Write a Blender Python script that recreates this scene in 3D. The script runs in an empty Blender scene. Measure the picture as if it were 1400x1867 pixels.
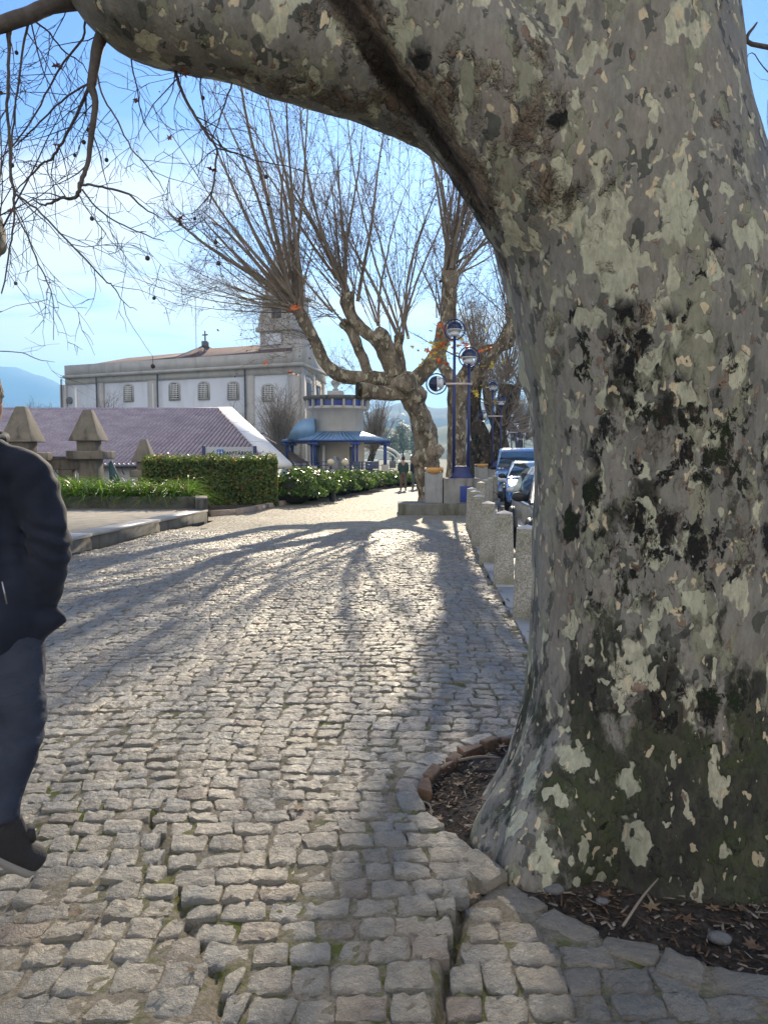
import bpy, bmesh, math, random
import numpy as np
from mathutils import Vector, Matrix, noise as mnoise

# ------------------------------------------------------------------ camera, world, sun, exposure
scene = bpy.context.scene
COL = scene.collection
PITCH = math.radians(4.15); CAMH = 1.5; FPX = 1400.0
cam_d = bpy.data.cameras.new("camera"); cam = bpy.data.objects.new("camera", cam_d); COL.objects.link(cam)
cam_d.sensor_fit = 'HORIZONTAL'; cam_d.sensor_width = 36.0; cam_d.lens = 36.0
cam_d.clip_start = 0.05; cam_d.clip_end = 12000
cam.location = (0, 0, CAMH); cam.rotation_euler = (math.pi/2 - PITCH, 0, 0)
scene.camera = cam

SUN_AZ = math.radians(4.5); SUN_EL = math.radians(24.5)
SUN = Vector((math.sin(SUN_AZ)*math.cos(SUN_EL), math.cos(SUN_AZ)*math.cos(SUN_EL), math.sin(SUN_EL)))
world = bpy.data.worlds.new("World"); scene.world = world; world.use_nodes = True
wn = world.node_tree; wn.nodes.clear()
def _n(nt, t, **kw):
    n = nt.nodes.new(t)
    for k, v in kw.items(): setattr(n, k, v)
    return n
sky = _n(wn, 'ShaderNodeTexSky', sky_type='NISHITA', sun_disc=False)
sky.sun_elevation = SUN_EL; sky.sun_rotation = SUN_AZ
sky.altitude = 200; sky.air_density = 1.0; sky.dust_density = 0.35; sky.ozone_density = 2.0
bg = _n(wn, 'ShaderNodeBackground'); bg.inputs['Strength'].default_value = 0.090
out = _n(wn, 'ShaderNodeOutputWorld')
tc = _n(wn, 'ShaderNodeTexCoord'); sep = _n(wn, 'ShaderNodeSeparateXYZ'); wn.links.new(tc.outputs['Generated'], sep.inputs[0])
add = _n(wn, 'ShaderNodeMath', operation='ADD'); add.inputs[1].default_value = 0.10; wn.links.new(sep.outputs[2], add.inputs[0])
mx = _n(wn, 'ShaderNodeMath', operation='MAXIMUM'); mx.inputs[1].default_value = 0.03; wn.links.new(add.outputs[0], mx.inputs[0])
dx = _n(wn, 'ShaderNodeMath', operation='DIVIDE'); wn.links.new(sep.outputs[0], dx.inputs[0]); wn.links.new(mx.outputs[0], dx.inputs[1])
dy = _n(wn, 'ShaderNodeMath', operation='DIVIDE'); wn.links.new(sep.outputs[1], dy.inputs[0]); wn.links.new(mx.outputs[0], dy.inputs[1])
cmb = _n(wn, 'ShaderNodeCombineXYZ'); wn.links.new(dx.outputs[0], cmb.inputs[0]); wn.links.new(dy.outputs[0], cmb.inputs[1])
mp = _n(wn, 'ShaderNodeMapping'); mp.inputs['Scale'].default_value = (0.42, 1.15, 1); mp.inputs['Rotation'].default_value = (0, 0, 0.35)
mp.inputs['Location'].default_value = (3.3, 1.2, 0); wn.links.new(cmb.outputs[0], mp.inputs[0])
cn = _n(wn, 'ShaderNodeTexNoise'); cn.inputs['Scale'].default_value = 0.85; cn.inputs['Detail'].default_value = 7; cn.inputs['Roughness'].default_value = 0.55
cn.inputs['Distortion'].default_value = 0.6; wn.links.new(mp.outputs[0], cn.inputs['Vector'])
# more cloud towards the horizon and to the left, as in the place that morning
e1 = _n(wn, 'ShaderNodeMapRange'); e1.inputs['From Min'].default_value = 0.03; e1.inputs['From Max'].default_value = 0.40
e1.inputs['To Min'].default_value = 0.20; e1.inputs['To Max'].default_value = -0.14; wn.links.new(sep.outputs[2], e1.inputs['Value'])
e2 = _n(wn, 'ShaderNodeMapRange'); e2.inputs['From Min'].default_value = -0.6; e2.inputs['From Max'].default_value = 0.5
e2.inputs['To Min'].default_value = 0.08; e2.inputs['To Max'].default_value = -0.06; wn.links.new(sep.outputs[0], e2.inputs['Value'])
s1 = _n(wn, 'ShaderNodeMath', operation='ADD'); wn.links.new(cn.outputs['Fac'], s1.inputs[0]); wn.links.new(e1.outputs[0], s1.inputs[1])
s2 = _n(wn, 'ShaderNodeMath', operation='ADD'); wn.links.new(s1.outputs[0], s2.inputs[0]); wn.links.new(e2.outputs[0], s2.inputs[1])
e3 = _n(wn, 'ShaderNodeMapRange'); e3.inputs['From Min'].default_value = 0.25; e3.inputs['From Max'].default_value = -0.35   # unseen cloud cover added behind the viewer as neutral fill light
e3.inputs['To Min'].default_value = 0.0; e3.inputs['To Max'].default_value = 0.30; wn.links.new(sep.outputs[1], e3.inputs['Value'])
s3 = _n(wn, 'ShaderNodeMath', operation='ADD'); wn.links.new(s2.outputs[0], s3.inputs[0]); wn.links.new(e3.outputs[0], s3.inputs[1]); s2 = s3
cr = _n(wn, 'ShaderNodeMapRange', interpolation_type='SMOOTHSTEP'); cr.inputs['From Min'].default_value = 0.47; cr.inputs['From Max'].default_value = 0.66
cr.inputs['To Max'].default_value = 0.9; wn.links.new(s2.outputs[0], cr.inputs['Value'])
tint = _n(wn, 'ShaderNodeMix', data_type='RGBA', blend_type='MULTIPLY'); tint.inputs['Factor'].default_value = 1.0
tg = _n(wn, 'ShaderNodeMapRange'); tg.inputs['From Min'].default_value = 0.02; tg.inputs['From Max'].default_value = 0.45; wn.links.new(sep.outputs[2], tg.inputs['Value'])
tm = _n(wn, 'ShaderNodeMix', data_type='RGBA'); wn.links.new(tg.outputs[0], tm.inputs['Factor']); tm.inputs['A'].default_value = (0.72, 0.84, 1.0, 1); tm.inputs['B'].default_value = (0.36, 0.57, 1.0, 1); wn.links.new(tm.outputs['Result'], tint.inputs['B']); wn.links.new(sky.outputs[0], tint.inputs['A'])
cm = _n(wn, 'ShaderNodeMix', data_type='RGBA'); wn.links.new(cr.outputs[0], cm.inputs['Factor'])
wn.links.new(tint.outputs['Result'], cm.inputs['A']); cm.inputs['B'].default_value = (7.4, 7.2, 6.9, 1)
wn.links.new(cm.outputs['Result'], bg.inputs['Color']); wn.links.new(bg.outputs[0], out.inputs[0])

sun_d = bpy.data.lights.new("sun", 'SUN'); sun_d.energy = 5.0; sun_d.angle = math.radians(0.45); sun_d.color = (1.0, 0.85, 0.62)
sun_o = bpy.data.objects.new("sun", sun_d); COL.objects.link(sun_o)
sun_o.rotation_euler = (-SUN).to_track_quat('-Z', 'Y').to_euler(); sun_o.location = (0, 0, 30)
vs = scene.view_settings; vs.view_transform = 'Standard'; vs.look = 'None'; vs.exposure = 1.0; vs.gamma = 1.0; vs.use_curve_mapping = False
scene.cycles.max_bounces = 6; scene.cycles.transparent_max_bounces = 12; scene.cycles.volume_bounces = 0
scene.cycles.use_denoising = True

# ------------------------------------------------------------------ measuring helpers
def P(px, py, Y):
    a = (px-700)/FPX; b = (933.5-py)/FPX; c, s = math.cos(PITCH), math.sin(PITCH)
    d = (a, c + b*s, -s + b*c); t = Y/d[1]
    return np.array([d[0]*t, Y, CAMH + d[2]*t])
def G(px, py, z=0.0):
    a = (px-700)/FPX; b = (933.5-py)/FPX; c, s = math.cos(PITCH), math.sin(PITCH)
    d = (a, c + b*s, -s + b*c); t = (z-CAMH)/d[2]
    return np.array([d[0]*t, d[1]*t, z])
R = random.Random(11); NR = np.random.RandomState(7)

# ------------------------------------------------------------------ mesh building
def box(c, s, rz=0.0, top=None):
    """box centred at c, size s, optional top scale (tx,ty)"""
    tx, ty = top or (1, 1); h = np.array(s)/2.0
    V = []
    for z, kx, ky in ((-1, 1, 1), (1, tx, ty)):
        for x, y in ((-1, -1), (1, -1), (1, 1), (-1, 1)): V.append((x*h[0]*kx, y*h[1]*ky, z*h[2]))
    V = np.array(V)
    if rz: V = rotz(V, rz)
    return V + np.array(c), [(3, 2, 1, 0), (4, 5, 6, 7), (0, 1, 5, 4), (1, 2, 6, 5), (2, 3, 7, 6), (3, 0, 4, 7)]
def rotz(V, a):
    c, s = math.cos(a), math.sin(a); V = np.array(V, float); W = V.copy()
    W[:, 0] = c*V[:, 0] - s*V[:, 1]; W[:, 1] = s*V[:, 0] + c*V[:, 1]; return W
def bevbox(c, s, b=0.01, rz=0.0, top=None, seg=2):
    V, F = box((0, 0, 0), s, 0, top)
    bm = bmesh.new(); vs_ = [bm.verts.new(v) for v in V]
    for f in F: bm.faces.new([vs_[i] for i in f])
    bmesh.ops.bevel(bm, geom=list(bm.edges), offset=b, segments=seg, profile=0.6, affect='EDGES', clamp_overlap=True)
    bm.verts.index_update()
    V = np.array([v.co[:] for v in bm.verts]); F = [tuple(v.index for v in f.verts) for f in bm.faces]; bm.free()
    if rz: V = rotz(V, rz)
    return V + np.array(c), F
def tubes(Pt, Rd, n=6, caps=True):
    """Pt (m,k,3), Rd (m,k): m tubes of k rings at once"""
    Pt = np.asarray(Pt, float); Rd = np.asarray(Rd, float); m, k, _ = Pt.shape
    T = np.gradient(Pt, axis=1); T /= np.linalg.norm(T, axis=2, keepdims=True)+1e-12
    ref = np.where(np.abs(T[:, :1, 2:3]) > 0.9, np.array([[[1., 0, 0]]]), np.array([[[0, 0, 1.]]])); ref = np.repeat(ref, k, 1)
    A = np.cross(T, ref); A /= np.linalg.norm(A, axis=2, keepdims=True)+1e-12
    for i in range(1, k):   # parallel transport
        a = A[:, i-1] - (A[:, i-1]*T[:, i]).sum(1, keepdims=True)*T[:, i]
        A[:, i] = a/(np.linalg.norm(a, axis=1, keepdims=True)+1e-12)
    B = np.cross(T, A); th = np.arange(n)*2*math.pi/n
    V = Pt[:, :, None] + Rd[:, :, None, None]*(A[:, :, None]*np.cos(th)[None, None, :, None] + B[:, :, None]*np.sin(th)[None, None, :, None])
    V = V.reshape(-1, 3)
    base = (np.arange(m)*k*n)[:, None, None]; r = (np.arange(k-1)*n)[None, :, None]; j = np.arange(n)[None, None, :]; j2 = (j+1) % n
    a = base+r+j; b = base+r+j2; c = b+n; d = a+n
    F = np.stack([a, d, c, b], -1).reshape(-1, 4)
    FL = [F]
    if caps:
        e0 = (np.arange(m)*k*n)[:, None] + np.arange(n)[None, :]; FL.append(e0)
        e1 = e0 + (k-1)*n; FL.append(e1[:, ::-1])
    return V, FL
def tube(path, rad, n=8, caps=True):
    path = np.asarray(path, float)
    rad = np.full(len(path), float(rad)) if np.isscalar(rad) else np.asarray(rad, float)
    return tubes(path[None], rad[None], n, caps)
def smoothpath(pts, rad, m):
    """Catmull-Rom resample of points (+radius)"""
    q = np.hstack([np.asarray(pts, float), np.asarray(rad, float)[:, None]]); q = np.vstack([2*q[0]-q[1], q, 2*q[-1]-q[-2]])
    out_ = []
    for i in range(1, len(q)-2):
        for t in np.linspace(0, 1, m, endpoint=False):
            a, b, c, d = q[i-1], q[i], q[i+1], q[i+2]
            out_.append(0.5*((2*b) + (-a+c)*t + (2*a-5*b+4*c-d)*t*t + (-a+3*b-3*c+d)*t**3))
    out_.append(q[-2]); o = np.array(out_); return o[:, :3], np.maximum(o[:, 3], 1e-4)
def lathe(prof, c=(0, 0, 0), n=24, a0=0, a1=2*math.pi):
    full = abs(a1-a0-2*math.pi) < 1e-6; m = n if full else n+1
    th = a0 + (a1-a0)*np.arange(m)/n; V = []
    for r, z in prof: V += [(r*math.cos(t), r*math.sin(t), z) for t in th]
    F = []
    for i in range(len(prof)-1):
        for j in range(n if full else n):
            j2 = (j+1) % m if full else j+1
            F.append((i*m+j, i*m+j2, (i+1)*m+j2, (i+1)*m+j))
    return np.array(V)+np.array(c), F
def sphere(c, r, n=12, m=8, sq=(1, 1, 1)):
    prof = [(math.sin(math.pi*i/m), -math.cos(math.pi*i/m)) for i in range(m+1)]; prof[0] = (1e-3, -1); prof[-1] = (1e-3, 1)
    V, F = lathe(prof, (0, 0, 0), n); return V*r*np.array(sq)+np.array(c), F
def prism(poly, z0, z1):
    n = len(poly); V = np.array([(x, y, z0) for x, y in poly]+[(x, y, z1) for x, y in poly], float)
    F = [tuple(range(n))[::-1], tuple(range(n, 2*n))] + [(i, (i+1) % n, (i+1) % n+n, i+n) for i in range(n)]
    return V, F
def slab(p0, p1, p2, p3, th, nrm=None):
    """thick quad"""
    q = np.array([p0, p1, p2, p3], float); n_ = np.cross(q[1]-q[0], q[3]-q[0]) if nrm is None else np.array(nrm, float); n_ /= np.linalg.norm(n_)
    V = np.vstack([q-n_*th, q]); return V, [(3, 2, 1, 0), (4, 5, 6, 7), (0, 1, 5, 4), (1, 2, 6, 5), (2, 3, 7, 6), (3, 0, 4, 7)]
def wallquad(a, b, z0, z1, th):
    """vertical wall from a to b (xy), thickness th to the left of a->b"""
    a = np.array(a[:2], float); b = np.array(b[:2], float); d = (b-a)/np.linalg.norm(b-a); n_ = np.array([-d[1], d[0]])*th
    return prism([a, b, b+n_, a+n_], z0, z1)

class MB:
    def __init__(s): s.V = []; s.F = []; s.n = 0; s.MI = []
    def add(s, VF, mi=0):
        V, F = VF; V = np.asarray(V, float)
        if isinstance(F, list) and (len(F) == 0 or not isinstance(F[0], np.ndarray)):
            by = {}
            for f in F: by.setdefault(len(f), []).append(f)
            F = [np.array(v) for v in by.values()]
        elif isinstance(F, np.ndarray): F = [F]
        for f in F: s.F.append(f+s.n); s.MI.append(np.full(len(f), mi))
        s.V.append(V); s.n += len(V); return s
    def build(s, name, mats, parent=None, smooth=False, world=True, attrs=None):
        V = np.vstack(s.V); mats = mats if isinstance(mats, (list, tuple)) else [mats]
        if parent is None:
            lo = V.min(0); hi = V.max(0); c = np.array([(lo[0]+hi[0])/2, (lo[1]+hi[1])/2, lo[2]]); V = V-c
        elif world:
            M_ = np.array(world_matrix(parent).inverted()); V = V @ M_[:3, :3].T + M_[:3, 3]
        me = bpy.data.meshes.new(name); me.vertices.add(len(V)); me.vertices.foreach_set('co', V.astype(np.float32).ravel())
        lv = np.concatenate([f.ravel() for f in s.F]); cnt = np.concatenate([np.full(len(f), f.shape[1]) for f in s.F])
        me.loops.add(len(lv)); me.loops.foreach_set('vertex_index', lv.astype(np.int32))
        me.polygons.add(len(cnt)); me.polygons.foreach_set('loop_start', (np.cumsum(cnt)-cnt).astype(np.int32))
        me.polygons.foreach_set('material_index', np.concatenate(s.MI).astype(np.int32))
        if smooth: me.polygons.foreach_set('use_smooth', np.ones(len(cnt), bool))
        for m in mats: me.materials.append(m)
        me.update(calc_edges=True)
        for k, a in (attrs or {}).items():
            at = me.attributes.new(k, 'FLOAT', 'POINT'); at.data.foreach_set('value', np.asarray(a, np.float32))
        o = bpy.data.objects.new(name, me); COL.objects.link(o)
        if parent is None: o.location = c
        else: o.parent = parent
        return o
def world_matrix(o):
    m = Matrix.LocRotScale(o.location, o.rotation_euler, o.scale)
    return world_matrix(o.parent) @ m if o.parent else m
def mk(VF, name, mats, parent=None, smooth=False, world=True): return MB().add(VF).build(name, mats, parent, smooth, world)
def tag(o, label=None, cat=None, group=None, kind=None):
    if label: o['label'] = label
    if cat: o['category'] = cat
    if group: o['group'] = group
    if kind: o['kind'] = kind
    return o
def thing(name, label, cat, loc=(0, 0, 0), rz=0.0, group=None):
    o = bpy.data.objects.new(name, None); COL.objects.link(o); o.location = tuple(float(v) for v in loc); o.rotation_euler = (0, 0, rz); o.empty_display_size = 0.2
    return tag(o, label, cat, group)
def dup(root, loc, rz=None, label=None, scale=None):
    def rec(o, par):
        c = o.copy(); COL.objects.link(c)
        if par is not None: c.parent = par
        for ch in list(o.children): rec(ch, c)
        return c
    r = rec(root, None); r.location = tuple(float(v) for v in loc)
    if rz is not None: r.rotation_euler = (0, 0, rz)
    if scale: r.scale = (scale,)*3
    if label: r['label'] = label
    return r
def vnoise(V, sc, octs=3, seed=0.0):
    V = np.asarray(V)*sc+seed
    return np.array([mnoise.fractal(v, 1.0, 2.0, octs) for v in V.tolist()])
def blob(parts, voxel, name, mats, parent=None, smooth_it=4, disp=None, decorate=None):
    """union of closed tubes/ellipsoids, remeshed to ONE continuous surface"""
    mb = MB()
    for p in parts: mb.add(p)
    V = np.vstack(mb.V); me = bpy.data.meshes.new('tmp')
    me.from_pydata(V.tolist(), [], [tuple(int(i) for i in r) for f in mb.F for r in f]); ob = bpy.data.objects.new('tmp', me); COL.objects.link(ob)
    md = ob.modifiers.new('r', 'REMESH'); md.mode = 'VOXEL'; md.voxel_size = voxel
    dg = bpy.context.evaluated_depsgraph_get(); ev = ob.evaluated_get(dg); m2 = ev.to_mesh()
    nv = len(m2.vertices); V = np.empty(nv*3); m2.vertices.foreach_get('co', V); V = V.reshape(-1, 3)
    E = np.empty(len(m2.edges)*2, int); m2.edges.foreach_get('vertices', E); E = E.reshape(-1, 2)
    F = np.empty(len(m2.loops), int); m2.loops.foreach_get('vertex_index', F); F = F.reshape(-1, 4) if len(m2.polygons)*4 == len(m2.loops) else [tuple(p.vertices) for p in m2.polygons]
    ev.to_mesh_clear(); bpy.data.objects.remove(ob); bpy.data.meshes.remove(me)
    deg = np.bincount(E.ravel(), minlength=nv)[:, None]
    def lap(X, it, lam=0.5):
        for _ in range(it):
            S = np.zeros_like(X); np.add.at(S, E[:, 0], X[E[:, 1]]); np.add.at(S, E[:, 1], X[E[:, 0]]); X = X + lam*(S/deg - X)
        return X
    V = lap(V, smooth_it)
    FA = np.asarray(F) if not isinstance(F, list) else None
    if disp is not None and FA is not None:
        n_ = np.cross(V[FA[:, 2]]-V[FA[:, 0]], V[FA[:, 3]]-V[FA[:, 1]]); N = np.zeros_like(V)
        for i in range(4): np.add.at(N, FA[:, i], n_)
        N /= np.linalg.norm(N, axis=1, keepdims=True)+1e-12
        V = V + N*disp(V)[:, None]
    attrs = decorate(V) if decorate else None
    out_ = MB().add((V, F)); return out_.build(name, mats, parent, True, True, attrs)

# ------------------------------------------------------------------ materials
class NT:
    def __init__(s, name):
        s.m = bpy.data.materials.new(name); s.m.use_nodes = True; s.t = s.m.node_tree
        s.b = s.t.nodes['Principled BSDF']; s.tc = s.t.nodes.new('ShaderNodeTexCoord')
    def n(s, t, **kw): return _n(s.t, t, **kw)
    def L(s, a, b): s.t.links.new(a, b)
    def setin(s, sock, v):
        if isinstance(v, bpy.types.NodeSocket): s.L(v, sock)
        elif isinstance(v, tuple) and len(v) == 3 and sock.type == 'RGBA': sock.default_value = (*v, 1)
        else: sock.default_value = v
    def map(s, scale=(1, 1, 1), src='Object', loc=(0, 0, 0), vec=None):
        n = s.n('ShaderNodeMapping'); s.L(vec or s.tc.outputs[src], n.inputs[0]); n.inputs['Scale'].default_value = scale; n.inputs['Location'].default_value = loc; return n.outputs[0]
    def noise(s, sc, det=3, rough=0.5, vec=None, dist=0.0, src='Object'):
        n = s.n('ShaderNodeTexNoise'); n.inputs['Scale'].default_value = sc; n.inputs['Detail'].default_value = det; n.inputs['Roughness'].default_value = rough; n.inputs['Distortion'].default_value = dist
        s.L(vec or s.tc.outputs[src], n.inputs['Vector']); return n.outputs['Fac']
    def vor(s, sc, vec=None, feat='F1', out='Distance'):
        n = s.n('ShaderNodeTexVoronoi', feature=feat); n.inputs['Scale'].default_value = sc; s.L(vec or s.tc.outputs['Object'], n.inputs['Vector']); return n.outputs[out]
    def mr(s, v, a, b, c=0.0, d=1.0, sm=False):
        n = s.n('ShaderNodeMapRange', interpolation_type='SMOOTHSTEP' if sm else 'LINEAR'); s.setin(n.inputs['Value'], v)
        for k, x in zip(('From Min', 'From Max', 'To Min', 'To Max'), (a, b, c, d)): s.setin(n.inputs[k], x)
        return n.outputs[0]
    def mix(s, f, a, b, bt='MIX'):
        n = s.n('ShaderNodeMix', data_type='RGBA', blend_type=bt); s.setin(n.inputs['Factor'], f); s.setin(n.inputs['A'], a); s.setin(n.inputs['B'], b); return n.outputs['Result']
    def ma(s, op, a, b=0.0):
        n = s.n('ShaderNodeMath', operation=op); s.setin(n.inputs[0], a); s.setin(n.inputs[1], b); return n.outputs[0]
    def attr(s, name): return s.n('ShaderNodeAttribute', attribute_name=name).outputs['Fac']
    def bump(s, h, st=0.5, dist=0.01, prev=None):
        n = s.n('ShaderNodeBump'); n.inputs['Strength'].default_value = st; n.inputs['Distance'].default_value = dist; s.setin(n.inputs['Height'], h)
        if prev: s.L(prev, n.inputs['Normal'])
        return n.outputs[0]
    def fin(s, col=None, rough=None, nrm=None, **kw):
        if col is not None: s.setin(s.b.inputs['Base Color'], col)
        if rough is not None: s.setin(s.b.inputs['Roughness'], rough)
        if nrm is not None: s.L(nrm, s.b.inputs['Normal'])
        for k, v in kw.items(): s.setin(s.b.inputs[k.replace('_', ' ')], v)
        return s.m
def simple(name, col, rough=0.6, var=0.25, sc=6.0, bump=0.0, bsc=40.0, dark=None, **kw):
    s = NT(name); n1 = s.noise(sc, 5, 0.6); f = s.mr(n1, 0.3, 0.7)
    c = s.mix(f, tuple(x*(1-var) for x in col), tuple(min(x*(1+var), 1) for x in col))
    if dark:   # streaky grime of its own
        st = s.noise(1.0, 5, 0.6, vec=s.map((sc*1.2, sc*1.2, sc*0.25))); c = s.mix(s.mr(st, 0.48, 0.72, 0, dark[1], True), c, dark[0])
    nr = s.bump(s.noise(bsc, 4, 0.6), bump, 0.01) if bump else None
    return s.fin(c, rough, nr, **kw)
def leafmat(name, a, b, c3=None, trans=0.35, rough=0.45):
    s = NT(name); oi = s.attr('tone'); c = s.mix(oi, a, b)
    if c3: c = s.mix(s.mr(oi, 0.93, 0.97), c, c3)
    s.fin(c, rough)
    tr = s.n('ShaderNodeBsdfTranslucent'); s.L(c, tr.inputs[0]); ms = s.n('ShaderNodeMixShader'); ms.inputs[0].default_value = trans
    s.L(s.b.outputs[0], ms.inputs[1]); s.L(tr.outputs[0], ms.inputs[2]); s.L(ms.outputs[0], s.t.nodes['Material Output'].inputs[0]); return s.m

def m_bark_near():
    s = NT('plane_bark_old'); rough = s.attr('rough_bark'); moss = s.attr('moss'); cream = s.attr('cream'); grime = s.attr('grime')
    sp = s.n('ShaderNodeVectorMath', operation='ADD'); pm = s.map((1, 1, 0.60)); s.L(pm, sp.inputs[0])
    nc = s.n('ShaderNodeTexNoise'); nc.inputs['Scale'].default_value = 24; nc.inputs['Detail'].default_value = 3; s.L(pm, nc.inputs['Vector'])
    scl = s.n('ShaderNodeVectorMath', operation='SCALE'); s.L(nc.outputs['Color'], scl.inputs[0]); scl.inputs['Scale'].default_value = 0.050; s.L(scl.outputs[0], sp.inputs[1]); v = sp.outputs[0]
    def off(o): return s.map((1, 1, 1), vec=v, loc=o)
    big = s.noise(1.5, 3, 0.5, off((8, 2, 6))); dens = s.mr(big, 0.35, 0.65, -0.045, 0.045)
    a = s.ma('MAXIMUM', s.ma('ADD', s.noise(10.0, 2.0, 0.5, off((3, 1, 7))), dens), s.ma('ADD', s.noise(21, 1.5, 0.45, off((6, 21, 3))), -0.068)); b = s.noise(15, 2.4, 0.5, off((13, 5, 2))); c = s.noise(24, 1.8, 0.45, off((1, 9, 4))); d = s.noise(9.0, 2.5, 0.5, off((7, 17, 1)))
    soft = s.noise(3.2, 5, 0.62, off((4, 4, 4))); fine = s.noise(70, 6, 0.7, s.map((1, 1, 0.30))); vst = s.noise(8, 5, 0.62, s.map((1, 1, 0.10))); mott = s.noise(30, 5, 0.68, v)
    base = s.mix(s.mr(soft, 0.32, 0.68), (0.168, 0.162, 0.145), (0.300, 0.284, 0.248)); base = s.mix(s.mr(vst, 0.45, 0.68, 0, 0.65), base, (0.33, 0.305, 0.275)); base = s.mix(s.mr(vst, 0.48, 0.32, 0, 0.5), base, (0.105, 0.105, 0.098))
    base = s.mix(s.mr(s.noise(2.1, 3, 0.5, off((31, 2, 5))), 0.5, 0.68, 0, 0.4), base, (0.29, 0.235, 0.19))
    mA = s.mr(b, 0.60, 0.618); col = s.mix(mA, base, s.mix(s.mr(soft, .35, .65), (0.080, 0.083, 0.075), (0.135, 0.135, 0.118)))
    mD = s.mr(d, 0.57, 0.59); col = s.mix(s.ma('MULTIPLY', mD, 0.8), col, (0.285, 0.285, 0.205))
    thr = s.ma('SUBTRACT', 0.592, s.ma('MULTIPLY', cream, 0.085)); a2 = s.ma('SUBTRACT', a, thr); mB = s.mr(a2, 0.0, 0.028)
    crm = s.mix(s.mr(mott, 0.4, 0.62), s.mix(s.mr(big, .4, .6), (0.62, 0.58, 0.43), (0.50, 0.50, 0.38)), (0.43, 0.425, 0.325)); col = s.mix(mB, col, crm)
    mC = s.mr(c, 0.685, 0.70); col = s.mix(mC, col, s.mix(s.mr(soft, .4, .6), (0.30, 0.215, 0.16), (0.20, 0.145, 0.11)))
    mE = s.mr(s.noise(25, 1.2, 0.4, off((21, 2, 8))), 0.685, 0.70); col = s.mix(mE, col, (0.66, 0.55, 0.38))
    # fissured brown bark at the fork and in the groove
    rr = s.noise(6, 6, 0.62, off((2, 2, 9))); rmask = s.mr(s.ma('ADD', rough, s.ma('MULTIPLY', s.ma('SUBTRACT', rr, 0.5), 2.2)), 0.30, 0.62, 0, 1, True)
    mpn = s.n('ShaderNodeMapping'); s.L(s.tc.outputs['Object'], mpn.inputs[0]); mpn.inputs['Rotation'].default_value = (0, math.radians(40), 0)
    fis = s.noise(30, 6, 0.68, s.map((1, 1, 0.24), vec=mpn.outputs[0]), 0.8); cells = s.mr(s.vor(15, v, 'DISTANCE_TO_EDGE'), 0.0, 0.10)
    rc = s.mix(s.mr(s.noise(13, 5, 0.62, v), 0.38, 0.62), (0.165, 0.105, 0.070), (0.335, 0.255, 0.185)); rc = s.mix(s.mr(fis, 0.36, 0.50, 0.9, 0), rc, (0.025, 0.018, 0.013)); rc = s.mix(s.mr(cells, 0, 1, 0.25, 0), rc, (0.04, 0.028, 0.02))
    col = s.mix(s.ma('MULTIPLY', rmask, 0.9), col, rc)
    fur = s.attr('furrow'); col = s.mix(s.mr(s.ma('ADD', fur, s.ma('MULTIPLY', s.ma('SUBTRACT', fis, .5), .9)), 0.35, 0.6, 0, .9), col, (0.022, 0.016, 0.011))
    # algae film, then moss tufts
    gn = s.noise(7.0, 6, 0.66, off((5, 8, 3))); gm = s.mr(s.ma('ADD', gn, s.ma('MULTIPLY', grime, 0.37)), 0.60, 0.70)
    gcol = s.mix(s.mr(s.noise(3.1, 4, 0.55), 0.42, 0.58), (0.018, 0.019, 0.016), (0.038, 0.054, 0.015)); gcol = s.mix(s.mr(s.noise(18, 6, 0.7, v), 0.42, 0.62, 0, .8), gcol, (0.062, 0.058, 0.042)); gcol = s.mix(s.mr(s.noise(34, 5, 0.7, v), 0.5, 0.62, 0, .8), gcol, (0.014, 0.014, 0.012)); keep = s.ma('SUBTRACT', 1.0, s.ma('MULTIPLY', s.ma('MAXIMUM', s.mr(a2, .02, .035), mE), s.mr(grime, 0.5, 1.2, .95, .62)))
    col = s.mix(s.ma('MULTIPLY', s.ma('MULTIPLY', gm, 0.95), keep), col, gcol)
    k1 = s.noise(16, 7, 0.68, off((9, 1, 1))); km = s.mr(s.ma('ADD', k1, s.ma('MULTIPLY', moss, 0.150)), 0.672, 0.705); vs_ = s.vor(8.0, off((2, 6, 4))); vd = s.ma('ADD', vs_, s.ma('MULTIPLY', s.ma('SUBTRACT', s.noise(22, 6, 0.7, off((9, 3, 3))), 0.5), 0.95)); kv = s.ma('MULTIPLY', s.mr(vd, 0.34, 0.26), s.mr(s.ma('ADD', moss, s.ma('MULTIPLY', s.ma('SUBTRACT', s.noise(3.3, 2, .5, off((1, 1, 9))), 0.5), 1.6)), 0.30, 0.50)); km = s.ma('MAXIMUM', km, kv)
    col = s.mix(km, col, s.mix(s.mr(s.noise(2.2, 2), 0.52, 0.62), (0.010, 0.010, 0.009), (0.015, 0.028, 0.006)))
    k2 = s.noise(26, 9, 0.76, off((3, 11, 1))); km2 = s.mr(s.ma('ADD', k2, s.ma('MULTIPLY', moss, 0.13)), 0.63, 0.72, 0, 0.85); col = s.mix(km2, col, (0.060, 0.040, 0.030))
    lich = s.mr(s.noise(48, 2, 0.5, off((2, 30, 1))), 0.73, 0.75, 0, 0.9); col = s.mix(s.ma('MULTIPLY', lich, s.mr(moss, 0.1, 0.5)), col, (0.46, 0.50, 0.52))
    col = s.mix(s.mr(mott, 0.35, 0.65, 0.0, 0.28), col, s.mix(1.0, col, (0.52, 0.50, 0.46), 'MULTIPLY')); col = s.mix(s.mr(fine, 0.35, 0.62, 0.0, 0.45), col, s.mix(1.0, col, (0.50, 0.48, 0.45), 'MULTIPLY'))
    h = s.ma('ADD', s.ma('MULTIPLY', mA, 0.35), s.ma('MULTIPLY', mB, -0.45)); h = s.ma('ADD', h, s.ma('MULTIPLY', mC, 0.5)); h = s.ma('ADD', h, s.ma('MULTIPLY', mD, -0.2))
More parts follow.
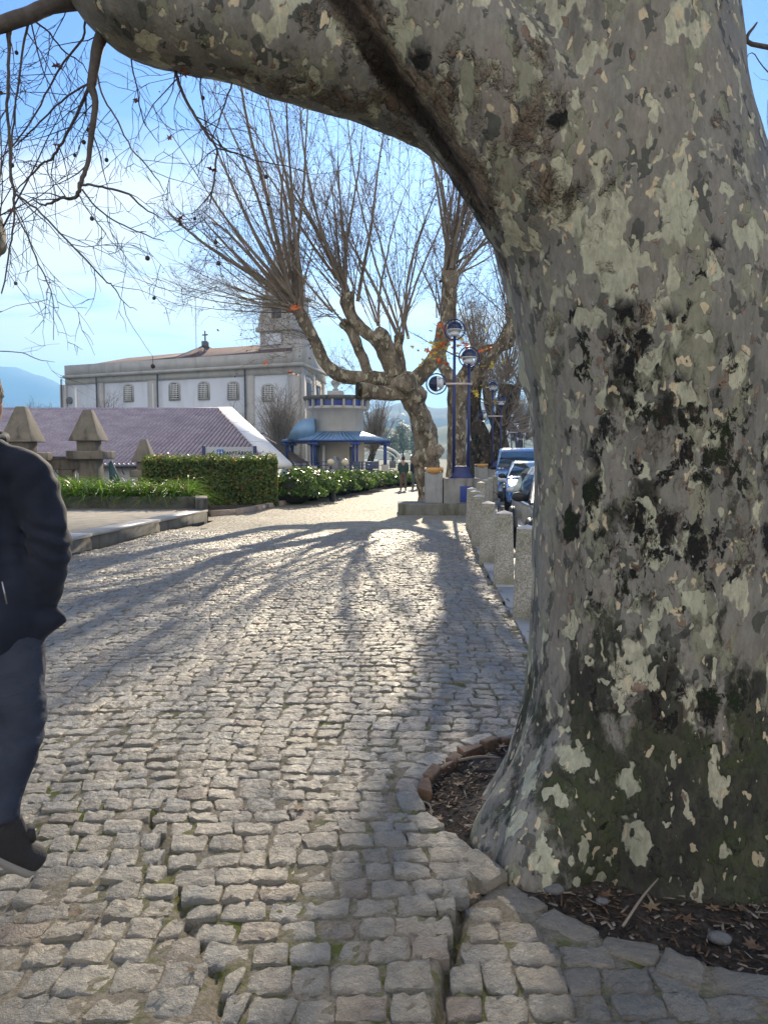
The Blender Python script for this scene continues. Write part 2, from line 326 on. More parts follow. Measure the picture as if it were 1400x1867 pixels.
    n1 = s.bump(h, 1.0, 0.008); n2 = s.bump(s.ma('ADD', fine, s.ma('MULTIPLY', mott, .8)), 0.55, 0.006, n1)
    hr = s.ma('MULTIPLY', rmask, s.ma('ADD', s.ma('MULTIPLY', fis, 1.3), s.ma('MULTIPLY', cells, 0.3))); n3 = s.bump(hr, 1.0, 0.035, n2); n4 = s.bump(s.ma('MULTIPLY', km, s.noise(90, 4, 0.7)), 0.9, 0.014, n3)
    n5 = s.bump(s.noise(7, 4, 0.55, s.map((1, 1, 0.5))), 0.45, 0.035, n4)
    return s.fin(col, s.mr(soft, 0.3, 0.7, 0.62, 0.85), n5, Specular_IOR_Level=0.35)
def m_bark_far(name, a=(0.27, 0.225, 0.165), b=(0.11, 0.09, 0.065), c=(0.45, 0.41, 0.30), sc=3.2):
    s = NT(name); v = s.map((1, 1, 0.5)); n1 = s.noise(sc, 4, 0.6, v); n2 = s.noise(sc*2.2, 3, 0.6, s.map((1, 1, 0.5), loc=(5, 3, 1)))
    col = s.mix(s.mr(n1, 0.42, 0.60), a, b); col = s.mix(s.mr(n2, 0.57, 0.60), col, c); col = s.mix(s.mr(s.noise(sc*5, 5, 0.7, v), 0.56, 0.66, 0, 0.8), col, tuple(x*0.35 for x in b))
    h = s.ma('ADD', s.noise(sc*3, 6, 0.65, v), s.ma('MULTIPLY', n1, 0.8)); return s.fin(col, 0.85, s.bump(h, 0.9, 0.08), Specular_IOR_Level=0.2)
M = {}
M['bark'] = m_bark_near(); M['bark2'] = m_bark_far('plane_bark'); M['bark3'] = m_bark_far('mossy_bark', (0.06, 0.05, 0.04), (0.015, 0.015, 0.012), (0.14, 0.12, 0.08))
M['twig'] = simple('twig', (0.235, 0.195, 0.155), 0.8, 0.3, 2.0, Specular_IOR_Level=0.25); M['twig_near'] = simple('near_twig_bark', (0.085, 0.07, 0.062), 0.8, 0.35, 30, 0.4, 80); M['twig_dark'] = simple('twig_dark', (0.05, 0.042, 0.045), 0.8, 0.3, 3.0)
M['twig_bg'] = simple('twig_pale', (0.15, 0.12, 0.10), 0.85, 0.3, 0.7)
def m_stone():
    s = NT('granite_sett'); t = s.attr('tone'); sp = s.noise(170, 3, 0.7); med = s.noise(28, 5, 0.65); big = s.noise(0.7, 4, 0.55)
    c = s.mix(t, (0.200, 0.184, 0.152), (0.355, 0.328, 0.272)); c = s.mix(s.mr(sp, 0.35, 0.65, 0, 0.55), c, (0.13, 0.12, 0.105)); c = s.mix(s.mr(sp, 0.60, 0.70, 0, 0.7), c, (0.62, 0.57, 0.48))
    c = s.mix(s.mr(med, 0.5, 0.75, 0, 0.6), c, (0.12, 0.115, 0.10)); c = s.mix(s.mr(big, 0.45, 0.7, 0, 0.45), c, (0.17, 0.155, 0.13))
    g = s.noise(5, 6, 0.65); c = s.mix(s.ma('MULTIPLY', s.mr(g, 0.6, 0.7, 0, 0.5), s.mr(s.noise(0.9, 2), 0.42, 0.6)), c, (0.12, 0.13, 0.045))
    c = s.mix(s.mr(t, 0.0, 0.15, 0.5, 0), c, (0.22, 0.155, 0.115)); hu = s.noise(5.5, 1, 0.5); c = s.mix(s.mr(hu, 0.55, 0.62, 0, 0.35), c, (0.17, 0.185, 0.20)); c = s.mix(s.mr(hu, 0.45, 0.38, 0, 0.35), c, (0.33, 0.27, 0.20))
    n1 = s.bump(s.noise(17, 8, 0.70), 1.0, 0.034); n2 = s.bump(sp, 0.6, 0.003, n1); return s.fin(c, s.mr(med, 0.3, 0.7, 0.42, 0.68), n2, Specular_IOR_Level=0.65)
M['sett'] = m_stone()
def m_joint():
    s = NT('joint_sand'); c = s.mix(s.mr(s.noise(60, 5, 0.7), 0.3, 0.7), (0.15, 0.13, 0.10), (0.30, 0.265, 0.21))
    g = s.ma('MULTIPLY', s.mr(s.noise(9, 6, 0.7), 0.47, 0.60), s.mr(s.noise(1.3, 3), 0.36, 0.56)); c = s.mix(s.ma('MULTIPLY', g, 0.85), c, (0.085, 0.105, 0.012)); c = s.mix(s.mr(s.noise(4, 5, 0.7), 0.6, 0.7), c, (0.03, 0.027, 0.02))
    return s.fin(c, 0.95, s.bump(s.noise(80, 6, 0.7), 0.9, 0.012), Specular_IOR_Level=0.1)
M['joint'] = m_joint()
def m_farcobble():
    s = NT('far_setts'); w = s.noise(0.9, 2, 0.5); v = s.map((6.2, 8.7, 1))
    ad = s.n('ShaderNodeVectorMath', operation='ADD'); s.L(v, ad.inputs[0]); nn = s.n('ShaderNodeTexNoise'); nn.inputs['Scale'].default_value = 0.5; s.L(s.tc.outputs['Object'], nn.inputs['Vector']); s.L(nn.outputs['Color'], ad.inputs[1])
    e = s.vor(1.0, ad.outputs[0], 'DISTANCE_TO_EDGE'); col = s.vor(1.0, ad.outputs[0], 'F1', 'Color'); sepn = s.n('ShaderNodeSeparateColor'); s.L(col, sepn.inputs[0])
    c = s.mix(sepn.outputs[0], (0.26, 0.232, 0.18), (0.39, 0.352, 0.272)); c = s.mix(s.mr(e, 0.0, 0.07, 0.8, 0), c, (0.12, 0.105, 0.08)); c = s.mix(s.mr(s.noise(0.5, 5, 0.6), 0.4, 0.7, 0, 0.5), c, (0.19, 0.17, 0.13))
    h = s.ma('ADD', s.mr(e, 0.0, 0.15), s.ma('MULTIPLY', s.noise(30, 4, 0.7), 0.7)); return s.fin(c, 0.7, s.bump(h, 0.9, 0.03), Specular_IOR_Level=0.4)
M['farsett'] = m_farcobble()
M['asphalt'] = simple('road_surface', (0.26, 0.25, 0.235), 0.8, 0.2, 2.0, 0.5, 120)
M['kerb'] = simple('smooth_granite_kerb', (0.34, 0.33, 0.32), 0.55, 0.15, 3, 0.2, 60)
M['gravel'] = simple('fine_gravel', (0.30, 0.275, 0.24), 0.9, 0.25, 3, 1.0, 70, dark=((0.15, 0.135, 0.11), 0.5))
M['concrete'] = simple('weathered_concrete', (0.25, 0.245, 0.23), 0.85, 0.2, 3, 0.5, 50, dark=((0.06, 0.055, 0.045), 0.8))
M['conc_dark'] = simple('stained_concrete', (0.12, 0.115, 0.10), 0.9, 0.3, 3, 0.6, 40, dark=((0.025, 0.025, 0.02), 0.85))
M['granite'] = simple('lichened_granite', (0.19, 0.165, 0.13), 0.9, 0.25, 2.5, 0.7, 35, dark=((0.05, 0.045, 0.035), 0.85))
def m_bollard():
    s = NT('speckled_granite'); sp = s.noise(75, 4, 0.7); c = s.mix(s.mr(sp, 0.38, 0.62), (0.18, 0.17, 0.145), (0.52, 0.49, 0.43)); big = s.noise(5, 5, 0.6)
    c = s.mix(s.mr(big, 0.45, 0.7, 0, 0.5), c, (0.15, 0.15, 0.10)); g = s.ma('MULTIPLY', s.mr(s.noise(3, 4, 0.6), 0.45, 0.65), 0.35); c = s.mix(g, c, (0.10, 0.12, 0.05))
    return s.fin(c, 0.8, s.bump(s.noise(60, 5, 0.7), 0.6, 0.006))
M['boll'] = m_bollard()
def m_mulch():
    s = NT('leaf_mould'); c = s.mix(s.mr(s.noise(38, 6, 0.7), 0.35, 0.65), (0.026, 0.022, 0.019), (0.115, 0.095, 0.08)); c = s.mix(s.mr(s.vor(60), 0.0, 0.22, 0.5, 0), c, (0.24, 0.19, 0.155)); c = s.mix(s.mr(s.noise(3, 4), 0.5, 0.65, 0, 0.6), c, (0.20, 0.175, 0.15))
    return s.fin(c, 0.95, s.bump(s.noise(45, 7, 0.75), 1.0, 0.03), Specular_IOR_Level=0.15)
M['mulch'] = m_mulch()
M['brownstone'] = simple('rusty_edge_stone', (0.16, 0.10, 0.065), 0.9, 0.4, 14, 0.9, 40)
M['mossstone'] = simple('mossy_edge_stone', (0.19, 0.195, 0.17), 0.8, 0.25, 9, 1.0, 30)
M['navy'] = simple('navy_paint', (0.020, 0.030, 0.125), 0.4, 0.1, 4); M['blue'] = simple('blue_paint', (0.02, 0.05, 0.24), 0.45, 0.12, 3)
M['orange'] = simple('orange_lid', (0.62, 0.33, 0.10), 0.5, 0.12, 8); M['lidtop'] = simple('pale_lid_top', (0.6, 0.5, 0.45), 0.5)
M['white'] = simple('white_render', (0.66, 0.65, 0.64), 0.85, 0.06, 0.8, dark=((0.40, 0.39, 0.38), 0.35)); M['whitepaint'] = simple('white_paint', (0.78, 0.77, 0.75), 0.6, 0.05)
M['church'] = simple('church_render', (0.60, 0.63, 0.70), 0.9, 0.05, 0.3, dark=((0.33, 0.32, 0.33), 0.35)); M['chstone'] = simple('church_granite', (0.42, 0.405, 0.39), 0.9, 0.12, 0.8, dark=((0.25, 0.24, 0.23), 0.5))
M['chroof'] = simple('church_tiles', (0.115, 0.066, 0.056), 0.85, 0.25, 0.8); M['glass_dk'] = simple('dark_glass', (0.03, 0.035, 0.045), 0.15, 0.1)
M['lead'] = simple('lead_grey', (0.10, 0.105, 0.12), 0.6); M['cream'] = simple('cream_render', (0.62, 0.54, 0.42), 0.85, 0.06, 1.0); M['drum'] = simple('grey_render', (0.48, 0.455, 0.41), 0.85, 0.08, 1.0, dark=((0.28, 0.27, 0.25), 0.4))
def m_tile():
    s = NT('roof_tiles'); wv = s.n('ShaderNodeTexWave', wave_type='BANDS', bands_direction='Y'); wv.inputs['Scale'].default_value = 0.8; n = s.noise(1.2, 4, 0.6)
    c = s.mix(s.mr(n, 0.3, 0.7), (0.29, 0.225, 0.30), (0.48, 0.41, 0.48)); c = s.mix(s.mr(s.noise(9, 3), 0.5, 0.7, 0, 0.5), c, (0.11, 0.075, 0.085)); return s.fin(c, 0.30, None, Specular_IOR_Level=0.9)
M['tile'] = m_tile(); M['tile_shade'] = simple('tile_channel_shade', (0.075, 0.045, 0.065), 0.6, 0.3, 2)  # darker channel colour paints in the shade between the tile ribs
M['zinc'] = simple('blue_metal_roof', (0.20, 0.34, 0.52), 0.4, 0.12, 1, Metallic=0.2)
M['soil'] = simple('bed_soil', (0.06, 0.045, 0.03), 0.95, 0.3, 5, 0.8, 30)
M['far_ground'] = simple('far_ground', (0.16, 0.16, 0.10), 0.95, 0.4, 0.02); M['hill'] = simple('hill_woods', (0.014, 0.022, 0.014), 0.95, 0.5, 0.006)
M['jacket'] = NT('softshell'); _s = M['jacket']; M['jacket'] = _s.fin(_s.mix(_s.mr(_s.noise(5, 3), 0.35, 0.65), (0.008, 0.011, 0.022), (0.016, 0.021, 0.038)), 0.8, _s.bump(_s.noise(6, 3, 0.5, _s.map((1, 1, .9)), 1.2), 0.25, 0.03), Sheen_Weight=0.1, Specular_IOR_Level=0.25)
M['patch'] = simple('blue_patch', (0.02, 0.06, 0.13), 0.8, 0.3, 60, 0.6, 200)
M['jeans'] = NT('jeans'); _s = M['jeans']; M['jeans'] = _s.fin(_s.mix(_s.mr(_s.noise(7, 4), 0.35, 0.7), (0.014, 0.019, 0.036), (0.036, 0.044, 0.072)), 0.85, _s.bump(_s.noise(8, 3, 0.5, _s.map((1, 1, 1.2)), 1.5), 0.4, 0.03))
M['skin'] = simple('skin', (0.45, 0.26, 0.19), 0.55, 0.08, 12); M['hair'] = simple('brown_hair', (0.05, 0.03, 0.02), 0.7, 0.3, 60, 0.8, 120)
M['shoe'] = simple('shoe_suede', (0.028, 0.028, 0.033), 0.8, 0.2, 20, 0.4, 150); M['sole'] = simple('shoe_sole', (0.32, 0.31, 0.30), 0.7, 0.1)
# ------------------------------------------------------------------ ground
def struct(VF, name, mats, smooth=False): return tag(mk(VF, name, mats, None, smooth), kind='structure')
def gridmesh(x0, x1, y0, y1, nx, ny, fz):
    X, Y = np.meshgrid(np.linspace(x0, x1, nx), np.linspace(y0, y1, ny)); Z = fz(X, Y); V = np.stack([X, Y, Z], -1).reshape(-1, 3)
    i = np.arange(nx*ny).reshape(ny, nx); F = np.stack([i[:-1, :-1], i[:-1, 1:], i[1:, 1:], i[1:, :-1]], -1).reshape(-1, 4); return V, F
struct((np.array([(-6000, -3000, -0.45), (6000, -3000, -0.45), (6000, 9000, -0.45), (-6000, 9000, -0.45)], float), [(0, 1, 2, 3)]), 'ground', M['far_ground'])

PIT_PX = [(760, 1447), (766, 1420), (790, 1394), (830, 1368), (870, 1352), (905, 1343), (945, 1340), (1040, 1318), (1250, 1300), (1450, 1330), (1640, 1430), (1700, 1600), (1640, 1790), (1500, 1800),
          (1400, 1778), (1290, 1748), (1200, 1718), (1100, 1692), (1010, 1648), (950, 1612), (905, 1580), (870, 1556), (820, 1520), (785, 1490)]
PIT = np.array([G(*p)[:2] for p in PIT_PX])
def inpoly(x, y, poly):
    x = np.asarray(x); y = np.asarray(y); ins = np.zeros(x.shape, bool); n = len(poly)
    for i in range(n):
        x0, y0 = poly[i]; x1, y1 = poly[(i+1) % n]; c = ((y0 > y) != (y1 > y)); xi = (x1-x0)*(y-y0)/((y1-y0) or 1e-9)+x0; ins ^= c & (x < xi)
    return ins
def polydist(x, y, poly, closed=True):
    x = np.asarray(x, float); y = np.asarray(y, float); best = np.full(x.shape, 1e9); n = len(poly)
    for i in range(n if closed else n-1):
        a = np.array(poly[i]); b = np.array(poly[(i+1) % n]); d = b-a; L = (d**2).sum(); t = np.clip(((x-a[0])*d[0]+(y-a[1])*d[1])/L, 0, 1)
        best = np.minimum(best, np.hypot(x-a[0]-t*d[0], y-a[1]-t*d[1]))
    return best
CRA = np.array([G(*p)[:2] for p in [(908, 1588), (838, 1640), (828, 1700), (814, 1790), (805, 1867), (800, 2100)]])
CRB = np.array([G(*p)[:2] for p in [(275, 1500), (290, 1560), (325, 1640), (345, 1710), (395, 1790), (405, 1867), (430, 2100)]])
KER = [G(972, 1190)[:2], G(905, 1072)[:2], G(868, 1000)[:2], G(852, 950)[:2], G(862, 915)[:2]]
def kerbx(y):
    ys = [k[1] for k in KER]; xs = [k[0] for k in KER]; return np.interp(y, ys, xs)
WL0, WL1 = G(378, 950)[:2], G(135, 1010)[:2]; WLd = (WL1-WL0)/np.linalg.norm(WL1-WL0)   # low wall line
def leftofwall(x, y): return (WLd[0]*(y-WL0[1]) - WLd[1]*(x-WL0[0])) < 0
def heave(x, y):
    x = np.asarray(x, float); y = np.asarray(y, float)
    xa = np.interp(y, CRA[::-1, 1], CRA[::-1, 0]); left = x < xa
    near = np.exp(-((x-CRA[0, 0]+0.12)**2/0.5 + (y-CRA[0, 1]-0.15)**2/0.9))
    h = 0.032*near*left*np.clip((CRA[0, 1]+0.5-y+0.9)/0.9, 0, 1)
    h = h + 0.016*np.sin(x*1.1+0.6)*np.sin(y*0.9+1.2) + 0.010*np.sin(x*2.7+y*1.3)
    xb = np.interp(y, CRB[::-1, 1], CRB[::-1, 0]); h = h + np.where((x < xb) & (y < 3.2), 0.016*np.exp(-(x-xb)**2/0.3), 0)
    return h
# joints / bed
def bedz(X, Y):
    z = heave(X, Y) - 0.009+0.004*np.sin(X*37+Y*23)*np.sin(Y*41-X*17); da = polydist(X, Y, CRA, False); db = polydist(X, Y, CRB, False)
    z = z - 0.07*np.exp(-(da/0.017)**2)*(Y < CRA[0, 1]+0.02) - 0.03*np.exp(-(db/0.02)**2)
    ins = inpoly(X, Y, PIT); return np.where(ins, -0.14, z)
def clipgrid(V, F, bad):
    b = bad[F].any(1); return V, F[~b]
V, F = gridmesh(-2.6, 2.6, 1.2, 5.2, 261, 201, bedz); bedA = (V, F)
def bedfar(X, Y): return heave(X, Y)-0.010
V2, F2 = gridmesh(-11, 4, 5.2, 15.4, 151, 103, bedfar); bad = (V2[:, 0] > kerbx(V2[:, 1])+0.06) | leftofwall(V2[:, 0], V2[:, 1]-0.15); V2, F2 = clipgrid(V2, F2, bad)
mb = MB(); mb.add((V, F)); mb.add((V2, F2)); V3, F3 = gridmesh(-8, -2.6, 1.2, 5.2, 28, 21, bedfar); mb.add((V3, F3)); V3, F3 = gridmesh(2.6, 8, 1.2, 5.2, 28, 21, bedfar); mb.add((V3, F3)); V3, F3 = gridmesh(-8, 8, -3, 1.2, 30, 12, bedfar); mb.add((V3, F3))
tag(mb.build('paving_joints', M['joint'], None, True), kind='structure')
# far paving sheet
def farz(X, Y): return heave(X, Y)*np.clip((24-Y)/9, 0, 1) - 0.004
V, F = gridmesh(-16, 7, 15.3, 48, 93, 110, farz)
KF = [G(853, 955)[:2], G(850, 930)[:2]+np.array([0.3, 0]), np.array([3.3, 25.0]), np.array([5.1, 34.0]), np.array([8.2, 50.0])]
def kerbx2(y): return np.interp(y, [13.0]+[k[1] for k in KF], [kerbx(13.0)]+[k[0] for k in KF])
bad = (V[:, 0] > kerbx2(V[:, 1])+0.15) | (leftofwall(V[:, 0], V[:, 1]-0.2) & (V[:, 1] < WL0[1]))
V, F = clipgrid(V, F, bad); struct((V, F), 'far_paving', M['farsett'], True)

def setts():
    us = np.array([-1, -1, -.965, -.76, -.38, 0, .38, .76, .965, 1, 1]); vs2 = us
    K = len(us); U, W = np.meshgrid(us, vs2); outer = (np.arange(K) == 0) | (np.arange(K) == K-1); OUT = outer[None, :] | outer[:, None]
    quads = []
    y = 1.25; row = 0
    while y < 15.35:
        h = R.uniform(0.092, 0.122)
        xr = 0.53*y+1.1; x = -xr-R.random()*0.2
        while x < min(xr, 3.2 if y > 5 else 9):
            w = R.choice([R.uniform(0.095, 0.125), R.uniform(0.125, 0.165), R.uniform(0.13, 0.16)]); quads.append((x+w/2, y+h/2, w, h, row)); x += w
        y += h; row += 1
    Q = np.array(quads); cx, cy, w, h = Q[:, 0], Q[:, 1], Q[:, 2], Q[:, 3]
    def warp(x, y):
        wy = 0.06*np.sin(x*0.9+0.35*y+0.4)+0.025*np.sin(x*2.3-y*0.8)+0.008*np.sin(x*5+y*3.1); wx = 0.07*np.sin(y*1.25+x*0.5)+0.03*np.sin(y*3.1)
        d = np.hypot(x-0.3, y-2.75); return x+wx, y+wy+0.05*np.exp(-d*d/0.4)
    gap = NR.uniform(0.0022, 0.0068, (len(Q), 2)); cs = []
    for sx, sy in ((-1, -1), (1, -1), (1, 1), (-1, 1)):
        X = cx+sx*(w/2-gap[:, 0]); Y = cy+sy*(h/2-gap[:, 1]); X, Y = warp(X, Y); X = X+NR.normal(0, .0052, len(Q)); Y = Y+NR.normal(0, .0052, len(Q)); cs.append(np.stack([X, Y], -1))
    C = np.stack(cs, 1); ctr = C.mean(1)
    ins = inpoly(ctr[:, 0], ctr[:, 1], PIT); dp = polydist(ctr[:, 0], ctr[:, 1], PIT); da = polydist(ctr[:, 0], ctr[:, 1], CRA, False)
    keep = ~ins & (dp > 0.115) & ~((ctr[:, 1] > 5.0) & (ctr[:, 0] > kerbx(ctr[:, 1])-0.03)) & ~leftofwall(ctr[:, 0], ctr[:, 1]-0.12)
    C = C[keep]; ctr = ctr[keep]; lift = np.zeros(len(C))
    # border setts round the pit
    bq = []; n = len(PIT)
    per = [PIT]; seg = []
    for i in range(n):
        a, b = PIT[i], PIT[(i+1) % n]; L = np.linalg.norm(b-a); seg.append((a, b, L))
    s_ = 0; i = 0; pos = 0.0; total = sum(x[2] for x in seg)
    def at(t):
        t = t % total
        for a, b, L in seg:
            if t <= L: return a+(b-a)*t/L
            t -= L
        return seg[-1][1]
    cen = PIT.mean(0); t = 0.0
    while t < total-0.05:
        L = R.uniform(0.13, 0.21); a = at(t+0.008); b = at(t+L-0.008); d = b-a; nn_ = np.array([-d[1], d[0]]); nn_ /= np.linalg.norm(nn_)+1e-9
        mid = (a+b)/2
        if inpoly(np.array([mid[0]+nn_[0]*0.03]), np.array([mid[1]+nn_[1]*0.03]), PIT)[0]: nn_ = -nn_
        wd = R.uniform(0.095, 0.125); q = [a, b, b+nn_*wd+d*R.uniform(-.03, .06), a+nn_*wd+d*R.uniform(-.06, .03)]
        if np.linalg.norm(d) > 0.05: bq.append(q if np.cross(q[1]-q[0], q[2]-q[0]) > 0 else [q[1], q[0], q[3], q[2]])
        t += L
    C = np.concatenate([C, np.array(bq)]); ctr = C.mean(1); N = len(C)
    # split setts that straddle the crack: push them away from it
    da = polydist(ctr[:, 0], ctr[:, 1], CRA, False)
    xa = np.interp(ctr[:, 1], CRA[::-1, 1], CRA[::-1, 0]); sgn = np.sign(ctr[:, 0]-xa); mv = (0.03-da).clip(0)*(ctr[:, 1] < CRA[0, 1]); C[:, :, 0] += (sgn*mv*1.1)[:, None]
    xc = xa[:, None]; over = (sgn[:, None] > 0) & (C[:, :, 0] < xc+0.009) & (ctr[:, 1] < CRA[0, 1])[:, None]; C[:, :, 0] = np.where(over, xc+0.009, C[:, :, 0])
    over = (sgn[:, None] < 0) & (C[:, :, 0] > xc-0.009) & (ctr[:, 1] < CRA[0, 1])[:, None]; C[:, :, 0] = np.where(over, xc-0.009, C[:, :, 0])
    cb = polydist(ctr[:, 0], ctr[:, 1], CRB, False); xb = np.interp(ctr[:, 1], CRB[::-1, 1], CRB[::-1, 0]); sg = np.sign(ctr[:, 0]-xb)[:, None]; inb = (ctr[:, 1] < CRB[0, 1])[:, None]; wv = xb[:, None]+0.012*np.sin(ctr[:, 1:2]*40)
    C[:, :, 0] = np.where(inb & (sg > 0) & (C[:, :, 0] < wv+.008), wv+.008, C[:, :, 0]); C[:, :, 0] = np.where(inb & (sg < 0) & (C[:, :, 0] > wv-.008), wv-.008, C[:, :, 0])
    u = U[None]; v = W[None]
    # rounded corners
    k = 1-0.055*(np.abs(u)**4)*(np.abs(v)**4)
    # wobble of outline
    ph = NR.uniform(0, 6.28, (N, 4)); a1 = NR.uniform(0.0, 0.07, (N, 4))
    uu = u*k*(1+a1[:, 0, None, None]*np.sin(3*v+ph[:, 0, None, None])*np.abs(u)); vv = v*k*(1+a1[:, 1, None, None]*np.sin(3*u+ph[:, 1, None, None])*np.abs(v))
    s0 = (1-uu)/2; s1 = (1+uu)/2; t0 = (1-vv)/2; t1 = (1+vv)/2
    XY = (C[:, 0, None, None]*(s0*t0)[..., None]+C[:, 1, None, None]*(s1*t0)[..., None]+C[:, 2, None, None]*(s1*t1)[..., None]+C[:, 3, None, None]*(s0*t1)[..., None])
    rr = np.maximum(np.abs(u), np.abs(v)); dome = -0.0012*rr**3-0.0040*(rr > 0.9)*(~OUT)
    z = np.repeat(heave(ctr[:, 0], ctr[:, 1])[:, None, None], K, 1); z = np.repeat(z, K, 2) + dome
    tx = NR.normal(0, .0034, (N, 1, 1)); ty = NR.normal(0, .0034, (N, 1, 1)); z = z + tx*u + ty*v + NR.normal(0, .0034, (N, 1, 1))
    xs, ys = XY[..., 0], XY[..., 1]
    rough = 0.0042*np.sin(xs*71+ys*43+ph[:, 2, None, None])*np.sin(ys*83-xs*29+ph[:, 3, None, None]) + 0.0034*np.sin(xs*163+ph[:, 0, None, None])*np.sin(ys*149+ph[:, 1, None, None]) + NR.normal(0, .0016, z.shape)
    z = z + rough; z = np.where(OUT[None], z-0.05, z)
    V = np.stack([xs, ys, z], -1).reshape(-1, 3); idx = np.arange(K*K).reshape(K, K)
    f = np.stack([idx[:-1, :-1], idx[:-1, 1:], idx[1:, 1:], idx[1:, :-1]], -1).reshape(-1, 4)
    corner = OUT.ravel()[f].all(1) & ~((OUT.ravel()[f].sum(1)) < 4); f = f
    Fa = (np.arange(N)*K*K)[:, None, None]+f[None]; Fa = Fa.reshape(-1, 4)
    tone = np.repeat(np.clip(NR.normal(0.5, 0.27, N), 0, 1), K*K)
    m_ = MB(); m_.add((V, Fa)); o = m_.build('cobblestone_paving', M['sett'], None, True, True, {'tone': tone}); tag(o, kind='structure')
setts()
# pit soil with litter
def soilz(X, Y):
    sh = X.shape; n1 = np.array([mnoise.fractal((x*3, y*3, 0.3), 1.0, 2.0, 4) for x, y in zip(X.ravel(), Y.ravel())]).reshape(sh)
    return -0.045+0.02*n1 + 0.015*np.exp(-((np.hypot(X-1.14, Y-3.15)-0.68)/0.12)**2)
V, F = gridmesh(PIT[:, 0].min(), PIT[:, 0].max(), PIT[:, 1].min(), PIT[:, 1].max(), 130, 130, soilz); bad = ~inpoly(V[:, 0], V[:, 1], PIT) & (polydist(V[:, 0], V[:, 1], PIT) > 0.03); V, F = clipgrid(V, F, bad)
tag(mk((V, F), 'soil_pit', M['mulch'], None, True), kind='structure')
def litter():
    ch = MB(); n = 0
    cols = [simple('litter_brown', (0.10, 0.06, 0.035), 0.9, 0.4, 20), simple('litter_pale', (0.21, 0.175, 0.14), 0.9, 0.3, 20), simple('litter_dark', (0.035, 0.025, 0.02), 0.9, 0.3, 20)]
    while n < 4200:
        x = R.uniform(PIT[:, 0].min(), min(PIT[:, 0].max(), 2.4)); y = R.uniform(PIT[:, 1].min(), PIT[:, 1].max())
        if not inpoly(np.array([x]), np.array([y]), PIT)[0] or math.hypot(x-1.14, y-3.15) < 0.6: continue
        n += 1; s_ = R.uniform(0.004, 0.013); a = R.uniform(0, 6.28); L = s_*R.uniform(0.7, 3.2) if R.random() < 0.6 else s_
        z = -0.03+R.uniform(-.008, .012); c, s2 = math.cos(a), math.sin(a); w = s_*R.uniform(.2, .6); t = R.uniform(-.4, .4)*L
        p = [(-L, -w, 0), (L, -w*.6, t), (L*.9, w, t+.002), (-L*.8, w*.8, .003)]; th = 0.0015
        V = np.array([(x+px*c-py*s2, y+px*s2+py*c, z+pz) for px, py, pz in p]+[(x+px*c-py*s2, y+px*s2+py*c, z+pz+th) for px, py, pz in p])
        ch.add((V, [(3, 2, 1, 0), (4, 5, 6, 7), (0, 1, 5, 4), (1, 2, 6, 5), (2, 3, 7, 6), (3, 0, 4, 7)]), R.choices([0, 1, 2], [5, 3, 3])[0])
    tag(ch.build('leaf_litter', cols), 'brown bark crumbs and leaf bits scattered in the tree pit', 'litter', kind='stuff')
litter()
def ground_leaves():
    m = MB(); cs = [simple('fallen_leaf_brown', (0.11, 0.065, 0.035), .8, .35, 30), simple('fallen_leaf_tan', (0.22, 0.15, 0.085), .8, .3, 30)]; lob = [.2, .95, .45, 1.0, .4, .8, .35, .8, .4, 1.0, .45, .95]; n = 0
    while n < 120:
        if n < 80:
            x = R.uniform(PIT[:, 0].min(), 2.4); y = R.uniform(PIT[:, 1].min(), PIT[:, 1].max())
            if not inpoly(np.array([x]), np.array([y]), PIT)[0] or math.hypot(x-1.17, y-3.2) < .68: continue
            z = -.02
        else:
            y = R.uniform(2, 16); x = R.uniform(-.45*y, min(.4*y, 1.3)); z = heave(x, y)+.006
            if y < 5 and inpoly(np.array([x]), np.array([y]), PIT)[0]: continue
        n += 1; s_ = R.uniform(.018, .04); a0 = R.uniform(0, 6.28); cu_ = R.uniform(.1, .45); V = [(x+s_*r*math.cos(2*math.pi*i/12+a0), y+s_*r*math.sin(2*math.pi*i/12+a0), z+.004+s_*cu_*r*abs(math.sin(2*math.pi*i/12))) for i, r in enumerate(lob)]+[(x, y, z+.004)]
        m.add((np.array(V), [(i, (i+1) % 12, 12) for i in range(12)]), R.randint(0, 1))
    tag(m.build('fallen_leaves', cs), 'dry brown plane leaves scattered in the tree pit and over the setts', 'leaves', kind='stuff')
ground_leaves()
def fallen_twig(a, b, r, lab):
    a = np.array(a); b = np.array(b); m = (a+b)/2+np.array([0.01, 0.015, 0.008]); p, q = smoothpath([a, m, b], [r, r*.9, r*.5], 5); mb = MB(); mb.add(tube(p, q, 6)); side = p[6]; mb.add(tube([side, side+np.array([.03, .03, .01])], [r*.6, r*.3], 5))
    tag(mb.build('fallen_twig', M['twig'], None, True), lab, 'twig', 'twigs lying in the tree pit')
a = G(1135, 1690, -0.02); fallen_twig(a, a+np.array([.17, .16, .07]), .005, 'thin straight grey twig sticking up from the soil at the trunk foot')
a = G(832, 1388, -0.02); fallen_twig(a, a+np.array([.22, -.01, .02]), .008, 'pale stick lying by the brown edge stones of the tree pit')
a = G(772, 1462, 0.0); fallen_twig(a, a+np.array([.03, -.12, -.01]), .004, 'short brown twig at the left tip of the tree pit')
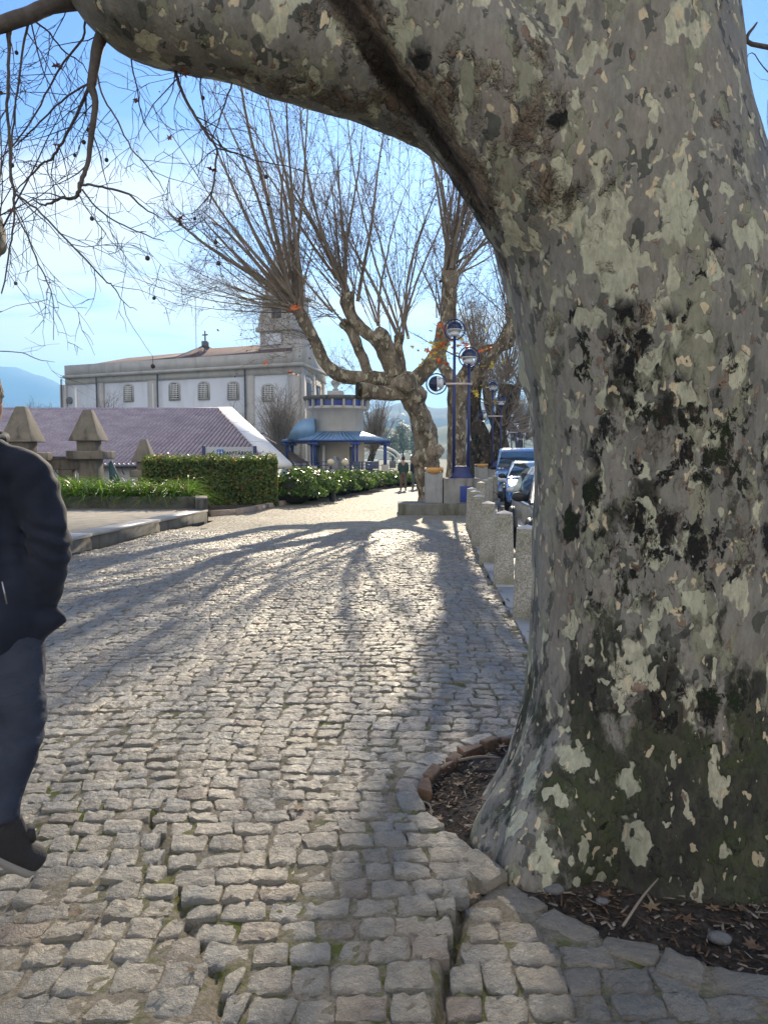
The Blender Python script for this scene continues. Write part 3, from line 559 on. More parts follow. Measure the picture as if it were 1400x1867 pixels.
# upright brown edging stones at the far rim of the pit
k = 0
for i in range(0, 6):
    a, b = PIT[i], PIT[i+1]; L = np.linalg.norm(b-a); nseg = max(1, int(L/0.11))
    for j in range(nseg):
        p = a+(b-a)*(j+.5)/nseg; ang = math.atan2(*(b-a)[::-1]); k += 1
        inw = (PIT.mean(0)-p); inw /= np.linalg.norm(inw); q = p+inw*0.03; hh = R.uniform(0.06, 0.11); V, F = bevbox((0, 0, 0), (L/nseg*R.uniform(.72, .86), R.uniform(.04, .06), hh), 0.009, 0)
        V = V+np.array([mnoise.fractal(tuple(v*18+k), 1, 2, 3) for v in V])[:, None]*0.014; V = rotz(V, ang+R.uniform(-.22, .22))+np.array([q[0], q[1], heave(q[0], q[1])-hh/2+R.uniform(-0.004, 0.022)])
        tag(mk((V, F), 'edge_stone', M['brownstone']), '%s brown edging stone from the left tip of the tree pit' % ('first', 'second', 'third', 'fourth', 'fifth', 'sixth', 'seventh', 'eighth', 'ninth', 'tenth', 'eleventh', 'twelfth', 'thirteenth', 'fourteenth')[k-1], 'stone', 'brown edging stones of the tree pit')
M['pebble'] = simple('pebble', (.13, .13, .135), .8, .25, 30, .8, 60)
for px, py, s_, lab in ((1010, 1628, .035, 'small pale pebble on the soil near the left foot of the big trunk'), (1312, 1718, .034, 'larger pale blue grey stone lying on the dark soil right of the fallen twig'), (1098, 1650, .022, 'little pale chip of stone in front of the big trunk')):
    p = G(px, py, -0.03); V, F = sphere((0, 0, 0), s_, 10, 7, (1.1, .8, .6)); V = V*(1+0.25*vnoise(V, 40, 2, px)[:, None])+p+np.array([0, 0, .012]); tag(mk((V, F), 'stone', M['pebble'], None, True), lab, 'stone')

# kerb, road, raised square on the left
ks = [0.08]*len(KER); a = [np.array([KER[0][0]+0.25, 3.9])]+KER[:4]
mb = MB()
for i in range(len(a)-1):
    p, q = a[i], a[i+1]; d = (q-p)/np.linalg.norm(q-p); nr = np.array([d[1], -d[0]]); m = max(1, int(np.linalg.norm(q-p)/1.1))
    for j in range(m):
        s0 = p+(q-p)*(j/m)+d*.004; s1 = p+(q-p)*((j+1)/m)-d*.004; V, F = prism([s0, s0+nr*0.62, s1+nr*0.62, s1][::1], -0.2, 0.012); mb.add((V, F))
tag(mb.build('kerb', M['kerb']), kind='structure')
rp = [(1.9, 1.0), (2.1, 8), (2.6, 15), (3.6, 22), (4.6, 28), (6.2, 36), (9.0, 50), (14.5, 80)]
mb = MB()
for (x0, y0), (x1, y1) in zip(rp[:-1], rp[1:]):
    mb.add((np.array([(x0-0.35, y0, -.10), (x0+9, y0, -.10), (x1+9, y1, -.10), (x1-0.35, y1, -.10)], float), [(0, 1, 2, 3)]))
tag(mb.build('road', M['asphalt']), kind='structure')
mb = MB(); rp2 = [(x, y) for x, y in rp if y > 14]
for (x0, y0), (x1, y1) in zip(rp2[:-1], rp2[1:]): mb.add(prism([(x0-0.65, y0), (x0-.35, y0), (x1-.35, y1), (x1-.65, y1)], -.2, .03))
tag(mb.build('kerb', M['kerb']), kind='structure')

W_out = WL0; far_l = WL0 + WLd*11.0
top_l = lambda p: p
nrm_in = np.array([-WLd[1], WLd[0]]); nrm_in = nrm_in if leftofwall(*(WL0+nrm_in*0.5)) else -nrm_in
mb = MB(); m = 4
for j in range(m):
    s0 = WL0+WLd*(11.0*j/m+.003)-WLd*0; s1 = WL0+WLd*(11.0*(j+1)/m-.003); mb.add(prism([s0, s1, s1+nrm_in*.34, s0+nrm_in*.34], -.15, .215))
o = mb.build('low_wall', [M['conc_dark']]); tag(o, 'low dark stained wall edging the raised gravel square', 'wall')
mb = MB()
for j in range(m):
    s0 = WL0+WLd*(11.0*j/m+.004)-nrm_in*.02; s1 = WL0+WLd*(11.0*(j+1)/m-.004)-nrm_in*.02; mb.add(prism([s0, s1, s1+nrm_in*.38, s0+nrm_in*.38], .215, .265))
mb.build('coping', M['kerb'], o)
B0 = G(375, 925)[:2]; B1 = np.array([-19.5, B0[1]+2.2])
sq = [WL0+nrm_in*.34, WL0+WLd*11+nrm_in*.34, np.array([-22, 8.0]), np.array([-22, 26.5]), B1, B0]
struct(prism([tuple(p) for p in sq], -.2, .19), 'gravel_square', M['gravel'])
# planter wall and bed
pl0 = G(378, 950)[:2]+np.array([0.0, 0.1])
pY = pl0[1]+0.9
o = thing('planter', 'dark concrete planter wall around the bed of strap leaved plants', 'planter', (-9, pY, 0))
mk(prism([(pl0[0]-.30, pl0[1]-.02), (pl0[0], pl0[1]-.02), (pl0[0]-.42, pY+.86), (pl0[0]-.72, pY+.86)], -.08, .50), 'wall', M['conc_dark'], o)
mk(bevbox(((pl0[0]-20)/2-.4, pY+0.75, .22), (20+pl0[0]-.6, .22, .52), .02), 'wall', M['conc_dark'], o)
mk(bevbox(((pl0[0]-20)/2-.4, pY+1.6, .2), (20+pl0[0]-.6, 1.45, .40), .02), 'soil', M['soil'], o)
BEDY = pY+0.9
# ------------------------------------------------------------------ the great plane tree
def px_path(pts, rad=None):   # (px, py, Y, r)
    return np.array([P(p[0], p[1], p[2]) for p in pts]), np.array([p[3] for p in pts])
TRC = [(0.0, 1.17, 3.2, .735), (-.25, 1.18, 3.22, .84), (.1, 1.16, 3.18, .675), (.22, 1.15, 3.16, .61), (.45, 1.15, 3.15, .555), (.9, 1.15, 3.15, .530), (1.6, 1.14, 3.15, .53), (2.1, 1.07, 3.16, .545), (2.55, .96, 3.18, .535), (3.0, .905, 3.2, .50), (3.6, .91, 3.25, .46), (4.6, .98, 3.3, .42), (6.0, 1.1, 3.4, .36)]
TRC.sort()
def near_tree():
    root = thing('plane_tree', 'huge old plane tree with mottled peeling bark rising at the right', 'tree', (1.15, 3.17, 0))
    parts = []
    pth, rd = smoothpath([(x, y, z) for z, x, y, r in TRC], [t[3] for t in TRC], 10); parts.append(tube(pth, rd, 48))
    # root flares
    for ang, L, r in ((math.radians(204), .84, .15), (math.radians(196), .72, .17), (math.radians(218), .70, .2)):
        c = np.array([1.15, 3.17]); d = np.array([math.cos(ang), math.sin(ang)])
        q = [(*(c+d*.30), .80), (*(c+d*.38), .45), (*(c+d*.52), .17), (*(c+d*.70), -.03), (*(c+d*L), -.16)]; pp, rr = smoothpath(q, [.14, .18, r, r*.85, r*.6], 6); parts.append(tube(pp, rr, 16))
    # limbs: A reaches left and turns up, B leaves above it
    A = [(1190, 620, 3.16, .22), (1075, 440, 3.16, .25), (955, 288, 3.13, .24), (855, 203, 3.10, .222), (762, 150, 3.06, .212), (672, 112, 3.02, .208), (590, 90, 2.99, .203), (505, 72, 2.96, .203), (420, 46, 2.93, .200), (335, 18, 2.90, .205), (262, -8, 2.88, .212), (222, -60, 2.88, .215), (205, -140, 2.9, .20), (190, -260, 2.95, .18)]
    p_, r_ = px_path(A); limbA = smoothpath(p_, r_, 8); parts.append(tube(*limbA, 32))
    Bp = [(1230, 760, 3.12, .30), (1120, 500, 3.10, .33), (1000, 310, 3.0, .31), (850, 120, 2.92, .265), (765, 10, 2.90, .24), (690, -90, 2.9, .22), (610, -220, 2.9, .2)]
    p_, r_ = px_path(Bp); limbB = smoothpath(p_, r_, 8); parts.append(tube(*limbB, 32))
    parts.append(sphere(tuple(P(972, 668, 3.22)), .075, 14, 10, (1.0, 1, 1.7)))
    ap, bp = limbA[0], limbB[0]
    def dpoly(V, path):
        d = np.full(len(V), 9.)
        for i in range(0, len(path), 2): d = np.minimum(d, np.linalg.norm(V-path[i], axis=1))
        return d
    def disp(V):
        th = np.arctan2(V[:, 1]-3.17, V[:, 0]-1.15); low = np.clip((0.9-V[:, 2])/0.9, 0, 1)
        n1 = vnoise(V*np.array([1, 1, .5]), 2.2, 2, 3); n2 = vnoise(V*np.array([1, 1, .45]), 9, 3, 8)
        g = 0.018*n1 + 0.006*n2 + low*0.010*np.sin(th*9+V[:, 2]*2)
        # wrinkled old bark near the fork and along the groove
        gr = groove(V); n3 = vnoise(V, 26, 3, 1); g = g + gr*0.006*n3 - gr2(V)*0.028
        return g
    gv = np.array([P(*p) for p in ((610, 20, 2.86), (660, 90, 2.86), (720, 160, 2.87), (785, 235, 2.88), (845, 305, 2.90), (890, 370, 2.93))])
    gvp, _ = smoothpath(gv, [1]*len(gv), 6)
    def gr2b(V): return np.exp(-(dpoly2(V, gvp+np.array([.03, 0, .025]))/0.075)**2)+.8*np.exp(-(dpoly2(V, np.array([P(840, 330, 3.0), P(880, 385, 3.02), P(905, 430, 3.05)]))/0.05)**2)
    def gr2(V): return np.exp(-(dpoly2(V, gvp)/0.03)**2)
    def dpoly2(V, path):
        d = np.full(len(V), 9.)
        for i in range(len(path)-1):
            a, b = path[i], path[i+1]; ab = b-a; t = np.clip(((V-a)@ab)/(ab@ab), 0, 1); d = np.minimum(d, np.linalg.norm(V-a-t[:, None]*ab, axis=1))
        return d
    def groove(V):
        up = gvp+np.array([.04, 0, .03]); d = dpoly2(V, up); g = np.exp(-(d/0.115)**2)
        for px, py, Y, s_ in ((985, 230, 2.72, .15), (1010, 330, 2.65, .12), (900, 190, 2.78, .15), (800, 180, 2.75, .12), (960, 110, 2.75, .10), (1100, 60, 2.8, .08), (640, 60, 2.7, .08), (700, 40, 2.7, .06)):
            g = np.maximum(g, .8*np.exp(-((np.linalg.norm(V-P(px, py, Y), axis=1))/s_)**2))
        und = np.array([P(*p) for p in ((440, 160, 2.86), (560, 195, 2.9), (680, 240, 2.95), (800, 300, 3.0), (870, 370, 3.05), (915, 460, 3.1))]); g = np.maximum(g, .85*np.exp(-(dpoly2(V, smoothpath(und, [1]*6, 3)[0])/0.075)**2))
        return g
    def deco(V):
        def blobs(lst):
            g = np.zeros(len(V))
            for px, py, Y, sx, sz in lst:
                c = P(px, py, Y); g = np.maximum(g, np.exp(-((V[:, 0]-c[0])**2+(V[:, 1]-c[1])**2)/sx**2-(V[:, 2]-c[2])**2/sz**2))
            return g
        moss = blobs([(1130, 620, 2.65, .22, .18), (1200, 780, 2.63, .35, .22), (1300, 820, 2.63, .3, .28), (1180, 980, 2.63, .35, .3), (1330, 1000, 2.63, .3, .2), (1120, 840, 2.63, .16, .3), (1010, 210, 2.7, .05, .05), (1370, 860, 2.65, .2, .25), (1290, 480, 2.63, .07, .1), (1090, 1050, 2.65, .2, .25), (720, 145, 2.75, .09, .06), (750, 130, 2.72, .1, .05), (1250, 1300, 2.6, .3, .15)])
        moss = np.maximum(moss, blobs([(455, 45, 2.7, .05, .04), (565, 75, 2.75, .035, .03), (172, 40, 2.7, .05, .07), (240, 60, 2.7, .05, .04), (880, 375, 2.95, .05, .06), (1085, 290, 2.65, .03, .06)])*1.15)
        cream = blobs([(930, 60, 2.85, .2, .17), (880, 20, 2.8, .15, .15), (1150, 640, 2.65, .15, .25), (1120, 420, 2.65, .2, .3), (700, 30, 2.72, .12, .1), (990, 430, 2.75, .14, .25), (520, 130, 2.8, .25, .07), (1010, 1130, 2.75, .15, .5), (940, 480, 2.85, .1, .4), (1180, 1200, 2.62, .2, .25)])
        z = V[:, 2]; gx = np.exp(-((V[:, 0]-.95)/.45)**2)*0.7+.35
        grime = np.clip((1.05-z)/0.80, 0, 1.45)*np.where(V[:, 0] < 0.70, np.clip((V[:, 0]-.35)*1.5, 0, 1), 1)*1.0 + 0.35*blobs([(1120, 800, 2.63, .25, .4), (1060, 1000, 2.63, .2, .4)])
        return {'rough_bark': groove(V), 'moss': moss, 'cream': cream, 'grime': grime, 'furrow': gr2b(V)}
    o = blob(parts, 0.017, 'trunk', M['bark'], root, 6, disp, deco)
    # hanging and side branches (hand placed), with random finer twigs
    NB = [
     [(200, 30, 2.90, .03), (178, 85, 2.88, .024), (170, 135, 2.86, .020), (166, 152, 2.85, .019), (173, 185, 2.85, .0135), (168, 240, 2.84, .0125), (158, 300, 2.83, .0115), (148, 330, 2.82, .0115), (143, 352, 2.82, .010), (130, 362, 2.82, .0085), (112, 359, 2.82, .0075), (95, 368, 2.82, .0065), (78, 372, 2.82, .005), (60, 362, 2.8, .003)],
     [(166, 150, 2.85, .010), (148, 190, 2.9, .008), (130, 230, 2.95, .0075), (108, 268, 3.0, .007), (92, 290, 3.05, .0065), (78, 297, 3.05, .006), (60, 315, 3.1, .005), (28, 348, 3.1, .003)],
     [(164, 152, 2.85, .006), (140, 163, 2.9, .005), (110, 185, 2.95, .005), (80, 215, 3.0, .0045), (50, 245, 3.0, .004), (25, 268, 3.05, .003)],
     [(148, 338, 2.82, .0065), (165, 337, 2.8, .006), (195, 342, 2.75, .0055), (235, 355, 2.7, .005), (270, 385, 2.7, .0035), (300, 400, 2.7, .0018)],
     [(150, 345, 2.82, .005), (175, 378, 2.8, .004), (215, 405, 2.8, .0035), (260, 425, 2.8, .003), (300, 440, 2.8, .0018)],
     [(176, 130, 2.86, .005), (190, 180, 2.8, .0045), (215, 220, 2.75, .004), (240, 270, 2.7, .0035), (275, 310, 2.7, .003), (300, 350, 2.7, .0016)],
     [(320, 122, 2.95, .009), (330, 160, 2.95, .008), (345, 195, 2.95, .0078), (365, 225, 2.95, .0075), (380, 248, 2.95, .0072), (395, 270, 2.95, .006), (392, 310, 2.95, .005), (388, 345, 2.95, .0045), (370, 370, 2.95, .003), (350, 390, 2.95, .0018)],
     [(395, 270, 2.95, .0045), (430, 278, 2.95, .004), (470, 292, 3.0, .0035), (520, 302, 3.0, .003), (560, 315, 3.0, .0016)],
     [(150, -20, 2.9, .075), (112, 4, 2.85, .034), (70, 18, 2.8, .030), (20, 38, 2.75, .030), (-60, 60, 2.7, .026), (-160, 70, 2.6, .02)],
     [(17, 45, 2.76, .013), (16, 90, 2.76, .0085), (15, 150, 2.76, .008), (13, 200, 2.76, .0075), (18, 270, 2.76, .0075), (20, 320, 2.76, .007), (27, 352, 2.76, .007), (25, 400, 2.76, .005), (18, 450, 2.76, .0045), (4, 535, 2.76, .0035)],
     [(55, 28, 2.78, .007), (42, 85, 2.8, .0058), (36, 140, 2.8, .0055), (28, 195, 2.8, .005), (23, 250, 2.8, .005), (21, 300, 2.8, .0045)],
     [(27, 352, 2.76, .0055), (65, 380, 2.7, .005), (110, 425, 2.65, .0045), (150, 465, 2.6, .004), (190, 510, 2.6, .0035), (205, 520, 2.6, .003), (225, 550, 2.6, .0022), (250, 565, 2.6, .0012)],
     [(25, 380, 2.76, .004), (50, 430, 2.7, .004), (70, 480, 2.7, .0035), (90, 520, 2.7, .003), (98, 560, 2.7, .0022), (97, 620, 2.7, .0014)],
     [(55, 30, 2.78, .005), (90, 60, 2.9, .0045), (120, 95, 3.0, .004), (150, 115, 3.05, .003), (165, 140, 3.1, .0015)],
     [(55, 30, 2.78, .004), (68, 90, 2.9, .0035), (85, 145, 3.0, .003), (105, 190, 3.0, .003), (120, 240, 3.0, .002)],
     [(150, 70, 2.9, .006), (118, 110, 2.95, .0055), (90, 160, 3.0, .005), (60, 215, 3.0, .0045), (35, 250, 3.0, .004), (0, 290, 3.0, .003)],
     [(240, 110, 2.95, .004), (250, 160, 3.0, .0035), (262, 220, 3.05, .003), (290, 260, 3.1, .0016)],
     [(365, 150, 2.95, .004), (372, 200, 2.95, .0035), (378, 245, 2.95, .003)],
     [(420, 160, 2.95, .0045), (400, 215, 2.9, .004), (385, 255, 2.9, .003)],
     [(1380, 40, 3.9, .006), (1362, 75, 3.9, .012), (1420, 90, 3.9, .014), (1480, 100, 3.9, .016)],
     [(1480, 330, 3.8, .008), (1400, 270, 3.8, .0055), (1375, 215, 3.8, .003), (1360, 190, 3.8, .0015)],
     [(1450, 160, 3.6, .006), (1400, 130, 3.6, .004), (1370, 95, 3.6, .003), (1352, 130, 3.6, .0012)],
     [(0, 640, 5.0, .0045), (40, 643, 5.0, .004), (70, 655, 5.0, .0035), (100, 660, 5.0, .0015)],
    ]
    rng = random.Random(5); mb = MB(); tw = {}; balls = []; leaves = []
    def grow(path, rad, depth, L0):
        for i in range(1, len(path)-1):
            if rng.random() < (0.50 if depth == 0 else 0.45):
                T = path[i+1]-path[i-1]; T /= np.linalg.norm(T)+1e-9; d = np.array([rng.gauss(0, 1), rng.gauss(0, .7), rng.gauss(0, 1)]); d = d-d@T*T; d /= np.linalg.norm(d); d = 0.75*T+0.8*d+np.array([0, 0, -.25]); d /= np.linalg.norm(d)
                L = L0*rng.uniform(.5, 1.3); k = 6; pts = [path[i]]
                for s_ in range(k-1):
                    d = d+np.array([rng.gauss(0, .2), rng.gauss(0, .17), rng.gauss(0, .2)-.02]); d /= np.linalg.norm(d); pts.append(pts[-1]+d*L/(k-1))
                r0 = min(rad[i]*.5, .0026 if depth == 0 else .0016); r1 = .0006; kk=0; rr = np.linspace(max(r0, .0012), r1, k); tw.setdefault(k, []).append((np.array(pts), rr))
                if depth < 2: grow(np.array(pts), rr, depth+1, L*.55)
                if rng.random() < (.035 if depth else .03): balls.append(pts[-1]+np.array([0, 0, -.035]))
                if rng.random() < .025: leaves.append(pts[rng.randint(2, 5)])
    for bi, b in enumerate(NB):
        if b[0][:2] in ((150, 70), (240, 110), (365, 150), (420, 160), (320, 122)): b = [(b[0][0]+6, b[0][1]-45, b[0][2], b[0][3])]+b
        p_, r_ = px_path(b); r_ = np.where(r_ < .012, r_*.72, r_*.9); pp, rr = smoothpath(p_, r_, 4); jit = np.array([[rng.gauss(0, .0014) for _ in range(3)] for _ in pp]); jit[0] = 0; mk(tube(pp+jit, rr, 8), 'branch', M['twig_near'], root, True)
        if b[0][3] < .05 or True: grow(pp[::2], rr[::2], 0, .30)
    mt = MB()
    for k, l in tw.items():
        mt.add(tubes(np.array([x[0] for x in l]), np.array([x[1] for x in l]), 4, False))
    tag(mt.build('twigs', M['twig_dark'], root, True), kind='stuff')
    ms = MB()
    for c in balls: ms.add(sphere(tuple(c), rng.uniform(.007, .009), 8, 6)); ms.add(tube([c+np.array([0, 0, .008]), c+np.array([0, 0, .038])], .0009, 4, False))
    tag(ms.build('seed_balls', M['twig_dark'], root, True), kind='stuff')
    ml = MB()
    for c in leaves: ml.add(plane_leaf(c, rng.uniform(.013, .022), rng))
    if leaves: tag(ml.build('dead_leaves', M['leaf_brown'], root), kind='stuff')
M['leaf_brown'] = simple('dead_leaf', (0.16, 0.05, 0.025), 0.7, 0.3, 30); M['leaf_orange'] = simple('orange_leaf', (0.62, 0.14, 0.03), 0.6, 0.3, 3); M['leaf_yellow'] = simple('yellow_leaf', (0.55, 0.42, 0.05), 0.6, 0.3, 3)
def plane_leaf(c, s, rng):
    pts = []; lob = [0, .95, .45, 1.0, .4, .8, .35, .8, .4, 1.0, .45, .95]
    for i, r in enumerate(lob): a = 2*math.pi*i/len(lob)-math.pi/2; r = max(r, .15); pts.append((r*math.cos(a), r*math.sin(a), .15*math.sin(3*a)))
    V = np.array(pts)*s; A = Matrix.Rotation(rng.uniform(0, 6.28), 3, 'X') @ Matrix.Rotation(rng.uniform(0, 6.28), 3, 'Z'); V = V@np.array(A).T + np.array(c)
    V = np.vstack([V, np.array(c)[None]+np.array([0, 0, .05*s])]); n = len(lob); return V, [(i, (i+1) % n, n) for i in range(n)]
near_tree()

# ------------------------------------------------------------------ pollarded planes
def shoots(mb, knobs, rng, n, L, spread, r0=.03, centre=None, sub=9, subsub=2, twl=.9, out_w=1.0, upb=.75):
    main = []; subs = []; sub2 = []; balls = []
    for kc, kr, nk, Lk, bias in knobs:
        for _ in range(int(nk*n)):
            th = rng.uniform(0, 2*math.pi); sp = abs(rng.gauss(0, spread)); d = np.array([math.cos(th)*math.sin(sp), math.sin(th)*math.sin(sp), math.cos(sp)]); d = d+np.array(bias)*rng.uniform(.2, 1.2)*out_w; d /= np.linalg.norm(d)
            ln = Lk*L*rng.uniform(.45, 1.1); k = 9; p = np.array(kc)+np.array([rng.gauss(0, kr*.45) for _ in range(3)]); pts = [p]; dd = d.copy(); bend = rng.gauss(0, .05); ax = np.array([rng.gauss(0, 1), rng.gauss(0, 1), 0])*.03
            for i in range(k-1):
                dd = dd+ax+np.array([rng.gauss(0, .045), rng.gauss(0, .045), rng.gauss(0, .03)+.05*upb]); dd /= np.linalg.norm(dd); pts.append(pts[-1]+dd*ln/(k-1))
            pts = np.array(pts); rr = r0*rng.uniform(.5, 1.15)*(ln/(Lk*L))*np.linspace(1, .12, k)**.9; main.append((pts, rr))
            for _s in range(sub):
                t = rng.uniform(.18, .98)*(k-1); i = min(int(t), k-2); f = t-i; q = pts[i]*(1-f)+pts[i+1]*f; T = pts[i+1]-pts[i]; T /= np.linalg.norm(T); s_ = np.array([rng.gauss(0, 1) for _ in range(3)]); s_ -= s_@T*T; s_ /= np.linalg.norm(s_)+1e-9
                e = T*.75+s_*.75; l2 = twl*rng.uniform(.4, 1.4); k2 = 5; sp_ = [q]
                for j in range(k2-1):
                    e = e+np.array([rng.gauss(0, .14), rng.gauss(0, .14), rng.gauss(0, .10)+.03]); e /= np.linalg.norm(e); sp_.append(sp_[-1]+e*l2/(k2-1))
                sp_ = np.array(sp_); r2 = r0*.23*np.linspace(1, .35, k2); subs.append((sp_, r2))
                for _q in range(subsub):
                    i2 = rng.randint(1, 3); q2 = sp_[i2]; e2 = e*.6+np.array([rng.gauss(0, .7) for _ in range(3)]); e2 /= np.linalg.norm(e2); l3 = l2*rng.uniform(.25, .6)
                    s3 = np.array([q2, q2+e2*l3*.5, q2+e2*l3+np.array([rng.gauss(0, .1)*l3, 0, rng.gauss(0, .2)*l3])]); sub2.append((s3, r0*.13*np.array([1, .8, .5])))
                    if rng.random() < .10: balls.append(s3[-1]+np.array([0, 0, -.09]))
    for l, n_ in ((main, 5), (subs, 3), (sub2, 3)):
        if l: mb.add(tubes(np.array([x[0] for x in l]), np.array([x[1] for x in l]), n_, False))
    return balls, main
def leafspray(name, root, pts, rng, mat, s=.09):
    m = MB()
    for p in pts: m.add(plane_leaf(p, s*rng.uniform(.6, 1.3), rng))
    return tag(m.build(name, mat, root), kind='stuff')
def limb(pts, root, mat, name='branch', vox=.035, n=18, disp=True, extra=()):
    p_, r_ = px_path(pts); sp = smoothpath(p_, r_, 6); parts = [tube(*sp, n)]+[sphere(tuple(P(a, b, c)), r, 14, 10) for a, b, c, r in extra]
    d = (lambda V: .035*vnoise(V, 2.2, 4, 2)) if disp else None
    return blob(parts, vox, name, mat, root, 3, d), sp
def mid_tree():
    Y = 25.3; rng = random.Random(21); b = G(782, 918)
    root = thing('plane_tree', 'knobbly pollarded plane tree with long bare shoots behind the nearest concrete bin', 'tree', b)
    blob([tube(*smoothpath(*px_path([(783, 935, Y, .42), (782, 905, Y, .36), (780, 870, Y, .40), (777, 840, Y, .43), (778, 815, Y, .38), (775, 790, Y, .38), (768, 765, Y, .35), (757, 738, Y, .36), (745, 712, Y, .38), (736, 694, Y, .32)]), 6), 22)]
         + [sphere(tuple(P(*q[:3])), q[3], 14, 10) for q in ((792, 822, 25.0, .30), (764, 835, 25.0, .28), (772, 780, 24.95, .26), (790, 870, 25.1, .26), (740, 700, 25.0, .42), (762, 722, 25.1, .33), (722, 702, 25.1, .3))], .05, 'trunk', M['bark2'], root, 3, lambda V: .06*vnoise(V, 2.6, 4, 2)+.03*vnoise(V, 7, 3, 5))
    L = {}
    L['a'] = limb([(745, 700, Y, .30), (712, 693, Y, .27), (680, 690, Y, .25), (650, 689, Y, .24), (620, 684, Y, .225), (600, 670, Y, .215), (585, 648, Y, .21), (575, 622, Y, .20), (562, 598, Y, .195), (550, 575, Y, .20), (543, 562, Y, .2)], root, M['bark2'])
    L['stub'] = limb([(745, 712, Y-.2, .28), (715, 716, Y-.3, .25), (690, 716, Y-.5, .25), (668, 713, Y-.7, .26), (655, 712, Y-.8, .26)], root, M['bark2'])
    L['b'] = limb([(735, 700, Y, .26), (718, 680, Y, .24), (704, 655, Y, .23), (693, 632, Y, .21), (675, 612, Y, .20), (655, 595, Y, .20), (640, 575, Y, .20), (634, 550, Y, .24), (636, 532, Y, .18)], root, M['bark2'])
    L['c'] = limb([(690, 692, Y+.3, .18), (672, 680, Y+.3, .18), (660, 650, Y+.3, .17), (650, 625, Y+.3, .17), (640, 602, Y+.3, .19), (622, 585, Y+.2, .17)], root, M['bark2'])
    L['cut'] = limb([(720, 685, Y-.1, .26), (712, 655, Y-.2, .25), (705, 630, Y-.4, .24), (698, 612, Y-.6, .22), (690, 607, Y-.8, .21)], root, M['bark2'])
    L['d'] = limb([(745, 700, Y, .30), (762, 688, Y, .28), (778, 672, Y, .26), (792, 655, Y, .25), (803, 632, Y, .24), (812, 605, Y, .24), (818, 575, Y, .24), (820, 545, Y, .24), (820, 515, Y, .27), (822, 495, Y, .30)], root, M['bark2'])
    L['e'] = limb([(732, 690, Y+.2, .18), (730, 660, Y+.3, .17), (727, 630, Y+.3, .16), (728, 612, Y+.3, .19)], root, M['bark2'])
    cap = P(652, 712, Y-.86); mk(tube([cap+np.array([.06, 0, 0]), cap+np.array([-.03, -.02, 0])], [.27, .26], 18), 'cut_face', M['bark3'], root, True)
    mb = MB()
    fans = [((543, 562), -14, 98, 40, 430, .066), ((636, 540), -16, 48, 30, 400, .05), ((620, 582), 35, 100, 9, 220, .03), ((728, 612), -24, 24, 15, 400, .045), ((820, 500), -62, 22, 26, 330, .045), ((820, 500), -24, 0, 12, 390, .062), ((690, 600), -2, 25, 6, 330, .035), ((575, 622), 62, 118, 7, 190, .022), ((806, 630), -60, -10, 6, 170, .02), ((655, 690), 40, 100, 3, 150, .018)]
    L0 = []; L1 = []; L2 = []; L3 = []; balls = []
    def child(pts, lst, n, l, r, kk, t0=.15, sc=.7, up=.03, wob=.12):
        res = []
        for _ in range(n):
            t = rng.uniform(t0, .97)*(len(pts)-1); i = min(int(t), len(pts)-2); f = t-i; q = pts[i]*(1-f)+pts[i+1]*f; T = pts[i+1]-pts[i]; T /= np.linalg.norm(T); s_ = np.array([rng.gauss(0, 1) for _ in range(3)]); s_ -= s_@T*T; s_ /= np.linalg.norm(s_)+1e-9
            e = T*.8+s_*sc; e /= np.linalg.norm(e); ll = l*rng.uniform(.35, 1.35)*(1.1-.5*t/(len(pts)-1)); o_ = [q]
            for j_ in range(kk-1): e = e+np.array([rng.gauss(0, wob), rng.gauss(0, wob), rng.gauss(0, wob)+up]); e /= np.linalg.norm(e); o_.append(o_[-1]+e*ll/(kk-1))
            o_ = np.array(o_); lst.append((o_, r*rng.uniform(.7, 1.2)*np.linspace(1, .35, kk))); res.append(o_)
        return res
    for (kx, ky), a0_, a1_, n, lpx, r in fans:
        kc = P(kx, ky, Y)
        for i in range(n):
            a = math.radians(a0_+(a1_-a0_)*(i+rng.random())/n); dy = rng.gauss(0, .33); d = np.array([-math.sin(a), dy, math.cos(a)]); d /= np.linalg.norm(d); hor = abs(math.sin(a))
            l = lpx/FPX*Y*rng.uniform(.55, 1.1)*(1-.4*max(0, hor-.6)/.4*rng.uniform(.4, 1)); k = 11; q = kc+np.array([rng.gauss(0, .12), rng.gauss(0, .12), rng.gauss(0, .12)]); pts = [q]; bend = np.array([rng.gauss(0, .02), rng.gauss(0, .02), .02+.035*hor*rng.random()])
            for j_ in range(k-1): d = d+bend+np.array([rng.gauss(0, .05), rng.gauss(0, .05), rng.gauss(0, .035)]); d /= np.linalg.norm(d); pts.append(pts[-1]+d*l/(k-1))
            pts = np.array(pts); big = rng.random() < .33 and hor < .9; L0.append((pts, r*(1.25 if big else .42)*rng.uniform(.8, 1.15)*np.linspace(1, .13, k)**(.8 if big else 1.0)))
            for c1 in child(pts, L1, 11 if big else 8, l*.30, .0095, 7, .10, .55):
                for c2 in child(c1, L2, 4, .80, .0056, 5, .2, .8, .0, .2):
                    for c3 in child(c2, L3, 1, .35, .0055, 3, .3, 1.0, -.05, .3):
                        if rng.random() < .12: balls.append(c3[-1]+np.array([0, 0, -.07]))
    for l_, n_ in ((L0, 6), (L1, 4), (L2, 3), (L3, 3)): mb.add(tubes(np.array([x[0] for x in l_]), np.array([x[1] for x in l_]), n_, False))
    mb.build('crown', M['twig'], root, True)
    ms = MB()
    for c in balls: ms.add(sphere(tuple(c), .022, 6, 4))
    tag(ms.build('seed_balls', M['twig_dark'], root, True), kind='stuff')
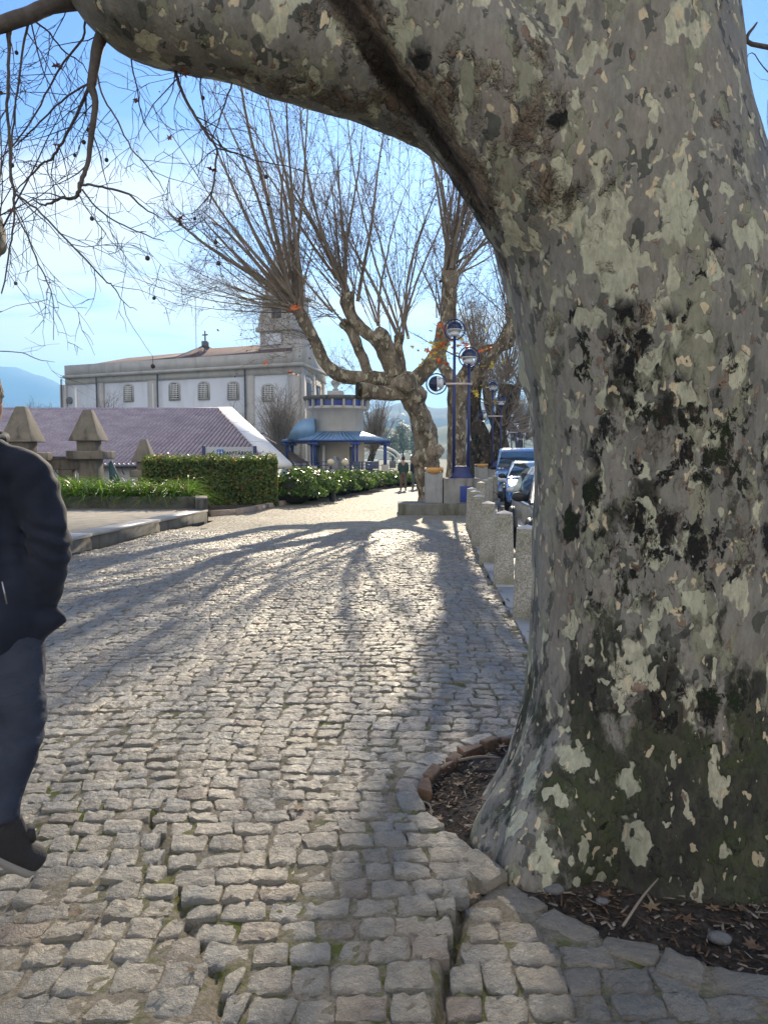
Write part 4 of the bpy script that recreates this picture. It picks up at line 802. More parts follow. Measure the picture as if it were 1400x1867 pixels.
    def scat(c, n, sx, sz): return [P(c[0]+rng.gauss(0, sx), c[1]+rng.gauss(0, sz), Y-.5+rng.uniform(-.5, .5)) for _ in range(n)]
    leafspray('orange_leaves', root, scat((540, 563), 6, 6, 4)+scat((800, 640), 12, 10, 16)+scat((850, 632), 12, 25, 8)+scat((490, 668), 2, 10, 6)+scat((535, 682), 3, 6, 4)+scat((805, 610), 5, 10, 20), rng, M['leaf_orange'], .12)
    leafspray('yellow_leaves', root, scat((797, 640), 16, 12, 18)+scat((845, 625), 14, 30, 12)+scat((760, 640), 6, 20, 20)+scat((880, 690), 14, 30, 25), rng, M['leaf_yellow'], .10)
    leafspray('dead_leaves', root, scat((450, 450), 10, 90, 90)+scat((600, 350), 14, 80, 90), rng, M['leaf_brown'], .06)
mid_tree()
def pollard(label, px, pyb, Y, s, trunk, limbs, knobs, seed, n=26, mat='bark2', tw='twig', L=4.6, sub=8, ss=2, sp=.55, r0=.04, vox=.06):
    rng = random.Random(seed); b = np.array([P(px, pyb, Y)[0], Y, 0.]); root = thing('plane_tree', label, 'tree', b)
    sp_ = smoothpath(*px_path([(a, c, Y+dy, r) for a, c, dy, r in trunk]), 6); blob([tube(*sp_, 18)], vox, 'trunk', M[mat], root, 3, lambda V: .05*vnoise(V, 2.0, 4, seed))
    for l in limbs:
        pth = smoothpath(*px_path([(a, c, Y+dy, r) for a, c, dy, r in l]), 6); blob([tube(*pth, 14)], vox, 'branch', M[mat], root, 2, lambda V: .04*vnoise(V, 2.2, 3, seed+1))
    mb = MB(); shoots(mb, [(P(a, c, Y+dy), .25, w, ll, bi) for a, c, dy, w, ll, bi in knobs], rng, n, L, sp, r0, sub=sub, subsub=ss); mb.build('crown', M[tw], root, True)
    return root
pollard('grey mottled pollarded plane tree with straight trunk between the two blue lamp posts', 832, 882, 30, 1,
    [(833, 905, 0, .50), (832, 860, 0, .40), (833, 800, 0, .38), (833, 740, 0, .38), (836, 705, 0, .42), (838, 690, 0, .36)],
    [[(836, 715, 0, .30), (818, 685, 0, .26), (806, 660, .3, .24), (800, 630, .4, .24), (808, 590, .5, .24)], [(838, 712, 0, .32), (862, 690, 0, .26), (885, 668, -.2, .24), (905, 640, -.2, .22), (925, 605, -.2, .24), (938, 585, -.2, .26)], [(840, 690, .5, .2), (870, 640, .5, .18), (910, 634, .5, .17), (935, 622, .5, .2)]],
    [(938, 580, -.2, 1.0, 1.0, (.1, 0, .6)), (808, 580, .5, .7, 1.0, (0, .2, .7)), (935, 615, .5, .7, .8, (0, 0, .4)), (880, 665, -.2, .35, .6, (0, 0, .3))], 31, n=30)
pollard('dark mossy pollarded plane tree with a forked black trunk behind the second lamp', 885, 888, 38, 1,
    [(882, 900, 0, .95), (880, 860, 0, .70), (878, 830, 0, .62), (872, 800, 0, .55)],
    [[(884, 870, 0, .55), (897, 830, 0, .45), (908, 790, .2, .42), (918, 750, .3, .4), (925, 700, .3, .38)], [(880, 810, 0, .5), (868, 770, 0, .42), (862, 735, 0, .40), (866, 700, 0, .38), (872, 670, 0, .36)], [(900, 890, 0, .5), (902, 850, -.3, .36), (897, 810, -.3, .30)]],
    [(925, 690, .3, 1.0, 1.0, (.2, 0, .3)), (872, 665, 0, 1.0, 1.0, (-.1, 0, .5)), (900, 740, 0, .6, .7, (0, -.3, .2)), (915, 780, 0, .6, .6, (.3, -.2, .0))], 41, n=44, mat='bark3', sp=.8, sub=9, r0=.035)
pollard('leaning plane tree with tangled low shoots further along the kerb', 925, 868, 70, 1,
    [(925, 880, 0, .6), (922, 840, 0, .5), (915, 800, 0, .5), (905, 770, 0, .5)],
    [[(915, 800, 0, .4), (935, 750, 0, .35), (945, 700, 0, .35)], [(912, 800, 0, .4), (890, 740, 0, .35), (885, 700, 0, .35)]],
    [(945, 700, 0, 1.0, 1.0, (0, 0, .3)), (885, 700, 0, 1.0, 1.0, (-.2, 0, .3)), (925, 760, 0, .9, .9, (.1, -.2, .1)), (950, 780, 0, .8, .8, (.2, 0, .0))], 51, n=42, mat='bark3', tw='twig_bg', sp=.9, sub=8, ss=1, r0=.04, vox=.08)
pollard('farthest tangled plane tree at the end of the lamp row', 950, 856, 96, 1,
    [(950, 868, 0, .6), (948, 830, 0, .5), (944, 790, 0, .5)],
    [[(946, 800, 0, .4), (965, 750, 0, .35), (975, 710, 0, .35)], [(944, 800, 0, .4), (925, 750, 0, .35), (915, 700, 0, .35)]],
    [(975, 710, 0, 1.0, 1.1, (0, 0, .3)), (915, 700, 0, 1.0, 1.1, (-.2, 0, .3)), (945, 770, 0, .9, 1., (.1, -.2, .1)), (960, 800, 0, .9, .9, (.2, 0, .0)), (935, 800, 0, .9, .9, (-.2, 0, .0))], 61, n=48, mat='bark3', tw='twig_bg', sp=.95, sub=8, ss=1, r0=.05, vox=.1)
def small_tree(label, px, pyb, Y, trunk_h, r, n, L, sp, seed, tw='twig_bg', r0=.05, z0=0, name='bare_tree', grp=None, lean=0):
    rng = random.Random(seed); b = P(px, pyb, Y); b[2] = z0; root = thing(name, label, 'tree', b, 0, grp)
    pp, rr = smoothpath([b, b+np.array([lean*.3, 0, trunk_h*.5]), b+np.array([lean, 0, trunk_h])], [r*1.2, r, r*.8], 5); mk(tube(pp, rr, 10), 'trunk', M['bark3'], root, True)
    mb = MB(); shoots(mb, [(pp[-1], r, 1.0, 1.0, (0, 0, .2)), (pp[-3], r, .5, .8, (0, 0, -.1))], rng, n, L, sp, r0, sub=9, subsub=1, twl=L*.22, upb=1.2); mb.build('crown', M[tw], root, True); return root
small_tree('bare fan shaped tree in front of the church beside the round kiosk', 513, 838, 66, 1.6, .3, 110, 5.6, .55, 71, tw='twig', r0=.06)
small_tree('bare low tree standing just right of the round kiosk drum', 672, 838, 64, 2.2, .28, 80, 4.4, .6, 72, tw='twig', r0=.05, lean=.5)
small_tree('thin bare tree showing over the low tiled roof before the church wall', 433, 838, 62, 1.6, .22, 46, 4.0, .5, 73, r0=.045)
small_tree('wispy bare tree rising over the roof ridge below the left church windows', 195, 838, 66, 2.4, .2, 44, 4.4, .5, 74, r0=.045)
for i, (px, Y, h, lab) in enumerate(((60, 110, 6, 'bare tree left of the church against the blue hill, the taller one'), (92, 118, 5.5, 'bare tree left of the church against the blue hill, nearer the church corner'), (-8, 90, 4.5, 'dark bare treetop at the left edge over the roof'))):
    small_tree(lab, px, 838, Y, 3.5, .3, 50, h, .5, 80+i, r0=.07)
# the stub of a neighbour tree at the left edge
def left_tree():
    rng = random.Random(91); Y = 6.2; b = np.array([-5.0, Y, 0.0]); root = thing('plane_tree', 'rough knobbly plane tree whose cut limb pokes in at the left edge', 'tree', b)
    blob([tube(*smoothpath([b, (-5.0, Y, 1.2), (-4.9, Y, 2.2), (-4.6, Y, 2.9), P(-75, 430, Y), P(-25, 418, Y), P(4, 418, Y)], [.36, .28, .27, .25, .22, .18, .14], 6), 18)]+[sphere(tuple(P(-12, 430, Y)), .11, 12, 8, (1, 1, 1.6))], .04, 'trunk', M['bark2'], root, 3, lambda V: .03*vnoise(V, 5, 3, 2))
    mb = MB(); shoots(mb, [(P(-10, 400, Y), .08, 1, 1, (-.2, .2, .3))], rng, 16, 1.6, .7, .012, sub=5, subsub=1, twl=.3); mb.build('crown', M['twig_dark'], root, True)
left_tree()
# ------------------------------------------------------------------ foliage
M['hedge'] = leafmat('hedge_leaf', (0.05, 0.09, 0.016), (0.20, 0.27, 0.05), (0.38, 0.16, 0.06), .5); M['shrub'] = leafmat('shrub_leaf', (0.03, 0.065, 0.016), (0.19, 0.30, 0.045), None, .5, .3)
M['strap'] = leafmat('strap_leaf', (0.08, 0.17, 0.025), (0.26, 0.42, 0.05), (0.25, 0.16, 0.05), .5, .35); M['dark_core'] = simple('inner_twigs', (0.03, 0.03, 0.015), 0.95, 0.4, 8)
M['petal'] = simple('pale_pink_petal', (0.75, 0.52, 0.52), 0.6, 0.15, 8); M['petal_lilac'] = simple('lilac_white_petal', (0.72, 0.66, 0.80), 0.6, 0.1, 8)
def leaves(C, N_, s, ar=.5):
    """one folded leaf (2 quads-tris) per point; C (n,3), outward N_ (n,3)"""
    n = len(C); A = NR.normal(0, 1, (n, 3)); A /= np.linalg.norm(A, axis=1, keepdims=True); Nn = N_+NR.normal(0, .55, (n, 3)); Nn /= np.linalg.norm(Nn, axis=1, keepdims=True)
    T = np.cross(Nn, A); T /= np.linalg.norm(T, axis=1, keepdims=True)+1e-9; B = np.cross(Nn, T); sz = (s*NR.uniform(.6, 1.3, n))[:, None]
    p0 = C-T*sz; p1 = C+B*sz*ar+Nn*sz*.15; p2 = C+T*sz; p3 = C-B*sz*ar+Nn*sz*.15
    V = np.stack([p0, p1, p2, p3], 1).reshape(-1, 3); i = np.arange(n)*4; F = np.stack([i, i+1, i+2, i+3], 1); return V, F
def leafcloud(name, mat, parent, C, N_, s, ar=.5, label=None):
    V, F = leaves(C, N_, s, ar); tone = np.repeat(NR.uniform(0, 1, len(C)), 4); o = MB().add((V, F)).build(name, mat, parent, False, True, {'tone': tone}); return o
def surf_pts(poly_pts, n, w, h0, h1, bump=.06):
    """points over the faces of a hedge running along a path (xy list)"""
    P_ = np.array(poly_pts, float); seg = np.linalg.norm(np.diff(P_, axis=0), axis=1); cum = np.concatenate([[0], np.cumsum(seg)]); out_ = []; nor = []
    for _ in range(n):
        t = R.random()*cum[-1]; i = min(np.searchsorted(cum, t, 'right')-1, len(seg)-1); f = (t-cum[i])/seg[i]; c = P_[i]*(1-f)+P_[i+1]*f; d = (P_[i+1]-P_[i])/seg[i]; nn_ = np.array([d[1], -d[0]])
        k = R.random(); z = R.uniform(h0, h1)
        bb = bump*mnoise.noise((c[0]*1.7, c[1]*1.7, z*1.7))*2
        if k < .52: off, no, z2 = w/2, (nn_[0], nn_[1], .2), z
        elif k < .66: off, no, z2 = -w/2, (-nn_[0], -nn_[1], .2), z
        else: off, no, z2 = R.uniform(-w/2, w/2), (0, 0, 1), h1
        dep = R.gauss(-.03, .06); q = c+nn_*off; out_.append([q[0]+no[0]*(dep+bb), q[1]+no[1]*(dep+bb), z2+no[2]*(dep+bb)]); nor.append(no)
    # ends
    for e, s_ in ((0, -1), (-1, 1)):
        d = (P_[1]-P_[0]) if e == 0 else (P_[-1]-P_[-2]); d = d/np.linalg.norm(d); nn_ = np.array([d[1], -d[0]])
        for _ in range(int(n*.06)): q = P_[e]+nn_*R.uniform(-w/2, w/2)+d*s_*(.03-abs(R.gauss(0, .05))); out_.append([q[0], q[1], R.uniform(h0, h1)]); nor.append((d[0]*s_, d[1]*s_, .2))
    return np.array(out_), np.array(nor)
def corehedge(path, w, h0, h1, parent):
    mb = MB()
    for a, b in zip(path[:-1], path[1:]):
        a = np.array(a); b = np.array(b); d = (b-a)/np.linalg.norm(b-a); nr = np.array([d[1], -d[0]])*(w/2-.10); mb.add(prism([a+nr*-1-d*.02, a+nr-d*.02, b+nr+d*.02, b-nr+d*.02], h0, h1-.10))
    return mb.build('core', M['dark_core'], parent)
hA = G(247, 928)[:2]+np.array([0, 1.0]); hB = G(508, 925)[:2]+np.array([-.2, 1.0])
hp = [hA, (hA+hB)/2+np.array([0, .05]), hB]
o = thing('hedge', 'clipped box hedge with browned leaf tips in front of the toilets sign', 'hedge', (*((hA+hB)/2), 0))
corehedge(hp, 1.6, .05, 1.40, o); C, N_ = surf_pts(hp, 22000, 1.6, .05, 1.41, .10); leafcloud('foliage', M['hedge'], o, C, N_, .05)
def shrub(label, c, r, h, n, mat='shrub', s=.07, flowers=0, cat='shrub', name='flowering_shrub', grp=None):
    o = thing(name, label, cat, c, 0, grp); th = NR.uniform(0, 2*math.pi, n); ph = np.arccos(NR.uniform(-.15, 1, n)); rr = 1-np.abs(NR.normal(0, .16, n)); rr = rr*(1+.22*np.sin(th*3+c[0])+.15*np.sin(ph*5+c[1]))
    D = np.stack([np.sin(ph)*np.cos(th), np.sin(ph)*np.sin(th), np.cos(ph)], -1); C = D*rr[:, None]*np.array([r, r, h*.62])+np.array(c)+np.array([0, 0, h*.38]); C[:, 2] = np.maximum(C[:, 2], .03)
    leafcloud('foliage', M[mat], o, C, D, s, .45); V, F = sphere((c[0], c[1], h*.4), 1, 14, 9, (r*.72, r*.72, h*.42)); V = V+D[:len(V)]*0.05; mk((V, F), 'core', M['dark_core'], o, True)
    if flowers:
        m = MB()
        for _ in range(flowers):
            k = R.randrange(n); q = C[k]+D[k]*.07
            if q[1] > c[1]+.3*r and R.random() < .6: continue
            for j in range(3): m.add(sphere(tuple(q+np.array([R.uniform(-.02, .02) for _ in range(3)])), R.uniform(.016, .034), 6, 4, (1, 1, .7)))
        m.build('blossoms', M['petal'], o, True)
    return o
SH = [(528, 922, .95, 1.15, 3, 'low dark shrub at the hedge end beside the path kerb'), (556, 916, 1.0, 1.2, 26, 'pink flowering shrub just right of the tall clipped hedge'), (585, 910, .95, 1.1, 24, 'pink flowering shrub left of the small black bollard'), (612, 905, 1.0, 1.05, 34, 'pink flowering shrub behind the small black bollard'),
      (640, 900, 1.0, 1.0, 46, 'densely pink flowering shrub in the middle of the flower bed'), (664, 896, .95, .9, 30, 'low pink flowering shrub at the far end of the flower bed')]
for px, py, r, h, fl, lab in SH: h *= .86; c = G(px, py)+np.array([0, 1.0, 0]); shrub(lab, c, r, h, 2600, 'shrub', .075, fl*2, grp='flowering shrubs along the path')
SH2 = [(682, 892, .9, .75, 'small dark clipped shrub next after the pink shrubs'), (700, 890, .9, .7, 'small rounded evergreen shrub left of the man in the green jacket'), (722, 888, .9, .7, 'small rounded evergreen shrub directly behind the man in the green jacket'), (745, 886, .9, .7, 'small evergreen shrub between the man and the plane trunk')]
for px, py, r, h, lab in SH2: c = G(px, py)+np.array([0, 1.2, 0]); shrub(lab, c, r, h, 1500, 'shrub', .07, 0, name='evergreen_shrub', grp='low evergreen shrubs by the far path')
# kerb of the flower bed
kp = [G(x, y)[:2] for x, y in ((385, 941), (430, 938), (470, 931), (510, 922), (560, 912), (610, 903), (660, 894), (700, 889), (740, 885), (762, 882))]
mb = MB()
for a, b in zip(kp[:-1], kp[1:]):
    d = (b-a)/np.linalg.norm(b-a); nr = np.array([d[1], -d[0]]); m = max(1, int(np.linalg.norm(b-a)/1.0))
    for j in range(m): p = a+(b-a)*j/m+d*.01; q = a+(b-a)*(j+1)/m-d*.01; mb.add(prism([p, q, q-nr*.16, p-nr*.16], -.1, .13))
tag(mb.build('kerb', M['brick_kerb'] if 'brick_kerb' in M else simple('reddish_kerb', (0.34, 0.26, 0.20), .85, .25, 6, .5, 40)), kind='structure')
bed = [tuple(p+np.array([-.05, .17])) for p in kp]+[(3.5, kp[-1][1]+1), (2.5, kp[-1][1]+5), (-14, kp[-1][1]+5), (-14, kp[0][1]+.6)]
struct(prism(bed, -.1, .07), 'flower_bed', M['soil'])
# strap leaved plants
def agapanthus(c, seed, lab, n=85, L=.62):
    rg = np.random.RandomState(seed); o = thing('strap_leaved_plant', lab, 'plant', c, 0, 'strap leaved plants in the planter'); V = []; F = []; tn = []
    for i in range(n):
        th = rg.uniform(0, 6.28); l = L*rg.uniform(.6, 1.15); up = rg.uniform(.45, 1.25); w = rg.uniform(.012, .022); d = np.array([math.cos(th), math.sin(th), 0]); s = np.array([-d[1], d[0], 0]); b = np.array(c)+d*rg.uniform(0, .12); k = 6; i0 = len(V); tt = rg.uniform(0, 1)
        for j in range(k):
            t = j/(k-1); p = b+d*l*(.15*t+.65*t*t)*(1.5-up*.6)+np.array([0, 0, l*(up*t-.75*t*t*(.8+.3*rg.rand()))]); ww = w*(1-t**3)*(.7+.6*t*(1-t)*2)+.001; V += [p-s*ww, p+np.array([0, 0, -.006]), p+s*ww]; tn += [tt]*3
        for j in range(k-1):
            a = i0+j*3; F += [(a, a+1, a+4, a+3), (a+1, a+2, a+5, a+4)]
    MB().add((np.array(V), F)).build('leaves', M['strap'], o, True, True, {'tone': tn})
    if rg.rand() < .8:
        for _ in range(rg.randint(1, 4)): m = MB(); q = np.array(c)+np.array([rg.normal(0, .2), rg.normal(0, .2), rg.uniform(.3, .5)]); m.add(sphere(tuple(q), rg.uniform(.016, .028), 6, 4)); m.add(tube([q-np.array([0, 0, .3]), q], .003, 4)); m.build('flower', M['petal_lilac'], o, True)
places_ = ['at the right end of the planter by the hedge', 'second from the right end of the planter', 'third from the right end of the planter', 'fourth from the right end of the planter', 'below the small cut pinnacle', 'right of the large pinnacle pillar', 'in front of the large pinnacle pillar', 'left of the large pinnacle pillar', 'under the stone balustrade beam', 'under the left part of the balustrade', 'beside the shoulder of the walking man', 'behind the shoulder of the walking man']
ORD = ['rightmost', 'second from right', 'third from right', 'fourth from right', 'fifth from right', 'sixth from right', 'seventh from right', 'eighth from right', 'ninth from right', 'tenth from right', 'eleventh from right', 'twelfth from right', 'thirteenth from right', 'fourteenth from right', 'fifteenth from right', 'sixteenth from right', 'leftmost']
for i in range(34):
    front = i % 2 == 0; x = pl0[0]-.95-i*.155*1.15+R.uniform(-.06, .06); y = BEDY+(.05 if front else .62)+R.uniform(-.05, .05); z = .40
    lab = '%s strap leaved plant in the %s row of the planter' % (ORD[i//2], 'front' if front else 'back')
    agapanthus((x, y, z), 100+i, lab, 90, R.uniform(.85, 1.1))

# ------------------------------------------------------------------ pinnacles and balustrade
def pinnacle(px, w, ytop, ycap, lab, Y=27.5, pillar=True, cx=True):
    c = P(px, 900, Y); c[2] = 0; o = thing('stone_pinnacle', lab, 'pinnacle', c, 0, 'granite pinnacles of the balustrade'); zt = P(px, ytop, Y)[2]; zc = P(px, ycap, Y)[2]; W = w/FPX*Y
    V, F = box((c[0], Y, (zt+zc)/2), (W, W, zt-zc), 0, (.26, .26)); V2, F2 = bevbox((c[0], Y, (zt+zc)/2), (W, W, zt-zc), .03, 0, (.26, .26)); mk((V2, F2), 'cap', M['granite'], o)
    mk(bevbox((c[0], Y, zc-.17), (W*.60, W*.60, .34), .02), 'neck', M['granite'], o)
    mk(bevbox((c[0]+.05, Y, zc-.50), (W*1.22, W*1.1, .30), .03), 'abacus', M['granite'], o)
    if pillar: mk(bevbox((c[0]+.05, Y, (zc-.65)/2), (W*.60, W*.6, zc-.65), .02), 'pillar', M['granite'], o)
pinnacle(165, 55, 747, 804, 'tall weathered granite pinnacle with pyramid cap on a square pillar')
pinnacle(45, 60, 741, 806, 'leftmost granite pinnacle, half hidden by the walking man', 26.5)
pinnacle(265, 38, 801, 842, 'small low granite pinnacle whose top shows over the hedge corner', 33)
o = thing('stone_balustrade', 'weathered granite balustrade beam running left from the tall pinnacle', 'balustrade', (P(100, 880, 27.5)[0], 27.5, 0))
zb = P(100, 846, 27.5)[2]; xr = P(150, 850, 27.5)[0]; mk(bevbox(((xr-12)/2, 27.5, zb), (12+xr, .42, .40), .03), 'rail', M['granite'], o); mk(bevbox(((xr-12)/2-.05, 27.45, zb+.24), (12+xr, .50, .07), .02), 'coping', M['conc_dark'], o)
for i in range(6): x = xr-.55-i*1.75; mk(bevbox((x, 27.5, zb/2-.1), (.5, .36, zb), .02), 'post', M['granite'], o)
c = P(213, 862, 27.0); o = thing('blue_tarpaulin', 'dark teal cloth hanging right of the tall pinnacle pillar', 'cloth', (c[0], 27.2, 0)); a_, b_, c_, d_ = P(203, 838, 27.2), P(222, 884, 27.0), P(200, 884, 27.1), P(198, 845, 27.2); mk(slab(a_, d_, c_, b_, .03), 'sheet', simple('teal_cloth', (.03, .08, .09), .7, .3, 5), o)
bl = P(205, 880, 28.5); struct(bevbox((bl[0]+.6, 29, .22), (4.4, 1.6, .4), .02), 'stone_step', M['kerb'])

# ------------------------------------------------------------------ low tiled building
def tiled_building():
    Ye, Yr = 38.0, 50.5; ze = P(300, 848, Ye)[2]; zr = P(200, 746, Yr)[2]; xl = -26.0; xre = P(500, 836, Ye)[0]-.15; xrr = P(402, 750, Yr)[0]-.15
    o = thing('low_building', 'low white building under a long reddish ribbed tile roof with white verge', 'building', (-14, Ye+1, 0))
    L = math.hypot(Yr-Ye, zr-ze); un = np.array([0, (Yr-Ye)/L, (zr-ze)/L]); nr = np.array([0, -un[2], un[1]])
    pitch = .23; V = []; F = []; mb = MB(); m = int(round(L/.38)); prof = np.linspace(0, 2*math.pi, 9)[:-1]
    xs = np.arange(xl, max(xre, xrr)+.3, pitch/8); pr = .075*np.maximum(np.cos(2*math.pi*xs/pitch), -.35)
    rows = []
    for j in range(m):
        for t, lift in ((j/m, .03), ((j+1)/m, .0)):
            base = np.array([0, Ye, ze])+un*L*t; xe = xre+(xrr-xre)*t; X = np.minimum(xs, xe); rows.append(np.stack([X, base[1]+nr[1]*(pr+lift), base[2]+nr[2]*(pr+lift)], -1))
    rows = np.array(rows); K = len(xs); idx = np.arange(rows.shape[0]*K).reshape(-1, K); F = np.stack([idx[:-1, :-1], idx[:-1, 1:], idx[1:, 1:], idx[1:, :-1]], -1).reshape(-1, 4)
    V = rows.reshape(-1, 3); ok = (np.ptp(V[F][:, :, 0], axis=1) > 1e-4); F = F[ok]; val = np.cos(2*math.pi*V[F][:, :, 0].mean(1)/pitch) < -.15; rm = MB(); rm.add((V, F[~val]), 0); rm.add((V, F[val]), 1); rm.build('roof', [M['tile'], M['tile_shade']], o)
    # back slope + verge + ridge + walls
    mk(slab((xl, Yr, zr-.05), (xrr, Yr, zr-.05), (xre, Yr+7.5, ze), (xl, Yr+7.5, ze), .1), 'back_slope', M['tile'], o)
    vw = 1.05; a = np.array([xre, Ye-.15, ze-.05]); b = np.array([xrr, Yr, zr+.02]); mk(slab(a+nr*.14, a+nr*.14+(vw, 0, 0), b+nr*.14+(vw*.85, 0, 0), b+nr*.14, .30, nr), 'verge', M['whitepaint'], o)
    for t in (.15, .32, .49, .66, .83): q = a+(b-a)*t+nr*.145; mk(slab(q, q+(vw, 0, 0), q+(vw, 0, 0)+un*.03, q+un*.03, .004, nr), 'verge_joint', M['lead'], o)
    mk(tube([(xl, Yr, zr+.03), (xrr, Yr, zr+.03)], .09, 10), 'ridge', M['tile'], o, True); mk(tube([(xl, Ye-.06, ze-.04), (xre, Ye-.06, ze-.04)], .07, 8), 'gutter', M['lead'], o, True)
    mk(box(((xl+xre)/2, Ye+4.4, ze/2-.4), (xre-xl-.4, 7.6, ze+.5)), 'wall', M['white'], o)
    v, f = prism([(Ye+.5, ze-.2), (Ye+14.5, ze-.2), (Yr, zr-.1)], 0, .2); V = np.stack([v[:, 2]+xre-1.9*0-.25, v[:, 0], v[:, 1]], -1)
    for i in range(12): x = xre-3-i*1.1; mk(tube([(x, Ye+.35, ze-.45), (x, Ye+.1, ze-.3), (x, Ye, ze-.08)], .03, 6), 'gutter_bracket', M['lead'], o, True)
tiled_building()
def sign():
    Y = 31.0; x0 = P(372, 828, Y)[0]; x1 = P(465, 828, Y)[0]; zt = P(400, 814, Y)[2]; zb_ = P(400, 837, Y)[2]; o = thing('toilets_sign', 'pale sign reading SANITÁRIOS with arrow and blue pictogram between two blue posts', 'sign', ((x0+x1)/2, Y, 0))
    mk(bevbox(((x0+x1)/2, Y, (zt+zb_)/2), (x1-x0-.1, .05, zt-zb_-.03), .005), 'panel', simple('sign_panel', (0.50, 0.52, 0.55), .5, .04), o)
    for x in (x0, x1): mk(bevbox((x, Y, (zt+.02)/2), (.13, .13, zt+.02), .01), 'post', M['navy'], o)
    cu = bpy.data.curves.new('sign_text', 'FONT'); cu.body = 'SANITÁRIOS'; cu.size = .205; cu.extrude = .004; cu.align_x = 'RIGHT'; cu.offset = .004; tmp = bpy.data.objects.new('tmp', cu); COL.objects.link(tmp); me = bpy.data.meshes.new_from_object(tmp.evaluated_get(bpy.context.evaluated_depsgraph_get())); bpy.data.objects.remove(tmp); me.materials.clear(); me.materials.append(M['lead2']); t = bpy.data.objects.new('lettering', me); COL.objects.link(t)
    t.parent = o; t.location = (x1-.12-(x0+x1)/2, -.033, (zt+zb_)/2-.085); t.rotation_euler = (math.pi/2, 0, 0)
    zc = (zt+zb_)/2; px_ = x0+.33
    m = MB()
    for p, q in (((.09, .09), (-.08, -.08)), ((-.09, -.09), (.03, -.09)), ((-.09, -.09), (-.09, .03))):
        a = np.array([px_+p[0], Y-.034, zc+p[1]]); b = np.array([px_+q[0], Y-.034, zc+q[1]]); d = (b-a)/np.linalg.norm(b-a); w = np.array([-d[2], 0, d[0]])*.016; m.add(slab(a-w, a+w, b+w, b-w, .006, (0, -1, 0)))
    m.build('arrow', M['lead2'], o); bx = x0+.66; mk(box((bx, Y-.03, zc), (.27, .012, .27)), 'pictogram', simple('pictogram_blue', (.03, .17, .55), .5, .05), o)
    for s in (-1, 1): m = MB(); m.add(sphere((bx+s*.06, Y-.04, zc+.075), .02, 8, 6)); m.add(box((bx+s*.06, Y-.04, zc-.01), (.05 if s < 0 else .07, .008, .1))); m.add(box((bx+s*.06, Y-.04, zc-.085), (.035, .008, .06))); m.build('pictogram_figure', M['whitepaint'], o)
M['lead2'] = simple('sign_letter', (.03, .035, .04), .6)
sign()

